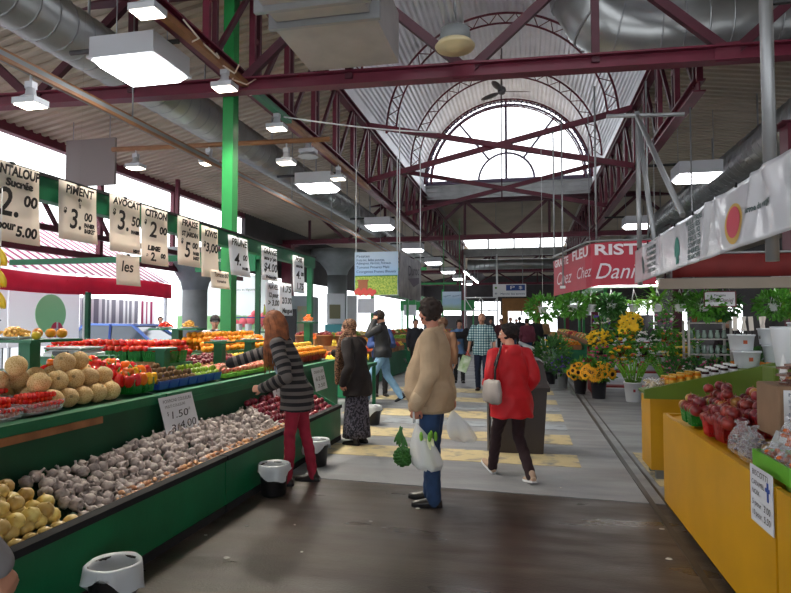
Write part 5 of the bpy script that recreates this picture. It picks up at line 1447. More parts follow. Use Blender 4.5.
    if st in ('short', 'curly', 'bob'):
        mb = MB(); hair_short(mb, S(hc), R, s, 150, .02 if st == 'short' else .025, -.06 if st == 'short' else -.085, seed=len(label))
        me = fuse(mb, .006 if vox < .012 else .01, 1); link(me, 'hair', O['hair'], root, False)
    elif st == 'bald':
        mb = MB(); hair_short(mb, S(hc + V((0, -.01, -.012))), R, s, 60, .012, -.05, -.03, seed=4)
        link(fuse(mb, .009, 2), 'hair', O['hair'], root, False)
    return info
def hat(info, m, brim=True):
    s = info['s']; R = info['R']; hc = info['hc']
    mb = MB(); mb.ball(hc + R @ (V((0, -.01, .06))*s), [.085*s, .105*s, .072*s], 18, 10, R)
    if brim: mb.ball(hc + R @ (V((0, .115, .052))*s), [.07*s, .065*s, .008*s], 14, 6, R)
    mb.build('cap', m, info['root'], False)

def noise_cloth(name, c1, c2, scale, rough=.85, hard=False):
    m = mat(name, c1, rough, 0, 0, scale, col2=c2)
    if hard:
        r = [n for n in m.node_tree.nodes if n.type == 'VALTORGB'][0]; r.color_ramp.elements[0].position = .47; r.color_ramp.elements[1].position = .53
    return m
def plaid_mat():
    m = bpy.data.materials.new('teal plaid shirt'); m.use_nodes = True; nt = m.node_tree; b = nt.nodes['Principled BSDF']; b.inputs['Roughness'].default_value = .85
    tc = nt.nodes.new('ShaderNodeTexCoord'); sp = nt.nodes.new('ShaderNodeSeparateXYZ'); nt.links.new(tc.outputs['Object'], sp.inputs[0])
    def wave(out, sc, th):
        a = nt.nodes.new('ShaderNodeMath'); a.operation = 'MULTIPLY'; a.inputs[1].default_value = sc; nt.links.new(sp.outputs[out], a.inputs[0])
        f = nt.nodes.new('ShaderNodeMath'); f.operation = 'FRACT'; nt.links.new(a.outputs[0], f.inputs[0])
        g = nt.nodes.new('ShaderNodeMath'); g.operation = 'LESS_THAN'; g.inputs[1].default_value = th; nt.links.new(f.outputs[0], g.inputs[0]); return g.outputs[0]
    wx, wz = wave('X', 18, .45), wave('Z', 18, .45)
    ad = nt.nodes.new('ShaderNodeMath'); ad.operation = 'ADD'; nt.links.new(wx, ad.inputs[0]); nt.links.new(wz, ad.inputs[1])
    hf = nt.nodes.new('ShaderNodeMath'); hf.operation = 'MULTIPLY'; hf.inputs[1].default_value = .5; nt.links.new(ad.outputs[0], hf.inputs[0])
    r = nt.nodes.new('ShaderNodeValToRGB'); r.color_ramp.interpolation = 'CONSTANT'; el = r.color_ramp.elements
    el[0].position = 0; el[0].color = rgb(206, 224, 226); el[1].position = .25; el[1].color = rgb(96, 146, 160); e = el.new(.75); e.color = rgb(30, 84, 104)
    nt.links.new(hf.outputs[0], r.inputs['Fac']); nt.links.new(r.outputs['Color'], b.inputs['Base Color'])
    return m
DENIM = mat('blue denim', rgb(36, 62, 100), .85, 0, .15, 14); LDENIM = mat('light blue denim', rgb(128, 168, 200), .85, 0, .12, 10)
BLK = mat('black cloth', rgb(30, 29, 33), .85, 0, .1, 10); NAVY = mat('navy cloth', rgb(28, 36, 62), .85, 0, .1, 10)
BHAIR = mat('dark brown hair', rgb(40, 28, 23), .85, 0, .35, 30); AUB = mat('auburn hair', rgb(134, 76, 42), .7, 0, .4, 18); GHAIR = mat('grey hair', rgb(150, 146, 142), .6, 0, .2, 20); BROWNH = mat('brown hair', rgb(92, 62, 44), .8, 0, .3, 20)
SHOE = mat('black leather shoe', rgb(30, 26, 26), .35)
STRIPE = ramp_mat('striped knit', None, None, [(0, rgb(30, 29, 33)), (.5, rgb(98, 92, 90))], .95, 14.5, attr='band')

# 1 ---- shopper in striped cardigan reaching over the counter
I = person((-2.18, 5.52), (-.99, -.12), 1.66, 'woman in striped cardigan and red jeans with long auburn hair, reaching for fruit',
    dict(lean=(0, .17), elR=(.17, .44, 1.3), wrR=(.08, .74, 1.2), hdR=(-.1, .95, -.3), hnR=(-.2, -.3, -.9), elL=(-.27, .04, 1.1), wrL=(-.2, .3, .98), hdL=(.2, .95, -.05), hnL=(1, 0, -.2), head=(.0, -.3, 0),
         kneeL=(-.1, .05, .49), kneeR=(.1, -.06, .49), ankL=(-.09, .08, .085), ankR=(.11, -.14, .085)),
    dict(top=STRIPE, top_name='cardigan', trousers=mat('dark red jeans', rgb(150, 26, 52), .8, 0, .1, 16), leg=.86, hem=.75, wide=.93, loose=.022, shoe=SHOE, hair=AUB, hair_style='none', flare=.0), .0095)
def long_hair(I, m, L=.42, n=170, seed=2, name='hair'):
    rnd = random.Random(seed); s = I['s']; hc = I['hc']; R = I['R']
    mb = MB(); mb.ball(hc + R @ (V((0, -.022, .034))*s), [.084*s, .1*s, .09*s], 16, 12, R)
    for k in range(n):
        a = rnd.uniform(-2.55, 2.55); 
        u = V((math.sin(a), -math.cos(a), 0)); t0 = rnd.uniform(.2, 1)
        p0 = hc + R @ (V((u.x*.05*t0, u.y*.06*t0 - .01, .125 - .03*t0*t0))*s)
        p1 = hc + R @ (V((u.x*.09, u.y*.108 - .01, .04))*s)
        p2 = hc + R @ (V((u.x*.1, u.y*.118 - .015, -.06))*s)
        ll = L*rnd.uniform(.75, 1.05)*s
        q1 = V((u.x*.11, u.y*.13, 0)); dn = V((0, 0, -1))
        p3 = p2 + dn*ll*.45 + (R @ (u*.012))*s + V((rnd.uniform(-.012, .012), rnd.uniform(-.012, .012), 0))
        p4 = p2 + dn*ll + (R @ (u*.0))*s + V((rnd.uniform(-.025, .025), rnd.uniform(-.025, .025), 0))
        mb.tube([p0, p1, p2, p3, p4], [.008*s, .0095*s, .01*s, .009*s, .003*s], 5)
    mb.build(name, m, I['root'], False)
long_hair(I, AUB)
# pale denim shirt under the cardigan front
mb = MB(); s = I['s']
mb.loft([[V((I['sh'](z).x + .085*math.cos(t), I['sh'](z).y + .085 + .075*math.sin(t) , z))*s for t in [2*PI*k/16 for k in range(16)]] for z in (.86, 1.0, 1.2, 1.36, 1.44)])
link(fuse(mb, .012, 3), 'shirt', mat('pale denim shirt', rgb(150, 172, 196), .85, 0, .1, 14), I['root'], False)
# 2 ---- older shopper with headscarf
SCARF = noise_cloth('brown leopard headscarf', rgb(66, 44, 34), rgb(150, 112, 84), 60, .8, True)
I = person((-2.12, 7.45), (-.96, .28), 1.6, 'older woman in brown headscarf, dark coat and long floral skirt picking fruit',
    dict(stoop=.05, lean=(0, .05), elR=(.24, .25, 1.22), wrR=(.16, .5, 1.25), hdR=(0, 1, .1), hnR=(0, 0, -1), elL=(-.3, -.06, 1.1), wrL=(-.25, .08, .86), hdL=(.1, .3, -.9), hnL=(1, 0, 0), curl=.9, head=(.1, -.1, 0)),
    dict(top=mat('very dark brown coat', rgb(38, 32, 32), .85, 0, .1, 8), top_name='coat', skirt=noise_cloth('dark floral skirt', rgb(26, 26, 38), rgb(88, 85, 100), 40, .85, True), skirt_z=.1, hem=.68, flare=.05, loose=.032, shoe=SHOE, hair=BHAIR, hair_style='none'), .0105)
s = I['s']; hc = I['hc']; mb = MB()
mb.ball(hc + V((0, -.018, .03))*s, [.094*s, .112*s, .104*s], 18, 12); mb.ball(hc + V((0, -.04, -.06))*s, [.082*s, .08*s, .09*s], 14, 10)
mb.rc(hc + V((0, -.03, -.1))*s, hc + V((0, -.03, -.2))*s, .08*s, .12*s)
for sg in (-1, 1): mb.chain([hc + V((sg*.06, .0, -.06))*s, hc + V((sg*.065, .06, -.15))*s, hc + V((sg*.06, .12, -.3))*s, hc + V((sg*.06, .15, -.55))*s, hc + V((sg*.06, .15, -.78))*s], [.04*s, .05*s, .05*s, .045*s, .035*s])
link(fuse(mb, .011, 3), 'headscarf', SCARF, I['root'], False)
# 3 ---- man on the phone
I = person((-2.74, 11.4), (-1, .04), 1.77, 'man in black jacket, cap and pale jeans walking left with phone at his ear',
    dict(lean=(0, .04), hipL=(-.09, 0, .88), hipR=(.09, 0, .88), kneeL=(-.1, .2, .5), ankL=(-.1, .3, .09), kneeR=(.1, -.06, .5), ankR=(.1, -.34, .14), toeL=.25, toeR=-.5, elL=(-.27, .2, 1.3), wrL=(-.13, .13, 1.55), hdL=(.4, -.2, .9), hnL=(1, -.2, 0), curl=1.0, head=(0, -.12, 0)),
    dict(top=mat('black nylon jacket', rgb(34, 36, 42), .6, 0, .1, 8), trousers=LDENIM, leg=1.12, hem=.86, loose=.03, collar=True, shoe=SHOE, hair=BHAIR, hair_style='short'), .0115)
hat(I, mat('navy cap', rgb(26, 34, 56), .9))
MB().cbox(I['S']((-.085, .07, 1.63)), (.012, .02, .12)).build('phone', M['black'], I['root'], False)
# 4 ---- person in blue behind him
I = person((-3.0, 12.3), (.45, -.9), 1.66, 'person in blue top holding white paper, behind the man on the phone',
    dict(elL=(-.26, .1, 1.12), wrL=(-.12, .3, 1.14), hdL=(.4, .9, 0), elR=(.26, .1, 1.12), wrR=(.12, .3, 1.14), hdR=(-.4, .9, 0), head=(.4, -.1, 0)),
    dict(top=mat('royal blue top', rgb(52, 74, 128), .8, 0, .1, 8), trousers=BLK, hem=.84, shoe=SHOE, hair=BHAIR), .014)
tag(MB().cbox((-2.9, 11.98, 1.09), (.3, .012, .24), Matrix.Rotation(.35, 3, 'Z')).build('paper_sheet', M['white_paper']), 'white sheet of paper held by the person in blue', 'paper')
# 5 ---- big man in beige jacket
I = person((-.8, 5.18), (-1, .0), 1.75, 'man in beige jacket and dark jeans carrying white plastic bags',
    dict(elL=(-.31, -.03, 1.13), wrL=(-.29, .1, .86), hdL=(0, .1, -1), hnL=(1, 0, 0), elR=(.31, -.05, 1.13), wrR=(.3, -.12, .88), curl=1.15, head=(-.65, .02, 0), hipL=(-.1, 0, .9), hipR=(.1, 0, .9), ankL=(-.1, -.02, .085), ankR=(.1, .05, .085)),
    dict(top=mat('beige cotton jacket', rgb(172, 148, 120), .85, 0, .08, 9), trousers=DENIM, leg=1.1, hem=.8, belly=.1, wide=1.1, loose=.035, collar=True, shoe=SHOE, hair=BHAIR, hair_style='curly', skin=mat('tanned skin', rgb(178, 118, 96), .5)), .0095)
s = I['s']; bj = mat('beige cuff cloth', rgb(180, 158, 130), .85)
for el, wr in (('elL', 'wrL'), ('elR', 'wrR')):
    a = V(I['J'][el]); b = V(I['J'][wr]); MB().rc(a.lerp(b, .72)*s, a.lerp(b, .88)*s, .068*s, .064*s).build('cuff', bj, I['root'], False)
MB().cbox(V((-.262, -.02, 1.27))*s, (.012, .04, .05)).build('sleeve_badge', M['black'], I['root'], False)
mb = MB(); mb.tube([V((-.13, .2, 1.2))*s, V((-.06, .235, 1.24))*s], .006, 6); mb.build('pocket_zip', M['rubber'], I['root'], False)
ring_ = I['ring']
hb = MB(); r0 = ring_(.79, .18*1.1+.038, .145+.04, .02); r1 = ring_(.85, .18*1.1+.04, .145+.042, .03)
hb.loft([r0, r1]); hb.build('hem_band', bj, I['root'], False)
# 6 ---- woman in the red jacket
REDJ = mat('bright red jacket', rgb(194, 8, 26), .6, 0, .06, 9)
I = person((-.15, 6.14), (-.5, .86), 1.53, 'woman in bright red jacket and dark trousers walking away with a grey handbag',
    dict(lean=(0, .03), hipL=(-.09, 0, .88), hipR=(.09, 0, .88), kneeL=(-.1, .2, .49), ankL=(-.1, .3, .11), kneeR=(.1, .04, .47), ankR=(.1, -.24, .1), toeL=.4, toeR=-.15, elL=(-.27, -.02, 1.16), wrL=(-.2, .2, 1.06), hdL=(.4, .9, 0), hnL=(1, 0, 0), curl=1.0, elR=(.27, -.04, 1.13), wrR=(.22, .14, .95), head=(.75, -.06, 0)),
    dict(top=REDJ, trousers=mat('dark wine trousers', rgb(40, 20, 26), .85), leg=1.02, hem=.7, flare=.06, loose=.04, wide=1.1, hood=True, shoe=mat('tan walking shoe', rgb(176, 150, 128), .7), sole=M['white'], hair=mat('black hair', rgb(26, 19, 19), .9, 0, .3, 30), hair_style='curly'), .0095)
# handbag on her left side
w0 = V((-.15, 6.14, 0)); fx = V((-.5, .86, 0)).normalized(); rx_ = V((fx.y, -fx.x, 0)); s = I['s']
W = lambda x, y, z: w0 + rx_*(x*s) + fx*(y*s) + V((0, 0, z*s))
HBG = thing('handbag', W(-.32, .05, .9), 'silver-grey handbag hanging at the side of the red jacket', 'handbag')
mb = MB(); rings = []
for (z, a, b) in ((.88, .13, .03), (.9, .19, .06), (1.0, .2, .065), (1.11, .18, .05), (1.14, .17, .02)):
    rings.append([W(-.3 + b*math.cos(t), -.1 + a*math.sin(t)*(1 + .04*math.sin(6*t)), z + .008*math.sin(5*t)) for t in [2*PI*k/28 for k in range(28)]])
mb.loft(rings); mb.build('pouch', mat('pale grey leather', rgb(168, 160, 156), .35, 0, .1, 8), HBG)
mb = MB()
for dy in (-.05, .1): mb.tube([W(-.3, dy-.12, 1.11), W(-.27, -.1+dy*.4, 1.25), W(-.2, -.1, 1.45), W(-.16, -.05, 1.5)], .012, 6)
mb.build('strap', M['black'], HBG)
# 7 ---- woman in light blue jacket
I = person((-1.7, 15.5), (.12, -1), 1.6, 'woman in light blue denim jacket carrying a dark coat, walking towards the camera',
    dict(elR=(.24, .06, 1.12), wrR=(.1, .26, 1.12), hdR=(-.8, .5, 0), hnR=(0, -1, 0), ankL=(-.1, .14, .09), kneeL=(-.1, .12, .49), head=(.25, -.25, 0)),
    dict(top=mat('light blue jacket', rgb(104, 140, 188), .8, 0, .08, 9), trousers=BLK, hem=.8, shoe=SHOE, hair=mat('black-brown hair', rgb(40, 28, 28), .5), hair_style='bob'), .014)
mb = MB(); mb.chain([(-1.93, 15.33, 1.2), (-1.46, 15.3, 1.22), (-1.44, 15.35, .9)], [.1, .09, .13]); mb.chain([(-1.5, 15.38, 1.3), (-1.42, 15.36, 1.05)], [.1, .1])
tag(link(fuse(mb, .014, 4), 'folded_coat', BLK), 'black coat carried over the arm of the woman in light blue', 'coat')
# 8 ---- man in plaid shirt
I = person((-.98, 13.6), (.02, -1), 1.74, 'man in teal plaid shirt and navy trousers carrying a green and white bag',
    dict(elR=(.27, -.02, 1.13), wrR=(.3, .06, .9), elL=(-.27, -.02, 1.13), wrL=(-.28, .06, .9), kneeL=(-.09, .14, .5), ankL=(-.09, .12, .09), ankR=(.1, -.16, .1), kneeR=(.1, .0, .5), head=(-.35, -.3, 0), curl=1.0),
    dict(top=plaid_mat(), top_name='shirt', sleeve=.8, trousers=NAVY, leg=1.05, hem=.82, loose=.028, collar=True, belly=.03, shoe=mat('brown sandal', rgb(70, 44, 34), .6), hair=GHAIR, hair_style='bald'), .012)
# 9 ---- brown haired person behind the beige jacket
person((-1.5, 10.9), (-.2, 1), 1.62, 'brown haired person in tan coat half hidden behind the beige jacket',
    dict(head=(.5, -.1, 0)), dict(top=mat('tan coat', rgb(150, 110, 84), .8), trousers=BLK, hem=.7, shoe=SHOE, hair=BROWNH, hair_style='bob'), .015)
# 10 ---- vendor behind the stall
I = person((-5.55, 10.0), (.5, -.86), 1.66, 'vendor in dark patterned top and black hat behind the stall',
    dict(head=(0, -.3, 0)), dict(top=noise_cloth('dark patterned top', rgb(28, 30, 44), rgb(176, 176, 180), 9, .8, True), trousers=BLK, shoe=SHOE, hair=BHAIR), .015)
hat(I, BLK)
# 11 ---- head outdoors by the awning
person((-12.4, 18.6), (.6, -.8), 1.72, 'person with reddish face standing outside beyond the blue car', dict(), dict(top=mat('dark red top', rgb(120, 40, 40), .8), trousers=BLK, shoe=SHOE, hair=BHAIR), .016)
# 12 ---- passer-by at the lower left corner (only a sleeve and hand in view)
person((-1.8, 1.27), (.0, 1), 1.7, 'passer by at the lower left corner, grey sleeve and hand only',
    dict(elR=(.27, -.0, 1.13), wrR=(.31, .2, .88), hdR=(.2, .5, -.8), curl=.6), dict(top=mat('grey sweatshirt', rgb(136, 134, 138), .85), trousers=BLK, shoe=SHOE, hair=BHAIR), .0105)
# ---- distant crowd
CR = [((.02, 22.5), (.1, 1), 1.66, 'woman in dark red top and jeans with white bag, far down the aisle', rgb(112, 50, 66), DENIM, BHAIR, 'bob'),
      ((.32, 23.2), (.2, 1), 1.76, 'man in black walking away beside the woman in dark red, far down the aisle', rgb(34, 32, 38), BLK, BHAIR, 'short'),
      ((-1.1, 27.0), (0, -1), 1.68, 'distant person in dark maroon just right of the plaid shirt', rgb(84, 40, 48), BLK, BHAIR, 'bob'),
      ((-.75, 29.5), (0, -1), 1.75, 'distant person in grey-brown left of the red jacket head', rgb(126, 104, 92), DENIM, BROWNH, 'short'),
      ((-.35, 32.0), (0, 1), 1.8, 'distant person in black over the red jacket head', rgb(38, 36, 42), BLK, BHAIR, 'short'),
      ((-.6, 37.0), (.2, -1), 1.7, 'tiny distant person in pale top near the far doorway', rgb(188, 180, 176), DENIM, BROWNH, 'bob'),
      ((.4, 34.0), (0, -1), 1.72, 'distant person in pinkish top near the far doorway', rgb(170, 120, 116), BLK, BHAIR, 'bob'),
      ((1.05, 36.0), (0, -1), 1.7, 'distant person in tan top right of the far doorway', rgb(160, 130, 96), NAVY, BROWNH, 'short'),
      ((-1.9, 33.0), (.3, -1), 1.7, 'distant person in dark top by the far left stalls', rgb(50, 48, 60), BLK, BHAIR, 'short'),
      ((.0, 41.0), (0, -1), 1.72, 'tiniest distant person in front of the far doorway', rgb(60, 50, 70), BLK, BHAIR, 'short'),
      ((-3.15, 17.2), (.3, -1), 1.62, 'dark haired person in front of the far left stalls, right of the phone man', rgb(36, 38, 46), BLK, BHAIR, 'short'),
      ((4.3, 14.4), (-.5, -.8), 1.66, 'florist in dark clothes standing among the flowers', rgb(40, 30, 34), BLK, BHAIR, 'bob')]
for k, (l, d, h, lab, c, tr_, hr, st) in enumerate(CR):
    st_ = .14*(-1)**k
    person(l, d, h, lab, dict(ankL=(-.1, st_, .09), kneeL=(-.1, max(0, st_)+.03, .49), ankR=(.1, -st_, .09), kneeR=(.1, max(0, -st_)+.03, .49), wrL=(-.25, .1+st_*.3, .9), wrR=(.25, .1-st_*.3, .9)),
           dict(top=mat('cloth of a distant person', c, .85), trousers=tr_, hem=.84, shoe=SHOE, hair=hr, hair_style=st), .018)
tag(link(fuse(MB().rc((-.25, 22.4, .8), (.18, 22.4, .55), .05, .12), .02, 2), 'shopping_bag', M['white']), 'white shopping bag carried far down the aisle', 'bag')

# ---- carrier bags and their vegetables
def carrier(top, bot, w_, label, seed):
    random.seed(seed); top = V(top); bot = V(bot)
    r = thing('carrier_bag', bot, label, 'bag')
    n = 36; rings = []; ph = [random.uniform(0, 6) for _ in range(3)]
    for t, rr in ((0, .012), (.12, .02), (.3, .4), (.5, .75), (.7, .95), (.88, 1), (.97, .75), (1.0, .3)):
        c = top.lerp(bot, t)
        rings.append([c + V((w_*rr*math.cos(a)*(1 + .09*math.sin(7*a+ph[0]+t*3) + .05*math.sin(13*a+ph[1])), w_*.62*rr*math.sin(a)*(1 + .1*math.sin(6*a+ph[2])), .012*math.sin(4*a+ph[1])*t)) for a in [2*PI*k/n for k in range(n)]])
    MB().loft(rings, True, True).build('sack', M['bag'], r)
    mb = MB(); mb.tube([top + V((0, -.03, -.05)), top + V((0, -.025, .03)), top + V((0, 0, .045)), top + V((0, .025, .03)), top + V((0, .03, -.05))], .009, 6); mb.build('handle', M['bag'], r)
    return r
Lh = V((-.8, 5.18, 0)); f5 = V((-1, .0, 0)).normalized(); r5 = V((f5.y, -f5.x, 0)); s5 = 1.75/1.75
W5 = lambda x, y, z: Lh + r5*(x*s5) + f5*(y*s5) + V((0, 0, z*s5))
hl = W5(-.285, .11, .78); hr = W5(.3, -.12, .8)
carrier(hl, W5(-.33, -.03, .36), .12, 'white carrier bag with leeks in the near hand of the beige jacket man', 3)
carrier(hr, W5(.34, -.24, .47), .12, 'white carrier bag in the far hand of the beige jacket man', 5)
LK = thing('leek_bunch', W5(-.3, .1, .4), 'bunch of pale leeks inside the near white carrier bag', 'vegetable')
mb = MB(); ml = MB()
for k in range(5):
    a = k*1.26; o = V((.03*math.cos(a), .022*math.sin(a), 0))
    b_ = W5(-.33, -.03, .4) + o; t_ = W5(-.32, -.01, .6) + o*1.1
    mb.rc(b_, t_, .017, .015, 8)
    ml.ball(t_ + V((o.x, o.y, .03)), (.016, .012, .04), 8, 6)
mb.build('shaft', mat('pale leek shaft', rgb(226, 230, 190), .5, 0, .08, 12), LK); ml.build('leaves', M['bright_leaf'], LK)
CB = thing('artichoke', W5(-.3, .24, .42), 'dark green artichoke bundle hanging beside the leeks', 'vegetable')
mb = MB(); c = W5(-.3, .2, .45); mb.ball(c, (.06, .06, .06), 12, 8)
random.seed(8)
for k in range(60):
    z = 1 - 2*(k+.5)/60; a = k*2.4; u = V((math.sqrt(1-z*z)*math.cos(a), math.sqrt(1-z*z)*math.sin(a), z))
    rot = V((0, 0, 1)).rotation_difference(u + V((0, 0, .5))).to_matrix(); mb.ball(c + u*.062, (.02, .008, .026), 6, 5, rot)
mb.build('bracts', M['dark_leaf'], CB)
mb = MB()
for k in range(6):
    mb.ball(c + V((-.02+.012*k, .0, .15 + .014*(k % 3))) + f5*(.02*k-.02), (.016, .008, .075), 8, 6, Matrix.Rotation(-.5+.2*k, 3, 'Y'))
mb.rc(c, c + V((0, 0, .16)), .014, .012); mb.build('leaves', M['dark_leaf'], CB)
BG8 = thing('carrier_bag', (-1.3, 13.4, .4), 'green and white paper bag with red handle, held by the plaid shirt man', 'bag')
rot = Matrix.Rotation(.35, 3, 'Y')
MB().cbox((-1.36, 13.45, .62), (.2, .12, .36), rot).build('sack', mat('green and white bag', rgb(214, 224, 214), .6, 0, 0, 5, col2=rgb(104, 160, 54)), BG8)
mb = MB(); mb.tube([(-1.33, 13.45, .8), (-1.3, 13.5, .9), (-1.25, 13.45, .8)], .012, 6); mb.build('handle', mat('red bag handle', rgb(196, 40, 40), .6), BG8)
# ================================================================== YELLOW COUNTERS ON THE RIGHT
YC = thing('yellow_counter', (1.9, 4.4, 0), 'yellow panelled counter heaped with apples and sweets, nearest on the right', 'market counter')
MB().box(1.12, 1.15, 3.14, 5.47, 0.06, .79).build('front_panel', M['yellow'], YC)
MB().box(1.12, 1.15, 1.6, 3.115, 0.06, .79).build('front_panel', M['yellow'], YC)
MB().box(1.15, 2.9, 5.44, 5.47, 0.06, .79).build('end_panel', M['yellow'], YC)
def cy_(x): return .755 + (x-1.15)*.2
mb = MB(); mb.loft([[(1.15, y, .735), (1.15, y, .755), (2.9, y, cy_(2.9)), (2.9, y, cy_(2.9)-.02)] for y in (1.6, 5.44)], smooth=False); mb.build('sloping_shelf', M['yellow'], YC)
MB().box(1.2, 1.26, 1.6, 5.4, 0, .06).build('plinth', M['black'], YC)
MB().box(2.88, 2.92, 1.6, 5.44, 0, 1.08).build('rear_panel', M['yellow'], YC)
Y2 = thing('yellow_counter', (2.0, 6.6, 0), 'farther yellow counter with olive green sloping side board', 'market counter')
MB().box(1.19, 2.9, 6.38, 6.41, .1, .8).build('end_panel', M['yellow'], Y2)
MB().box(1.19, 1.22, 6.41, 6.85, .1, .8).build('front_panel', M['yellow'], Y2)
mb = MB(); mb.loft([[(1.13, y, .8), (2.9, y, .8), (2.9, y, 1.3), (1.13, y, .89)] for y in (6.34, 6.38)], smooth=False); mb.build('sloping_side_board', M['lime_green'], Y2)
mb = MB(); mb.loft([[(1.16, y, .83), (1.16, y, .85), (2.9, y, 1.24), (2.9, y, 1.21)] for y in (6.38, 6.85)], smooth=False); mb.build('sloping_shelf', M['lime_green'], Y2)
for (x, y) in ((1.28, 6.46), (2.8, 6.46), (1.28, 6.78), (2.8, 6.78)): MB().cbox((x, y, .05), (.07, .07, .1)).build('foot', M['concrete'], Y2)
random.seed(31)
rl = {'redapple': 'dark red apple heaped in a basket on the near yellow counter', 'greenapple': 'green blushed apple heaped in a basket on the near yellow counter'}
rg = {'redapple': 'red apples on the yellow counter', 'greenapple': 'green blushed apples on the yellow counter'}
def bk(kind, x, y, lab, grp, mix, n=8, rz=0, sc=1.15): basket(kind, x, y, cy_(x)+.022, lab, grp, mix, rl, rg, n, .037, rz, sc=sc)
MIX = ['redapple', 'redapple', 'redapple', 'greenapple']
bk('green', 1.24, 5.02, 'green slatted basket of apples nearest the counter end', 'green baskets of apples', MIX); bk('green', 1.24, 4.84, 'green slatted basket of apples nearest the counter end', 'green baskets of apples', MIX)
bk('green', 1.43, 5.06, 'green slatted basket of apples in the far second row', None, MIX); bk('green', 1.43, 4.86, 'green slatted basket of apples behind the two at the counter end', None, MIX)
for k in range(2):
    for i in range(4):
        if k == 1 or i: bk('red', 1.24 + i*.185, 4.64 - k*.21, 'red slatted basket of apples on the yellow counter', 'red baskets of apples', MIX if k else ['greenapple', 'redapple'])
for i in range(3): bk('red', 1.62 + i*.185, 4.86, 'red slatted basket of apples in the rear of the yellow counter', 'rear red baskets of apples', MIX)
for i in range(3): bk('darkred', 1.26 + i*.19, 4.2, 'large red slatted basket of dark apples in front', 'large red baskets of apples', ['redapple'], 8, .1, 1.25)
for k in range(26):
    x = 1.35 + random.uniform(0, .75); y = 4.2 + random.uniform(0, .85)
    it = random.choice(MIX); place(F[it], (x, y, cy_(x) + .235 + random.uniform(0, .03)), rl[it], rg[it])
CC = thing('chalk_price_card', (1.98, 5.2, 1.0), 'black price card standing behind the apples', 'sign')
MB().cbox((2.02, 5.3, 1.06), (.16, .015, .2)).build('sheet', M['black'], CC)
text(CC, 'Pommes', .05, (2.02, 5.291, 1.12), (1, 0, 0), (0, 0, 1), M['white'], width=.12); text(CC, '3.00', .06, (2.02, 5.291, 1.04), (1, 0, 0), (0, 0, 1), M['white'], width=.1)
mb = MB(); mb.box(2.015, 2.025, 5.3, 5.31, cy_(2.02), .97); mb.build('stake', M['black'], CC)
tag(MB().lathe([(.012, 0), (.03, .05), (.018, .13), (.006, .2)], (1.83, 4.9, cy_(1.83)+.23), 10).build('paper_twist', M['white']), 'twist of clear plastic sticking up from the apples', 'wrapper')
# sweets and boxes near the picture edge
cel = film('crinkled cellophane', rgb(226, 228, 234), .22, .1)
def cello_bag(x, y, z, w_, d, h, label, group, fill, fm, seed):
    random.seed(seed)
    r = thing('sweet_bag', (x, y, z), label, 'bag', group)
    n = 22; rings = []
    for t, rr in ((0, .7), (.15, 1), (.5, .95), (.78, .55), (.88, .22), (1.0, .5)):
        rings.append([(x + w_*rr*math.cos(a)*random.uniform(.86, 1.14), y + d*rr*math.sin(a)*random.uniform(.86, 1.14), z + h*t + random.uniform(-.008, .008)*(t > 0)) for a in [2*PI*k/n for k in range(n)]])
    MB().loft(rings, False, True).build('wrapper', cel, r)
    mb = MB()
    for k in range(fill):
        a = k*2.4; rr = math.sqrt((k % 9)/9)*.72
        mb.ball((x + w_*rr*math.cos(a), y + d*rr*math.sin(a), z + .012 + h*.58*(k/fill)), (.016, .013, .01), 6, 5, Matrix.Rotation(a, 3, 'X'))
    o = mb.build('sweets', fm, r); o['kind'] = 'stuff'
sw1 = mat('purple-brown sweets', rgb(96, 70, 74), .4, 0, .3, 40); sw2 = mat('amber candy', rgb(186, 84, 24), .25, 0, .3, 40); sw3 = mat('pale nuts', rgb(200, 176, 128), .5, 0, .2, 40)
for k, (x, y) in enumerate([(1.24, 3.93), (1.235, 3.74)]): cello_bag(x, y, cy_(x)+.01, .075, .075, .19, 'crinkled clear bag of purple-brown sweets beside the apples', 'bags of purple-brown sweets', 30, sw1, 40+k)
GBX = thing('sweet_box', (1.34, 3.3, .79), 'bright green box of wrapped sweets on the corner of the near counter', 'box')
lg = mat('bright green card', rgb(96, 168, 44), .55)
mb = MB(); mb.box(1.17, 1.75, 3.1, 3.56, .80, .812)
for b_ in ((1.17, 1.182, 3.1, 3.56), (1.738, 1.75, 3.1, 3.56), (1.182, 1.738, 3.1, 3.112), (1.182, 1.738, 3.548, 3.56)): mb.box(b_[0], b_[1], b_[2], b_[3], .812, .885)
mb.build('tray', lg, GBX)
mb = MB()
for (x, y) in ((1.2, 3.15), (1.2, 3.5)): mb.box(x-.02, x+.02, y-.02, y+.02, .772, .80)
mb.build('riser', M['lime_green'], GBX)
for k in range(9): cello_bag(1.25 + (k % 3)*.17, 3.17 + (k//3)*.15, .813, .07, .065, .12, 'small clear bag of pale nuts and candy in the green box', 'bags in the green box', 26, sw3 if k % 3 else sw2, 60+k)
for k, (x, y, z) in enumerate([(1.42, 3.5, .96), (1.3, 3.36, .97), (1.46, 3.36, .97), (1.44, 3.44, 1.08), (1.6, 3.5, .98), (1.58, 3.36, 1.06)]):
    cello_bag(x, y, z - .045, .075, .07, .16, 'clear bag of amber candy piled at the right picture edge', 'bags of amber candy', 28, sw2, 80+k)
BB = thing('paper_box', (1.7, 3.9, .9), 'brown kraft box with a white menu card on its front', 'box')
kraft = mat('kraft card', rgb(136, 108, 84), .8, 0, .08, 8)
MB().rbox(1.36, 1.9, 3.72, 4.05, cy_(1.9)+.003, 1.2, .008).build('carton', kraft, BB)
MB().box(1.385, 1.515, 3.712, 3.718, .945, 1.18).build('menu_card', M['white_paper'], BB)
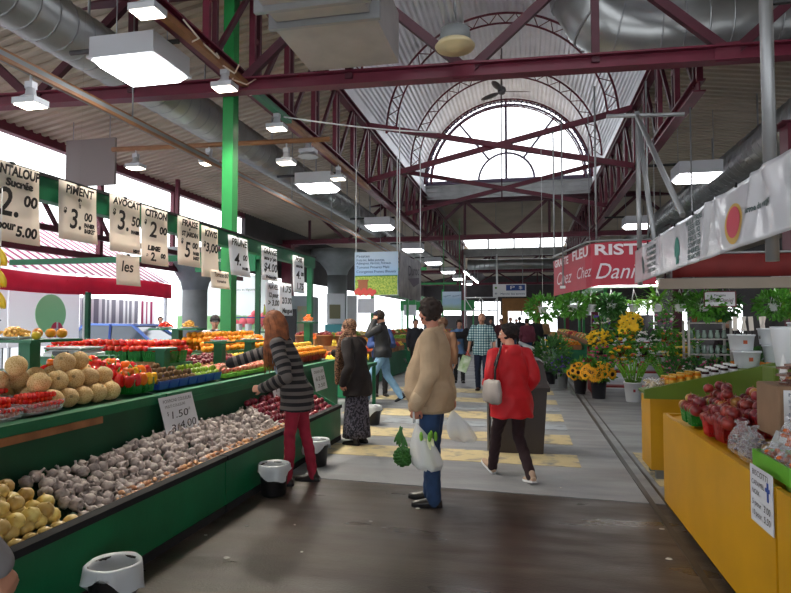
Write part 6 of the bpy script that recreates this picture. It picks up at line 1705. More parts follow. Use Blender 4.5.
for k, t in enumerate(['MIEL', 'Sirop 5.00', 'Tire 6.00', 'Beurre 7.00', 'Sucre 4.00', 'Cornets 3.00']): text(BB, t, .026, (1.45, 3.71, 1.155 - .036*k), (1, 0, 0), (0, 0, 1), navy, width=.09)
tag(MB().cbox((1.36, 3.66, .9), (.12, .004, .1), Matrix.Rotation(.4, 3, 'Y')).build('note_card', M['white_paper']), 'small blank white card leaning against the brown box', 'card')
choc = mat('brown bar wrapper', rgb(104, 74, 62), .25, .3, .2, 30)
for k in range(9):
    a = .5 + .12*(k % 4); c = V((1.5 + .045*(k % 3), 3.83 + .035*(k % 4), 1.208 + .0145*k))
    tag(MB().cbox(c, (.2, .07, .013), Matrix.Rotation(a, 3, 'Z')).build('wrapped_bar', choc), 'shiny brown wrapped bar in the stack on the brown box', 'bar', 'wrapped bars on the brown box')
CD2 = thing('price_card', (1.11, 3.27, .5), 'white handwritten price card hanging on the yellow counter front', 'sign')
MB().box(1.108, 1.113, 3.13, 3.41, .56, .84).build('sheet', M['white_paper'], CD2)
for t, y, z, sz, wd in [('BISCOTTI', 3.27, .81, .04, .2), ('CARAMEL', 3.3, .76, .035, .16), ('NOIX', 3.33, .715, .035, .1), ('5 pour', 3.32, .66, .04, .12), ('3.00', 3.19, .66, .045, .08), ('10 pour', 3.32, .61, .04, .12), ('5.50', 3.19, .61, .045, .08)]:
    text(CD2, t, sz, (1.107, y, z), (0, -1, 0), (0, 0, 1), M['ink'], width=wd, shear=.1)
mb = MB(); mb.cbox((1.106, 3.18, .75), (.002, .018, .09)); mb.cbox((1.1055, 3.18, .76), (.002, .05, .018)); mb.build('blue_mark', mat('blue ink', rgb(50, 80, 160), .7), CD2)
# syrup buckets with ladles
def s2(x): return .85 + (x-1.16)*.224
wb_ = film('translucent white plastic', rgb(222, 228, 234), .9, .35)
def bucket(x, y, z, label, group, r_=.1, h=.16, kind='white_bucket'):
    r = thing(kind, (x, y, z), label, 'bucket', group)
    MB().lathe([(r_*.82, 0), (r_*.84, .004), (r_*.98, h*.9), (r_*1.05, h*.9), (r_*1.05, h), (r_*.96, h), (r_*.8, .01)], (x, y, z), 24).build('tub', wb_, r)
    MB().box(x-.018, x+.018, y-r_*.97, y-r_*.93, z+h*.42, z+h*.64).build('label', mat('orange maple label', rgb(176, 84, 50), .6), r)
    return r
for k in range(3): bucket(2.14 + k*.27, 6.6, s2(2.14 + k*.27)+.03, ('left', 'middle', 'right')[k] + ' white bucket in the lower row on the farther yellow counter', None, .125, .17)
for k in range(3): bucket(2.1 + k*.27, 6.62, s2(2.14 + k*.27)+.203, ('left', 'middle', 'right')[k] + ' white bucket stacked in the upper row', None, .12, .16)
for k in range(6):
    x = 2.04 + .055*k; y = 6.6 + .03*(k % 2); z = s2(2.14)+.34
    L = thing('ladle', (x, y, z), 'pale wooden ladle standing upright in the white buckets', 'ladle', 'ladles in the white buckets')
    t = .05*math.sin(k*2)
    MB().beam((x, y, z-.02), (x+t*.4, y, z+.06), .014, .01).build('handle', M['black'], L)
    MB().beam((x+t*.4, y, z+.06), (x+t, y, z+.2), .04, .014).build('paddle', M['paper_plain'], L)
tag(MB().lathe([(.075, 0), (.082, .01), (.115, .3), (.12, .32), (.112, .31), (.078, .015)], (2.03, 5.35, 1.2), 24).build('white_pitcher', wb_), 'tall white tapered container at the right picture edge', 'container')
tag(MB().rbox(1.88, 2.25, 5.22, 5.46, 1.0, 1.198, .01).build('crate', M['lime_green']), 'olive green crate under the tall white container', 'crate')
for k in range(4): 
    T = thing('clear_cup', (1.9 + k*.09, 5.1, 1.12), 'small clear cup behind the brown bars', 'cup', 'clear cups behind the bars'); MB().lathe([(.022, 0), (.024, .003), (.032, .1), (.029, .1), (.02, .006)], (1.9 + k*.09, 5.1, cy_(1.9 + k*.09)+.2), 14).build('cup_body', M['clear'], T)
# honey and jam jars
hon = mat('amber honey', rgb(196, 110, 14), .12, 0, .1, 6); jam = mat('dark jam', rgb(48, 20, 28), .12); gold = mat('gold lid', rgb(206, 160, 60), .35, .5)
def jar(x, y, m, lid, label, group, first={}, r_=.036, h=.09):
    if m.name not in first:
        z = s2(x) + .012
        t = thing('jar', (x, y, z), label, 'jar', group)
        MB().lathe([(r_*.9, 0), (r_, .006), (r_, h*.78), (r_*.8, h*.9)], (x, y, z), 16).build('glass_body', m, t)
        MB().lathe([(r_*.86, h*.88), (r_*.86, h*1.08)], (x, y, z), 16).build('lid', lid, t)
        MB().lathe([(r_*1.02, h*.2), (r_*1.02, h*.62)], (x, y, z), 16, cap=False).build('label', M['white_paper'] if m is jam else gold, t)
        first[m.name] = t; return t
    return dup(first[m.name], (x, y, s2(x)+.012), label=label, group=group)
for k in range(4):
    for j in range(3): jar(1.42 + .075*k - .02*j, 6.46 + .1*j, hon, gold, 'amber honey jar with gold lid on the farther yellow counter', 'honey jars')
for k in range(4):
    for j in range(3): jar(1.72 + .085*k, 6.46 + .11*j, jam, M['white'], 'dark jam jar with white label on the farther yellow counter', 'jam jars')
for k in range(5): cello_bag(1.24 + .05*(k % 3), 6.46 + .075*k, s2(1.24)+.012, .06, .055, .1, 'small clear bag of nuts at the low end of the farther counter', 'bags at the low end of the farther counter', 18, sw3, 100+k)

# ================================================================== FLOWER STALL
def leaves(mb, c, spread, n, size, rnd, up=.35, flat=.4):
    for k in range(n):
        v = V((rnd.gauss(0, 1), rnd.gauss(0, 1), rnd.gauss(0, 1))).normalized()
        p = V(c) + V((v.x*spread[0], v.y*spread[1], v.z*spread[2]))*rnd.uniform(.55, 1)
        d = (v + V((rnd.uniform(-.5, .5), rnd.uniform(-.5, .5), up))).normalized()
        x = d.orthogonal().normalized(); x = (Matrix.Rotation(rnd.uniform(0, 6.28), 3, d) @ x)
        L = size*rnd.uniform(.7, 1.3); w_ = L*flat; nn = d.cross(x)
        mb.add([p, p + d*L*.45 + x*w_*.5 + nn*.1*L, p + d*L, p + d*L*.45 - x*w_*.5 + nn*.1*L, p + d*L*.5 - nn*.05*L], [(0, 1, 4), (1, 2, 4), (2, 3, 4), (3, 0, 4)], True)
def fern(mb, c, r_, n, rnd, droop=.6, L0=.4):
    for k in range(n):
        a = rnd.uniform(0, 6.28); L = L0*rnd.uniform(.6, 1.2); el = rnd.uniform(.1, 1.2)
        prev = V(c); d = V((math.cos(a)*math.cos(el), math.sin(a)*math.cos(el), math.sin(el)))
        side = d.cross(V((0, 0, 1))).normalized()
        for i in range(7):
            p = prev + d*L/7
            w_ = .05*(1-i/8)
            for sg in (-1, 1):
                mb.add([prev, prev + side*sg*w_ + d*.03, p], [(0, 1, 2)], True)
            prev = p; d = (d + V((0, 0, -droop*.28))).normalized()
rn = random.Random(77)
PETAL = {'sun': mat('golden ray petals', rgb(248, 176, 14), .6), 'yellow': mat('yellow petals', rgb(250, 204, 34), .6), 'pink': mat('pink petals', rgb(206, 96, 140), .6), 'magenta': mat('magenta petals', rgb(190, 40, 110), .6), 'purple': mat('purple petals', rgb(88, 58, 160), .6),
         'white': mat('white petals', rgb(226, 222, 220), .6), 'red': mat('red petals', rgb(206, 40, 60), .6), 'orange': mat('orange petals', rgb(228, 130, 36), .6), 'cream': mat('cream petals', rgb(224, 196, 120), .6)}
EYE = mat('dark sunflower centre', rgb(44, 26, 16), .8)
def flower_head(p, d, r_, col, parent, npet=14, centre=True, name='flower'):
    d = V(d).normalized(); x = d.orthogonal().normalized(); y = d.cross(x); mb = MB(); p = V(p)
    for k in range(npet):
        a = 2*PI*k/npet; u = x*math.cos(a) + y*math.sin(a); w_ = (x*-math.sin(a) + y*math.cos(a))*r_*3.2/npet
        mb.add([p + u*r_*.3 - w_*.5, p + u*r_*.3 + w_*.5, p + u*r_*.75 + w_*.6 + d*r_*.16, p + u*r_*1.05 + d*r_*.05, p + u*r_*.75 - w_*.6 + d*r_*.16], [(0, 1, 2, 3, 4)], True)
    f = mb.build(name, PETAL[col], parent)
    if centre:
        c = MB(); c.ball(p + d*r_*.04, (r_*.42,)*3, 10, 6); c.v = [tuple(p + d*r_*.04 + (V(q_) - p - d*r_*.04) - d*((V(q_) - p - d*r_*.04).dot(d))*.65) for q_ in c.v]
        c.build('centre', EYE, f)
    return f
def blossom(mb, p, r_, rnd):
    for k in range(5):
        v = V((rnd.gauss(0, 1), rnd.gauss(0, 1), abs(rnd.gauss(0, 1)))).normalized(); mb.ball(V(p) + v*r_*.5, (r_*.55, r_*.55, r_*.4), 6, 4)
def pot(mb, c, r_, h): mb.lathe([(r_*.75, 0), (r_*.78, .005), (r_, h), (r_*1.04, h), (r_*1.04, h-.02), (r_*.93, h-.02), (r_*.7, h*.5)], c, 18)
def potted(x, y, z, r_, h, pm, spread, ch, leafm, nleaf, lsize, cols, nfl, fr, label, name='potted_flowers', cat='plant', group=None, flat=.4, sun=False):
    t = thing(name, (x, y, z), label, cat, group)
    mb = MB(); pot(mb, (x, y, z), r_, h); mb.build('pot', pm, t)
    c = V((x, y, z + h + ch))
    mb = MB(); leaves(mb, c, spread, nleaf, lsize, rn, flat=flat)
    for k in range(7): mb.tube([(x + .3*r_*math.cos(k), y + .3*r_*math.sin(k), z+h*.6), c + V((spread[0]*.5*math.cos(k*2), spread[1]*.5*math.sin(k*2), 0))], .006, 4)
    mb.build('foliage', leafm, t)
    if sun:
        for k in range(nfl):
            v = V((rn.gauss(0, 1), -abs(rn.gauss(0, 1)) - .2, rn.gauss(0, .8) + .35)).normalized()
            flower_head(c + V((v.x*spread[0], v.y*spread[1], v.z*spread[2]))*1.05, v + V((-.1, -.3, .1)), fr, cols[k % len(cols)], t)
    elif nfl:
        for col in dict.fromkeys(cols):
            mb = MB()
            for k in range(nfl//len(set(cols))):
                v = V((rn.gauss(0, 1), rn.gauss(0, 1), rn.gauss(0, 1) + .4)).normalized()
                blossom(mb, c + V((v.x*spread[0], v.y*spread[1], v.z*spread[2]))*rn.uniform(.9, 1.1), fr, rn)
            o = mb.build('blossoms', PETAL[col], t); o['kind'] = 'stuff'
    return t
dpot = mat('dark plastic bucket', rgb(40, 40, 46), .5); wpot = M['white']; gpot = mat('grey tin bucket', rgb(150, 152, 156), .4, .5); tpot = mat('terracotta', rgb(150, 80, 54), .8)
potted(1.42, 12.85, 0, .16, .36, dpot, (.3, .24, .18), .16, M['leaf'], 190, .13, ['sun'], 24, .105, 'dark bucket of sunflowers with brown centres on the aisle floor', 'sunflower_bucket', sun=True)
potted(1.12, 13.6, 0, .14, .34, dpot, (.24, .2, .16), .14, M['leaf'], 130, .12, ['sun'], 11, .095, 'second dark bucket of sunflowers behind the first', 'sunflower_bucket', sun=True)
# bucket of tall green stalks
t = thing('gladiolus_bucket', (2.02, 12.5, 0), 'white bucket of tall upright green flower stalks', 'plant')
mb = MB(); pot(mb, (2.02, 12.5, 0), .17, .38); mb.build('bucket', wpot, t)
mb = MB(); m2 = MB()
for k in range(60):
    a = rn.uniform(0, 6.28); rr = rn.uniform(.02, .12); L = rn.uniform(.32, .62); p = V((2.02 + rr*math.cos(a), 12.5 + rr*math.sin(a), .3)); e = p + V((math.cos(a)*L*.55, math.sin(a)*L*.55, L))
    mb.tube([p, p.lerp(e, .5) + V((0, 0, .05)), e], [.01, .012, .003], 4)
    if k % 6 == 0: blossom(m2, e*1.0, .025, rn)
mb.build('stalks', M['bright_leaf'], t); o = m2.build('blossoms', PETAL['pink'], t); o['kind'] = 'stuff'
mb = MB()
for k in range(14): blossom(mb, (2.02 + rn.uniform(-.14, .14), 12.5 + rn.uniform(-.14, .02), .42 + rn.uniform(0, .08)), .03, rn)
o = mb.build('small_blossoms', PETAL['white'], t); o['kind'] = 'stuff'
mb = MB(); mb.box(2.0, 2.04, 12.325, 12.335, .2, .25); mb.build('price_tag', mat('red price tag', rgb(150, 50, 60), .6), t)
t = thing('gladiolus_bucket', (2.75, 12.7, 0), 'grey bucket of upright green stalks right of the white one', 'plant')
mb = MB(); pot(mb, (2.75, 12.7, 0), .17, .36); mb.build('bucket', gpot, t)
mb = MB()
for k in range(60):
    a = rn.uniform(0, 6.28); rr = rn.uniform(.02, .12); L = rn.uniform(.25, .5); p = V((2.75 + rr*math.cos(a), 12.7 + rr*math.sin(a), .3)); e = p + V((math.cos(a)*L*.6, math.sin(a)*L*.6, L)); mb.tube([p, p.lerp(e, .5) + V((0, 0, .04)), e], [.01, .012, .003], 4)
mb.build('stalks', M['bright_leaf'], t)
# red stepped flower stand
redw = mat('red painted shelf', rgb(150, 30, 34), .55, 0, .1, 4)
ST = thing('flower_stand', (2.2, 14.0, 0), 'red stepped flower stand behind the sunflowers', 'stand')
for k, (y, z) in enumerate([(13.2, .22), (13.55, .5), (13.95, .82), (14.35, 1.1)]):
    MB().box(1.35, 3.6, y, y+.34, z-.03, z).build('shelf_board', redw, ST)
for x in (1.4, 3.55):
    mb = MB(); mb.loft([[(x-.02, 13.2, 0), (x-.02, 14.7, 0), (x-.02, 14.7, 1.07), (x-.02, 13.2, .19)], [(x+.02, 13.2, 0), (x+.02, 14.7, 0), (x+.02, 14.7, 1.07), (x+.02, 13.2, .19)]], smooth=False); mb.build('side_panel', redw, ST)
row = [  # x, y, z, cols, label, r, h, leaf
 (1.2, 14.15, .5, ['pink', 'magenta'], 'bucket of pink flowers above the sunflowers', 'pink'), (.82, 14.7, .5, ['purple'], 'bucket of purple flowers at the left of the flower stall', 'purple'),
 (1.62, 13.7, .5, ['magenta', 'pink'], 'pot of magenta flowers on the red stand behind the sunflowers', 'magenta'), (2.0, 13.7, .5, ['orange', 'yellow'], 'pot of small orange flowers in the middle of the red stand', 'orange'),
 (2.4, 13.72, .5, ['red', 'white'], 'pot of red and white flowers on the red stand', 'red'), (2.8, 13.7, .5, ['white', 'cream'], 'pot of white flowers on the right of the red stand', 'white'), (3.2, 13.72, .5, ['cream', 'yellow'], 'pot of cream flowers at the right end of the red stand', 'cream'),
 (1.6, 14.1, .82, ['yellow'], 'wide pot of golden yellow daisies at the top left of the stand', 'yellow'), (2.05, 14.12, .82, ['yellow', 'orange'], 'second pot of golden yellow daisies on the upper step', 'yellow'),
 (2.55, 14.1, .82, ['white'], 'pot of leafy greens with few white flowers on the upper step', 'white'), (3.0, 14.12, .82, ['orange', 'pink'], 'pot of orange and pink flowers on the upper step', 'orange'), (3.4, 14.1, .82, ['cream', 'white'], 'pot of pale flowers at the right end of the upper step', 'cream'),
 (2.3, 14.5, 1.1, ['yellow'], 'tall pot of yellow lilies at the top of the stand', 'yellow'), (1.75, 14.5, 1.1, ['white', 'purple'], 'tall leafy pot at the top left of the stand', 'white'), (3.05, 14.52, 1.1, ['pink', 'white'], 'tall pot of pink flowers at the top right of the stand', 'pink')]
for (x, y, z, cols, lab, _) in row:
    onf = x < 1.3
    tall = z > 1
    potted(x, y, 0 if onf else z+.003, .13 if onf else .09, .36 if onf else .16, (gpot if x < .9 else dpot) if onf else (tpot if len(cols) > 1 else dpot), (.24, .2, .2 if not tall else .28), .16 if not tall else .22, M['leaf'] if len(cols) > 1 else M['dark_leaf'], 110, .13, cols, (34 if onf else 26) + (40 if cols == ['yellow'] else 0), .04 if 'yellow' not in cols else .062, lab)
for (x, y, m_, lab) in [(.55, 15.6, 'dark_leaf', 'round leafy bush in a pot at the left end of the flower stall'), (.75, 17.0, 'leaf', 'leafy potted bush with small yellow flowers behind the purple flowers'), (4.3, 13.6, 'dark_leaf', 'dark leafy potted plant right of the red stand'),
                       (5.4, 14.6, 'dark_leaf', 'large dark shrub behind the metal rack'), (6.3, 12.6, 'leaf', 'large leafy shrub at the right of the metal rack'), (3.8, 16.0, 'dark_leaf', 'dark shrub behind the red stand')]:
    potted(x, y, 0, .17, .32, dpot, (.4, .36, .42), .4, M[m_], 260, .16, ['yellow', 'white'], 14, .03, lab, 'potted_shrub')
for k, (x, y) in enumerate([(3.35, 12.1), (3.7, 11.6), (3.0, 11.9), (4.1, 12.2), (4.6, 11.9), (2.7, 12.1)]):
    potted(x, y, .45, .1, .16, dpot, (.2, .18, .14), .1, M['dark_leaf'], 90, .12, [['magenta', 'pink'], ['purple'], ['white', 'pink'], ['orange'], ['yellow'], ['pink']][k], 22, .03, ['pot of magenta flowers below the metal rack', 'pot of purple flowers below the metal rack', 'pot of pale pink flowers left of the metal rack', 'pot of orange flowers right of the metal rack', 'pot of yellow flowers farthest right of the metal rack', 'pot of pink flowers on the low table nearest the red stand'][k])
LT = thing('low_table', (3.6, 11.9, 0), 'dark low table for flower pots in front of the metal rack', 'table')
MB().box(2.5, 4.9, 11.4, 12.4, .42, .45).build('tabletop', dk, LT)
for (x, y) in ((2.55, 11.45), (4.85, 11.45), (2.55, 12.35), (4.85, 12.35)): MB().box(x-.03, x+.03, y-.03, y+.03, 0, .42).build('leg', dk, LT)
RK = thing('metal_rack', (3.45, 13.0, 0), 'pale metal rack with glass jars and vases in the flower stall', 'rack')
pm = mat('pale rack metal', rgb(176, 172, 166), .45, .3)
for x in (3.12, 3.88):
    for y in (12.8, 13.2): MB().box(x-.02, x+.02, y-.02, y+.02, 0, 1.58).build('upright', pm, RK)
for z in (.6, .92, 1.22, 1.54): MB().box(3.1, 3.9, 12.78, 13.22, z-.02, z).build('shelf_board', pm, RK)
vg = film('greenish vase glass', rgb(150, 176, 164), .6, .1)
for k in range(6):
    for z in (.92, 1.22):
        tag(MB().lathe([(.035, 0), (.05, .05), (.04, .11), (.028, .14), (.036, .17)], (3.2 + .12*k, 12.95, z+.002), 12).build('glass_vase', vg), 'small glass vase on the ' + ('lower' if z < 1 else 'upper') + ' shelf of the metal rack', 'vase', ('lower' if z < 1 else 'upper') + ' shelf vases')
potted(3.3, 13.0, 1.55, .08, .1, tpot, (.14, .12, .14), .1, M['leaf'], 60, .1, ['magenta'], 18, .03, 'pot of magenta flowers on top of the metal rack')
potted(3.72, 13.0, 1.55, .08, .08, mat('yellow pot', rgb(214, 170, 30), .5), (.14, .12, .08), .05, M['leaf'], 50, .08, ['yellow'], 14, .03, 'yellow pot of flowers on top of the metal rack')
potted(3.3, 13.0, .605, .08, .08, dpot, (.14, .12, .07), .05, M['leaf'], 50, .08, ['purple'], 14, .03, 'pot of purple flowers on the lowest rack shelf'); potted(3.7, 13.0, .605, .08, .08, dpot, (.14, .12, .07), .05, M['bright_leaf'], 50, .08, ['cream'], 10, .03, 'pot of greens on the lowest rack shelf')
for k in range(9):
    x = 3.6 + .13*(k % 5); y = 11.62 + .16*(k//5); z = .47
    tag(MB().lathe([(.01, 0), (.05, .012), (.066, .045), (.05, .08), (.012, .09)], (x, y, z+.3), 12).build('pumpkin', PETAL['orange']), 'small orange gourd in the row right of the jam jars', 'gourd', 'small orange gourds')
tag(MB().box(3.5, 4.3, 11.5, 11.88, .455, .765).build('display_crate', M['dark_green']), 'dark green crate under the small orange gourds', 'crate')
# hanging plants on their rail
HR = thing('plant_rail', (3.0, 10.3, 2.1), 'pale tube rail carrying the hanging plants', 'rail')
MB().tube([(.55, 10.3, 2.13), (5.4, 10.3, 2.13)], .025, 8).build('rail', M['white'], HR)
for x in (.6, 2.6, 5.3): MB().tube([(x, 10.3, 2.13), (x, 10.3, 5.0)], .012, 6).build('drop_rod', M['steel'], HR)
tl = None
for (x, lab) in ((1.52, 'fluorescent tube over the hanging plants under the red banner'), (4.3, 'fluorescent tube over the hanging plants at right')):
    t = thing('tube_lamp', (x, 10.2, 2.17), lab, 'lamp')
    MB().box(x-.62, x+.62, 10.18, 10.24, 2.2, 2.25).build('batten', HB, t); MB().tube([(x-.6, 10.21, 2.18), (x+.6, 10.21, 2.18)], .018, 8).build('tube', M['tube'], t)
    mb = MB(); mb.tube([(x-.5, 10.21, 2.25), (x-.5, 10.21, 5.0)], .006, 5); mb.tube([(x+.5, 10.21, 2.25), (x+.5, 10.21, 5.0)], .006, 5); mb.build('hanger_wire', M['steel'], t)
hp = [(.3, 11.6, 'leaf', 'bushy', 'wide bushy hanging plant at the left end of the rail', .34), (.75, 10.3, 'leaf', 'bushy', 'bushy hanging plant second from the left end of the rail', .26), (1.05, 10.35, 'leaf', 'fern', 'drooping hanging fern third from the left end of the rail', .28),
      (1.35, 10.3, 'dark_leaf', 'bushy', 'dark leaved hanging plant in a white pot under the fluorescent tube', .22), (1.7, 10.3, 'bright_leaf', 'spider', 'spidery bright green hanging plant under the red banner corner', .3), (2.05, 10.3, 'bright_leaf', 'fern', 'bright hanging fern under the end of the white banner', .32),
      (2.4, 10.35, 'leaf', 'fern', 'hanging fern in a white pot left of the grey column', .3), (2.75, 10.3, 'leaf', 'bushy', 'bushy hanging plant above the dark shelf', .3), (3.05, 10.4, 'dark_leaf', 'bushy', 'dark trailing hanging plant left of the white shop sign', .28),
      (3.75, 10.3, 'leaf', 'bushy', 'large leaved hanging plant right of the white shop sign', .3), (4.15, 10.3, 'bright_leaf', 'bushy', 'variegated hanging plant by the maroon column', .3), (4.6, 10.35, 'leaf', 'bushy', 'broad leaved hanging plant second from the right', .32), (5.0, 10.3, 'dark_leaf', 'bushy', 'dark hanging plant last on the right', .32)]
for (x, y, lm, kind, lab, sp) in hp:
    t = thing('hanging_plant', (x, y, 1.7), lab, 'plant'); z = 1.78
    mb = MB(); pot(mb, (x, y, z-.06), .085, .12); mb.build('pot', wpot, t)
    mb = MB()
    for a in (0, 2.1, 4.2): mb.tube([(x + .08*math.cos(a), y + .08*math.sin(a), z+.06), (x, y if y < 11 else y, z+.3)], .003, 4)
    mb.tube([(x, y, z+.3), (x, y, 2.13 if y < 11 else 5.0)], .004, 4); mb.build('hook', M['white'], t)
    mb = MB()
    if kind == 'bushy': leaves(mb, (x, y, z+.04), (sp*.95, sp*.9, sp*.72), 460, .09, rn, up=-.1, flat=.55)
    elif kind == 'fern': fern(mb, (x, y, z+.08), .1, 60, rn, .75, sp*1.5)
    else:
        for k in range(70):
            a = rn.uniform(0, 6.28); L = sp*rn.uniform(.8, 1.5); d = V((math.cos(a), math.sin(a), rn.uniform(.1, 1.0))).normalized(); p = V((x, y, z+.06)); pts_ = [p]
            for i in range(5): p = p + d*L/5; d = (d + V((0, 0, -.42))).normalized(); pts_.append(p)
            mb.tube(pts_, [.008, .008, .007, .006, .004, .002], 4)
    mb.build('foliage', M[lm], t)
SGX = 2.92
FRM = mat('dark red frame', rgb(120, 60, 64), .6)
SG = thing('shop_sign', (SGX, 10.12, 1.8), 'small white framed shop sign hanging among the plants', 'sign')
MB().box(SGX-.22, SGX+.22, 10.11, 10.13, 1.8, 2.015).build('board', M['white'], SG)
for b_ in ((-.23, .23, 1.785, 1.8), (-.23, .23, 2.015, 2.03), (-.23, -.215, 1.8, 2.015), (.215, .23, 1.8, 2.015)): MB().box(SGX+b_[0], SGX+b_[1], 10.1, 10.12, b_[2], b_[3]).build('frame_bar', FRM, SG)
text(SG, 'Fleuriste', .05, (SGX, 10.105, 1.965), (1, 0, 0), (0, 0, 1), M['ink'], width=.16); text(SG, 'Chez Daniel', .09, (SGX, 10.105, 1.885), (1, 0, 0), (0, 0, 1), mat('wine lettering', rgb(110, 50, 66), .6), width=.36, shear=.3)
for x in (-.15, .15): MB().tube([(SGX+x, 10.12, 2.03), (SGX+x, 10.29, 2.13)], .005, 5).build('hanger_wire', M['steel'], SG)
# tall yellow lily spray
YL = thing('lily_spray', (2.25, 14.05, 1.1), 'tall spray of large yellow lilies rising above the red stand', 'plant')
mb = MB(); pot(mb, (2.25, 14.2, .822), .07, .2); mb.build('pot', dpot, YL)
mb = MB()
for k in range(7): mb.tube([(2.25, 14.2, .95), (2.2 + .03*k, 14.15, 1.3), (2.1 + .06*k, 14.1, 1.5 + .06*(k % 3))], .008, 5)
mb.build('stalks', M['leaf'], YL)
for k in range(8):
    c = V((2.1 + .035*k + rn.uniform(-.05, .05), 14.05 + rn.uniform(-.06, .06), 1.36 + .032*(k*5 % 11)))
    flower_head(c, (rn.uniform(-.6, .6), -1, rn.uniform(-.2, .6)), .11, 'yellow', YL, 7, False, 'lily')
# big litter bin in the aisle
LB = thing('litter_bin', (-.1, 7.55, 0), 'tall dark brown litter bin with hooded top behind the red jacket', 'bin')
bb = mat('dark brown plastic', rgb(52, 44, 42), .35)
sq = lambda c, a, b, z: [(c[0]-a, c[1]-b, z), (c[0]+a, c[1]-b, z), (c[0]+a, c[1]+b, z), (c[0]-a, c[1]+b, z)]
mb = MB(); mb.loft([sq((-.1, 7.55), .28, .24, 0), sq((-.1, 7.55), .33, .29, .74)], smooth=False); mb.build('body', bb, LB)
mb = MB(); mb.loft([sq((-.1, 7.55), .36, .32, .74), sq((-.1, 7.55), .365, .325, .79), sq((-.1, 7.55), .34, .3, .82), sq((-.1, 7.55), .29, .26, 1.07), sq((-.1, 7.55), .25, .2, 1.1)], smooth=False); mb.build('hood', bb, LB)
mb = MB(); mb.loft([[(-.1-.2, 7.55-.305, .84), (-.1+.2, 7.55-.305, .84), (-.1+.18, 7.55-.275, .99), (-.1-.18, 7.55-.275, .99)], [(-.1-.2, 7.55-.27, .85), (-.1+.2, 7.55-.27, .85), (-.1+.18, 7.55-.25, .98), (-.1-.18, 7.55-.25, .98)]], smooth=False); mb.build('flap', M['rubber'], LB)
mb = MB(); mb.loft([[(-.45, y, z) for y, z in ((7.3, .02), (7.8, .02), (7.83, .72), (7.27, .72))], [(-.47, y, z) for y, z in ((7.3, .02), (7.8, .02), (7.83, .72), (7.27, .72))]], smooth=False); mb.build('side_plate', mat('worn grey side plate', rgb(120, 118, 118), .5), LB)
# ================================================================== OUTDOORS AT THE LEFT
AW = thing('awning_stall', (-12.2, 12, 0), 'outdoor stall with red and white striped awning and red valance', 'awning')
STR = ramp_mat('red and white awning stripe', None, None, [(0, rgb(232, 230, 234)), (.62, rgb(170, 70, 112))], .8, 3.2, axis='Y')
def see_through(m, f):
    nt = m.node_tree; b = nt.nodes['Principled BSDF']; t = nt.nodes.new('ShaderNodeBsdfTranslucent'); mx = nt.nodes.new('ShaderNodeMixShader'); mx.inputs[0].default_value = f
    if b.inputs['Base Color'].is_linked: nt.links.new(b.inputs['Base Color'].links[0].from_socket, t.inputs['Color'])
    else: t.inputs['Color'].default_value = b.inputs['Base Color'].default_value
    nt.links.new(b.outputs[0], mx.inputs[1]); nt.links.new(t.outputs[0], mx.inputs[2]); nt.links.new(mx.outputs[0], nt.nodes['Material Output'].inputs['Surface'])
see_through(STR, .5)
TARP = mat('white tarp', rgb(236, 236, 238), .7); see_through(TARP, .5)
MB().sheet([[(-14.4, y, 4.6), (-11.2, y, 2.78)] for y in (4.5, 17.3)], False, .01).build('roof_canvas', STR, AW)
VAL = mat('pinkish red canvas', rgb(214, 60, 96), .7, 0, .06, 3); see_through(VAL, .5)
g = [[(-11.15 + .05*math.sin(y*2.2)*v, y, 2.74 + .05*math.sin(y*.9) - .46*v) for y in [4.5 + 12.8*k/50 for k in range(51)]] for v in (0, .5, 1)]
MB().sheet(g, True, .006).build('valance', VAL, AW)
for y in (5, 9.1, 13.55, 17.1): MB().box(-11.27, -11.19, y-.04, y+.04, -.05, 2.76).build('pole', M['white'], AW)
CURT = ramp_mat('grey and white curtain stripe', None, None, [(0, rgb(226, 224, 228)), (.42, rgb(132, 130, 142))], .85, 3.4, axis='Y')
g = [[(-13.5 + .05*math.sin(y*6), y, 2.3 - 1.6*v) for y in [16.0 + 2.9*k/40 for k in range(41)]] for v in (0, 1)]
tag(MB().sheet(g, True, .006).build('striped_curtain', CURT), 'grey and white striped curtain below the red valance', 'curtain')
g = [[(-13.48 + .04*math.sin(y*6), y, 2.3 - 1.6*v) for y in [19.0 + .9*k/10 for k in range(11)]] for v in (0, 1)]
tag(MB().sheet(g, True, .006).build('striped_curtain', STR), 'narrow red and white striped curtain beside the concrete column', 'curtain')
TP = thing('tarp_banner', (-11.8, 13, .5), 'white tarp banner with pale green oval and red logo under the awning', 'banner')
MB().box(-11.82, -11.78, 11.75, 14.0, .95, 2.3).build('sheet', TARP, TP)
MB().lathe([(.5, 0), (.5, .01)], (-11.775, 13.0, 1.75), 28, axis=(1, 0, 0)).build('green_oval', mat('pale green print', rgb(150, 226, 168), .6), TP)
MB().lathe([(.2, 0), (.2, .01)], (-11.765, 13.2, 1.35), 20, axis=(1, 0, 0)).build('red_disc', mat('red print on tarp', rgb(206, 70, 100), .6), TP)
mb = MB(); mb.box(-11.76, -11.752, 13.17, 13.23, 1.15, 1.55); mb.box(-11.76, -11.752, 13.0, 13.4, 1.32, 1.38); mb.build('white_cross', M['white'], TP)
for y in (11.8, 13.95): MB().box(-11.84, -11.78, y-.02, y+.02, -.05, .95).build('leg', M['steel'], TP)
T2 = thing('tarp_banner', (-11.8, 11, .5), 'white tarp with dark slanted lettering at the left picture edge', 'banner')
MB().box(-11.82, -11.78, 9.4, 11.7, .95, 2.3).build('sheet', TARP, T2)
text(T2, 'Choux', .5, (-11.77, 11.0, 1.75), (0, 1, -.45), (0, .45, 1), mat('grey tarp lettering', rgb(84, 88, 100), .7), width=1.1)
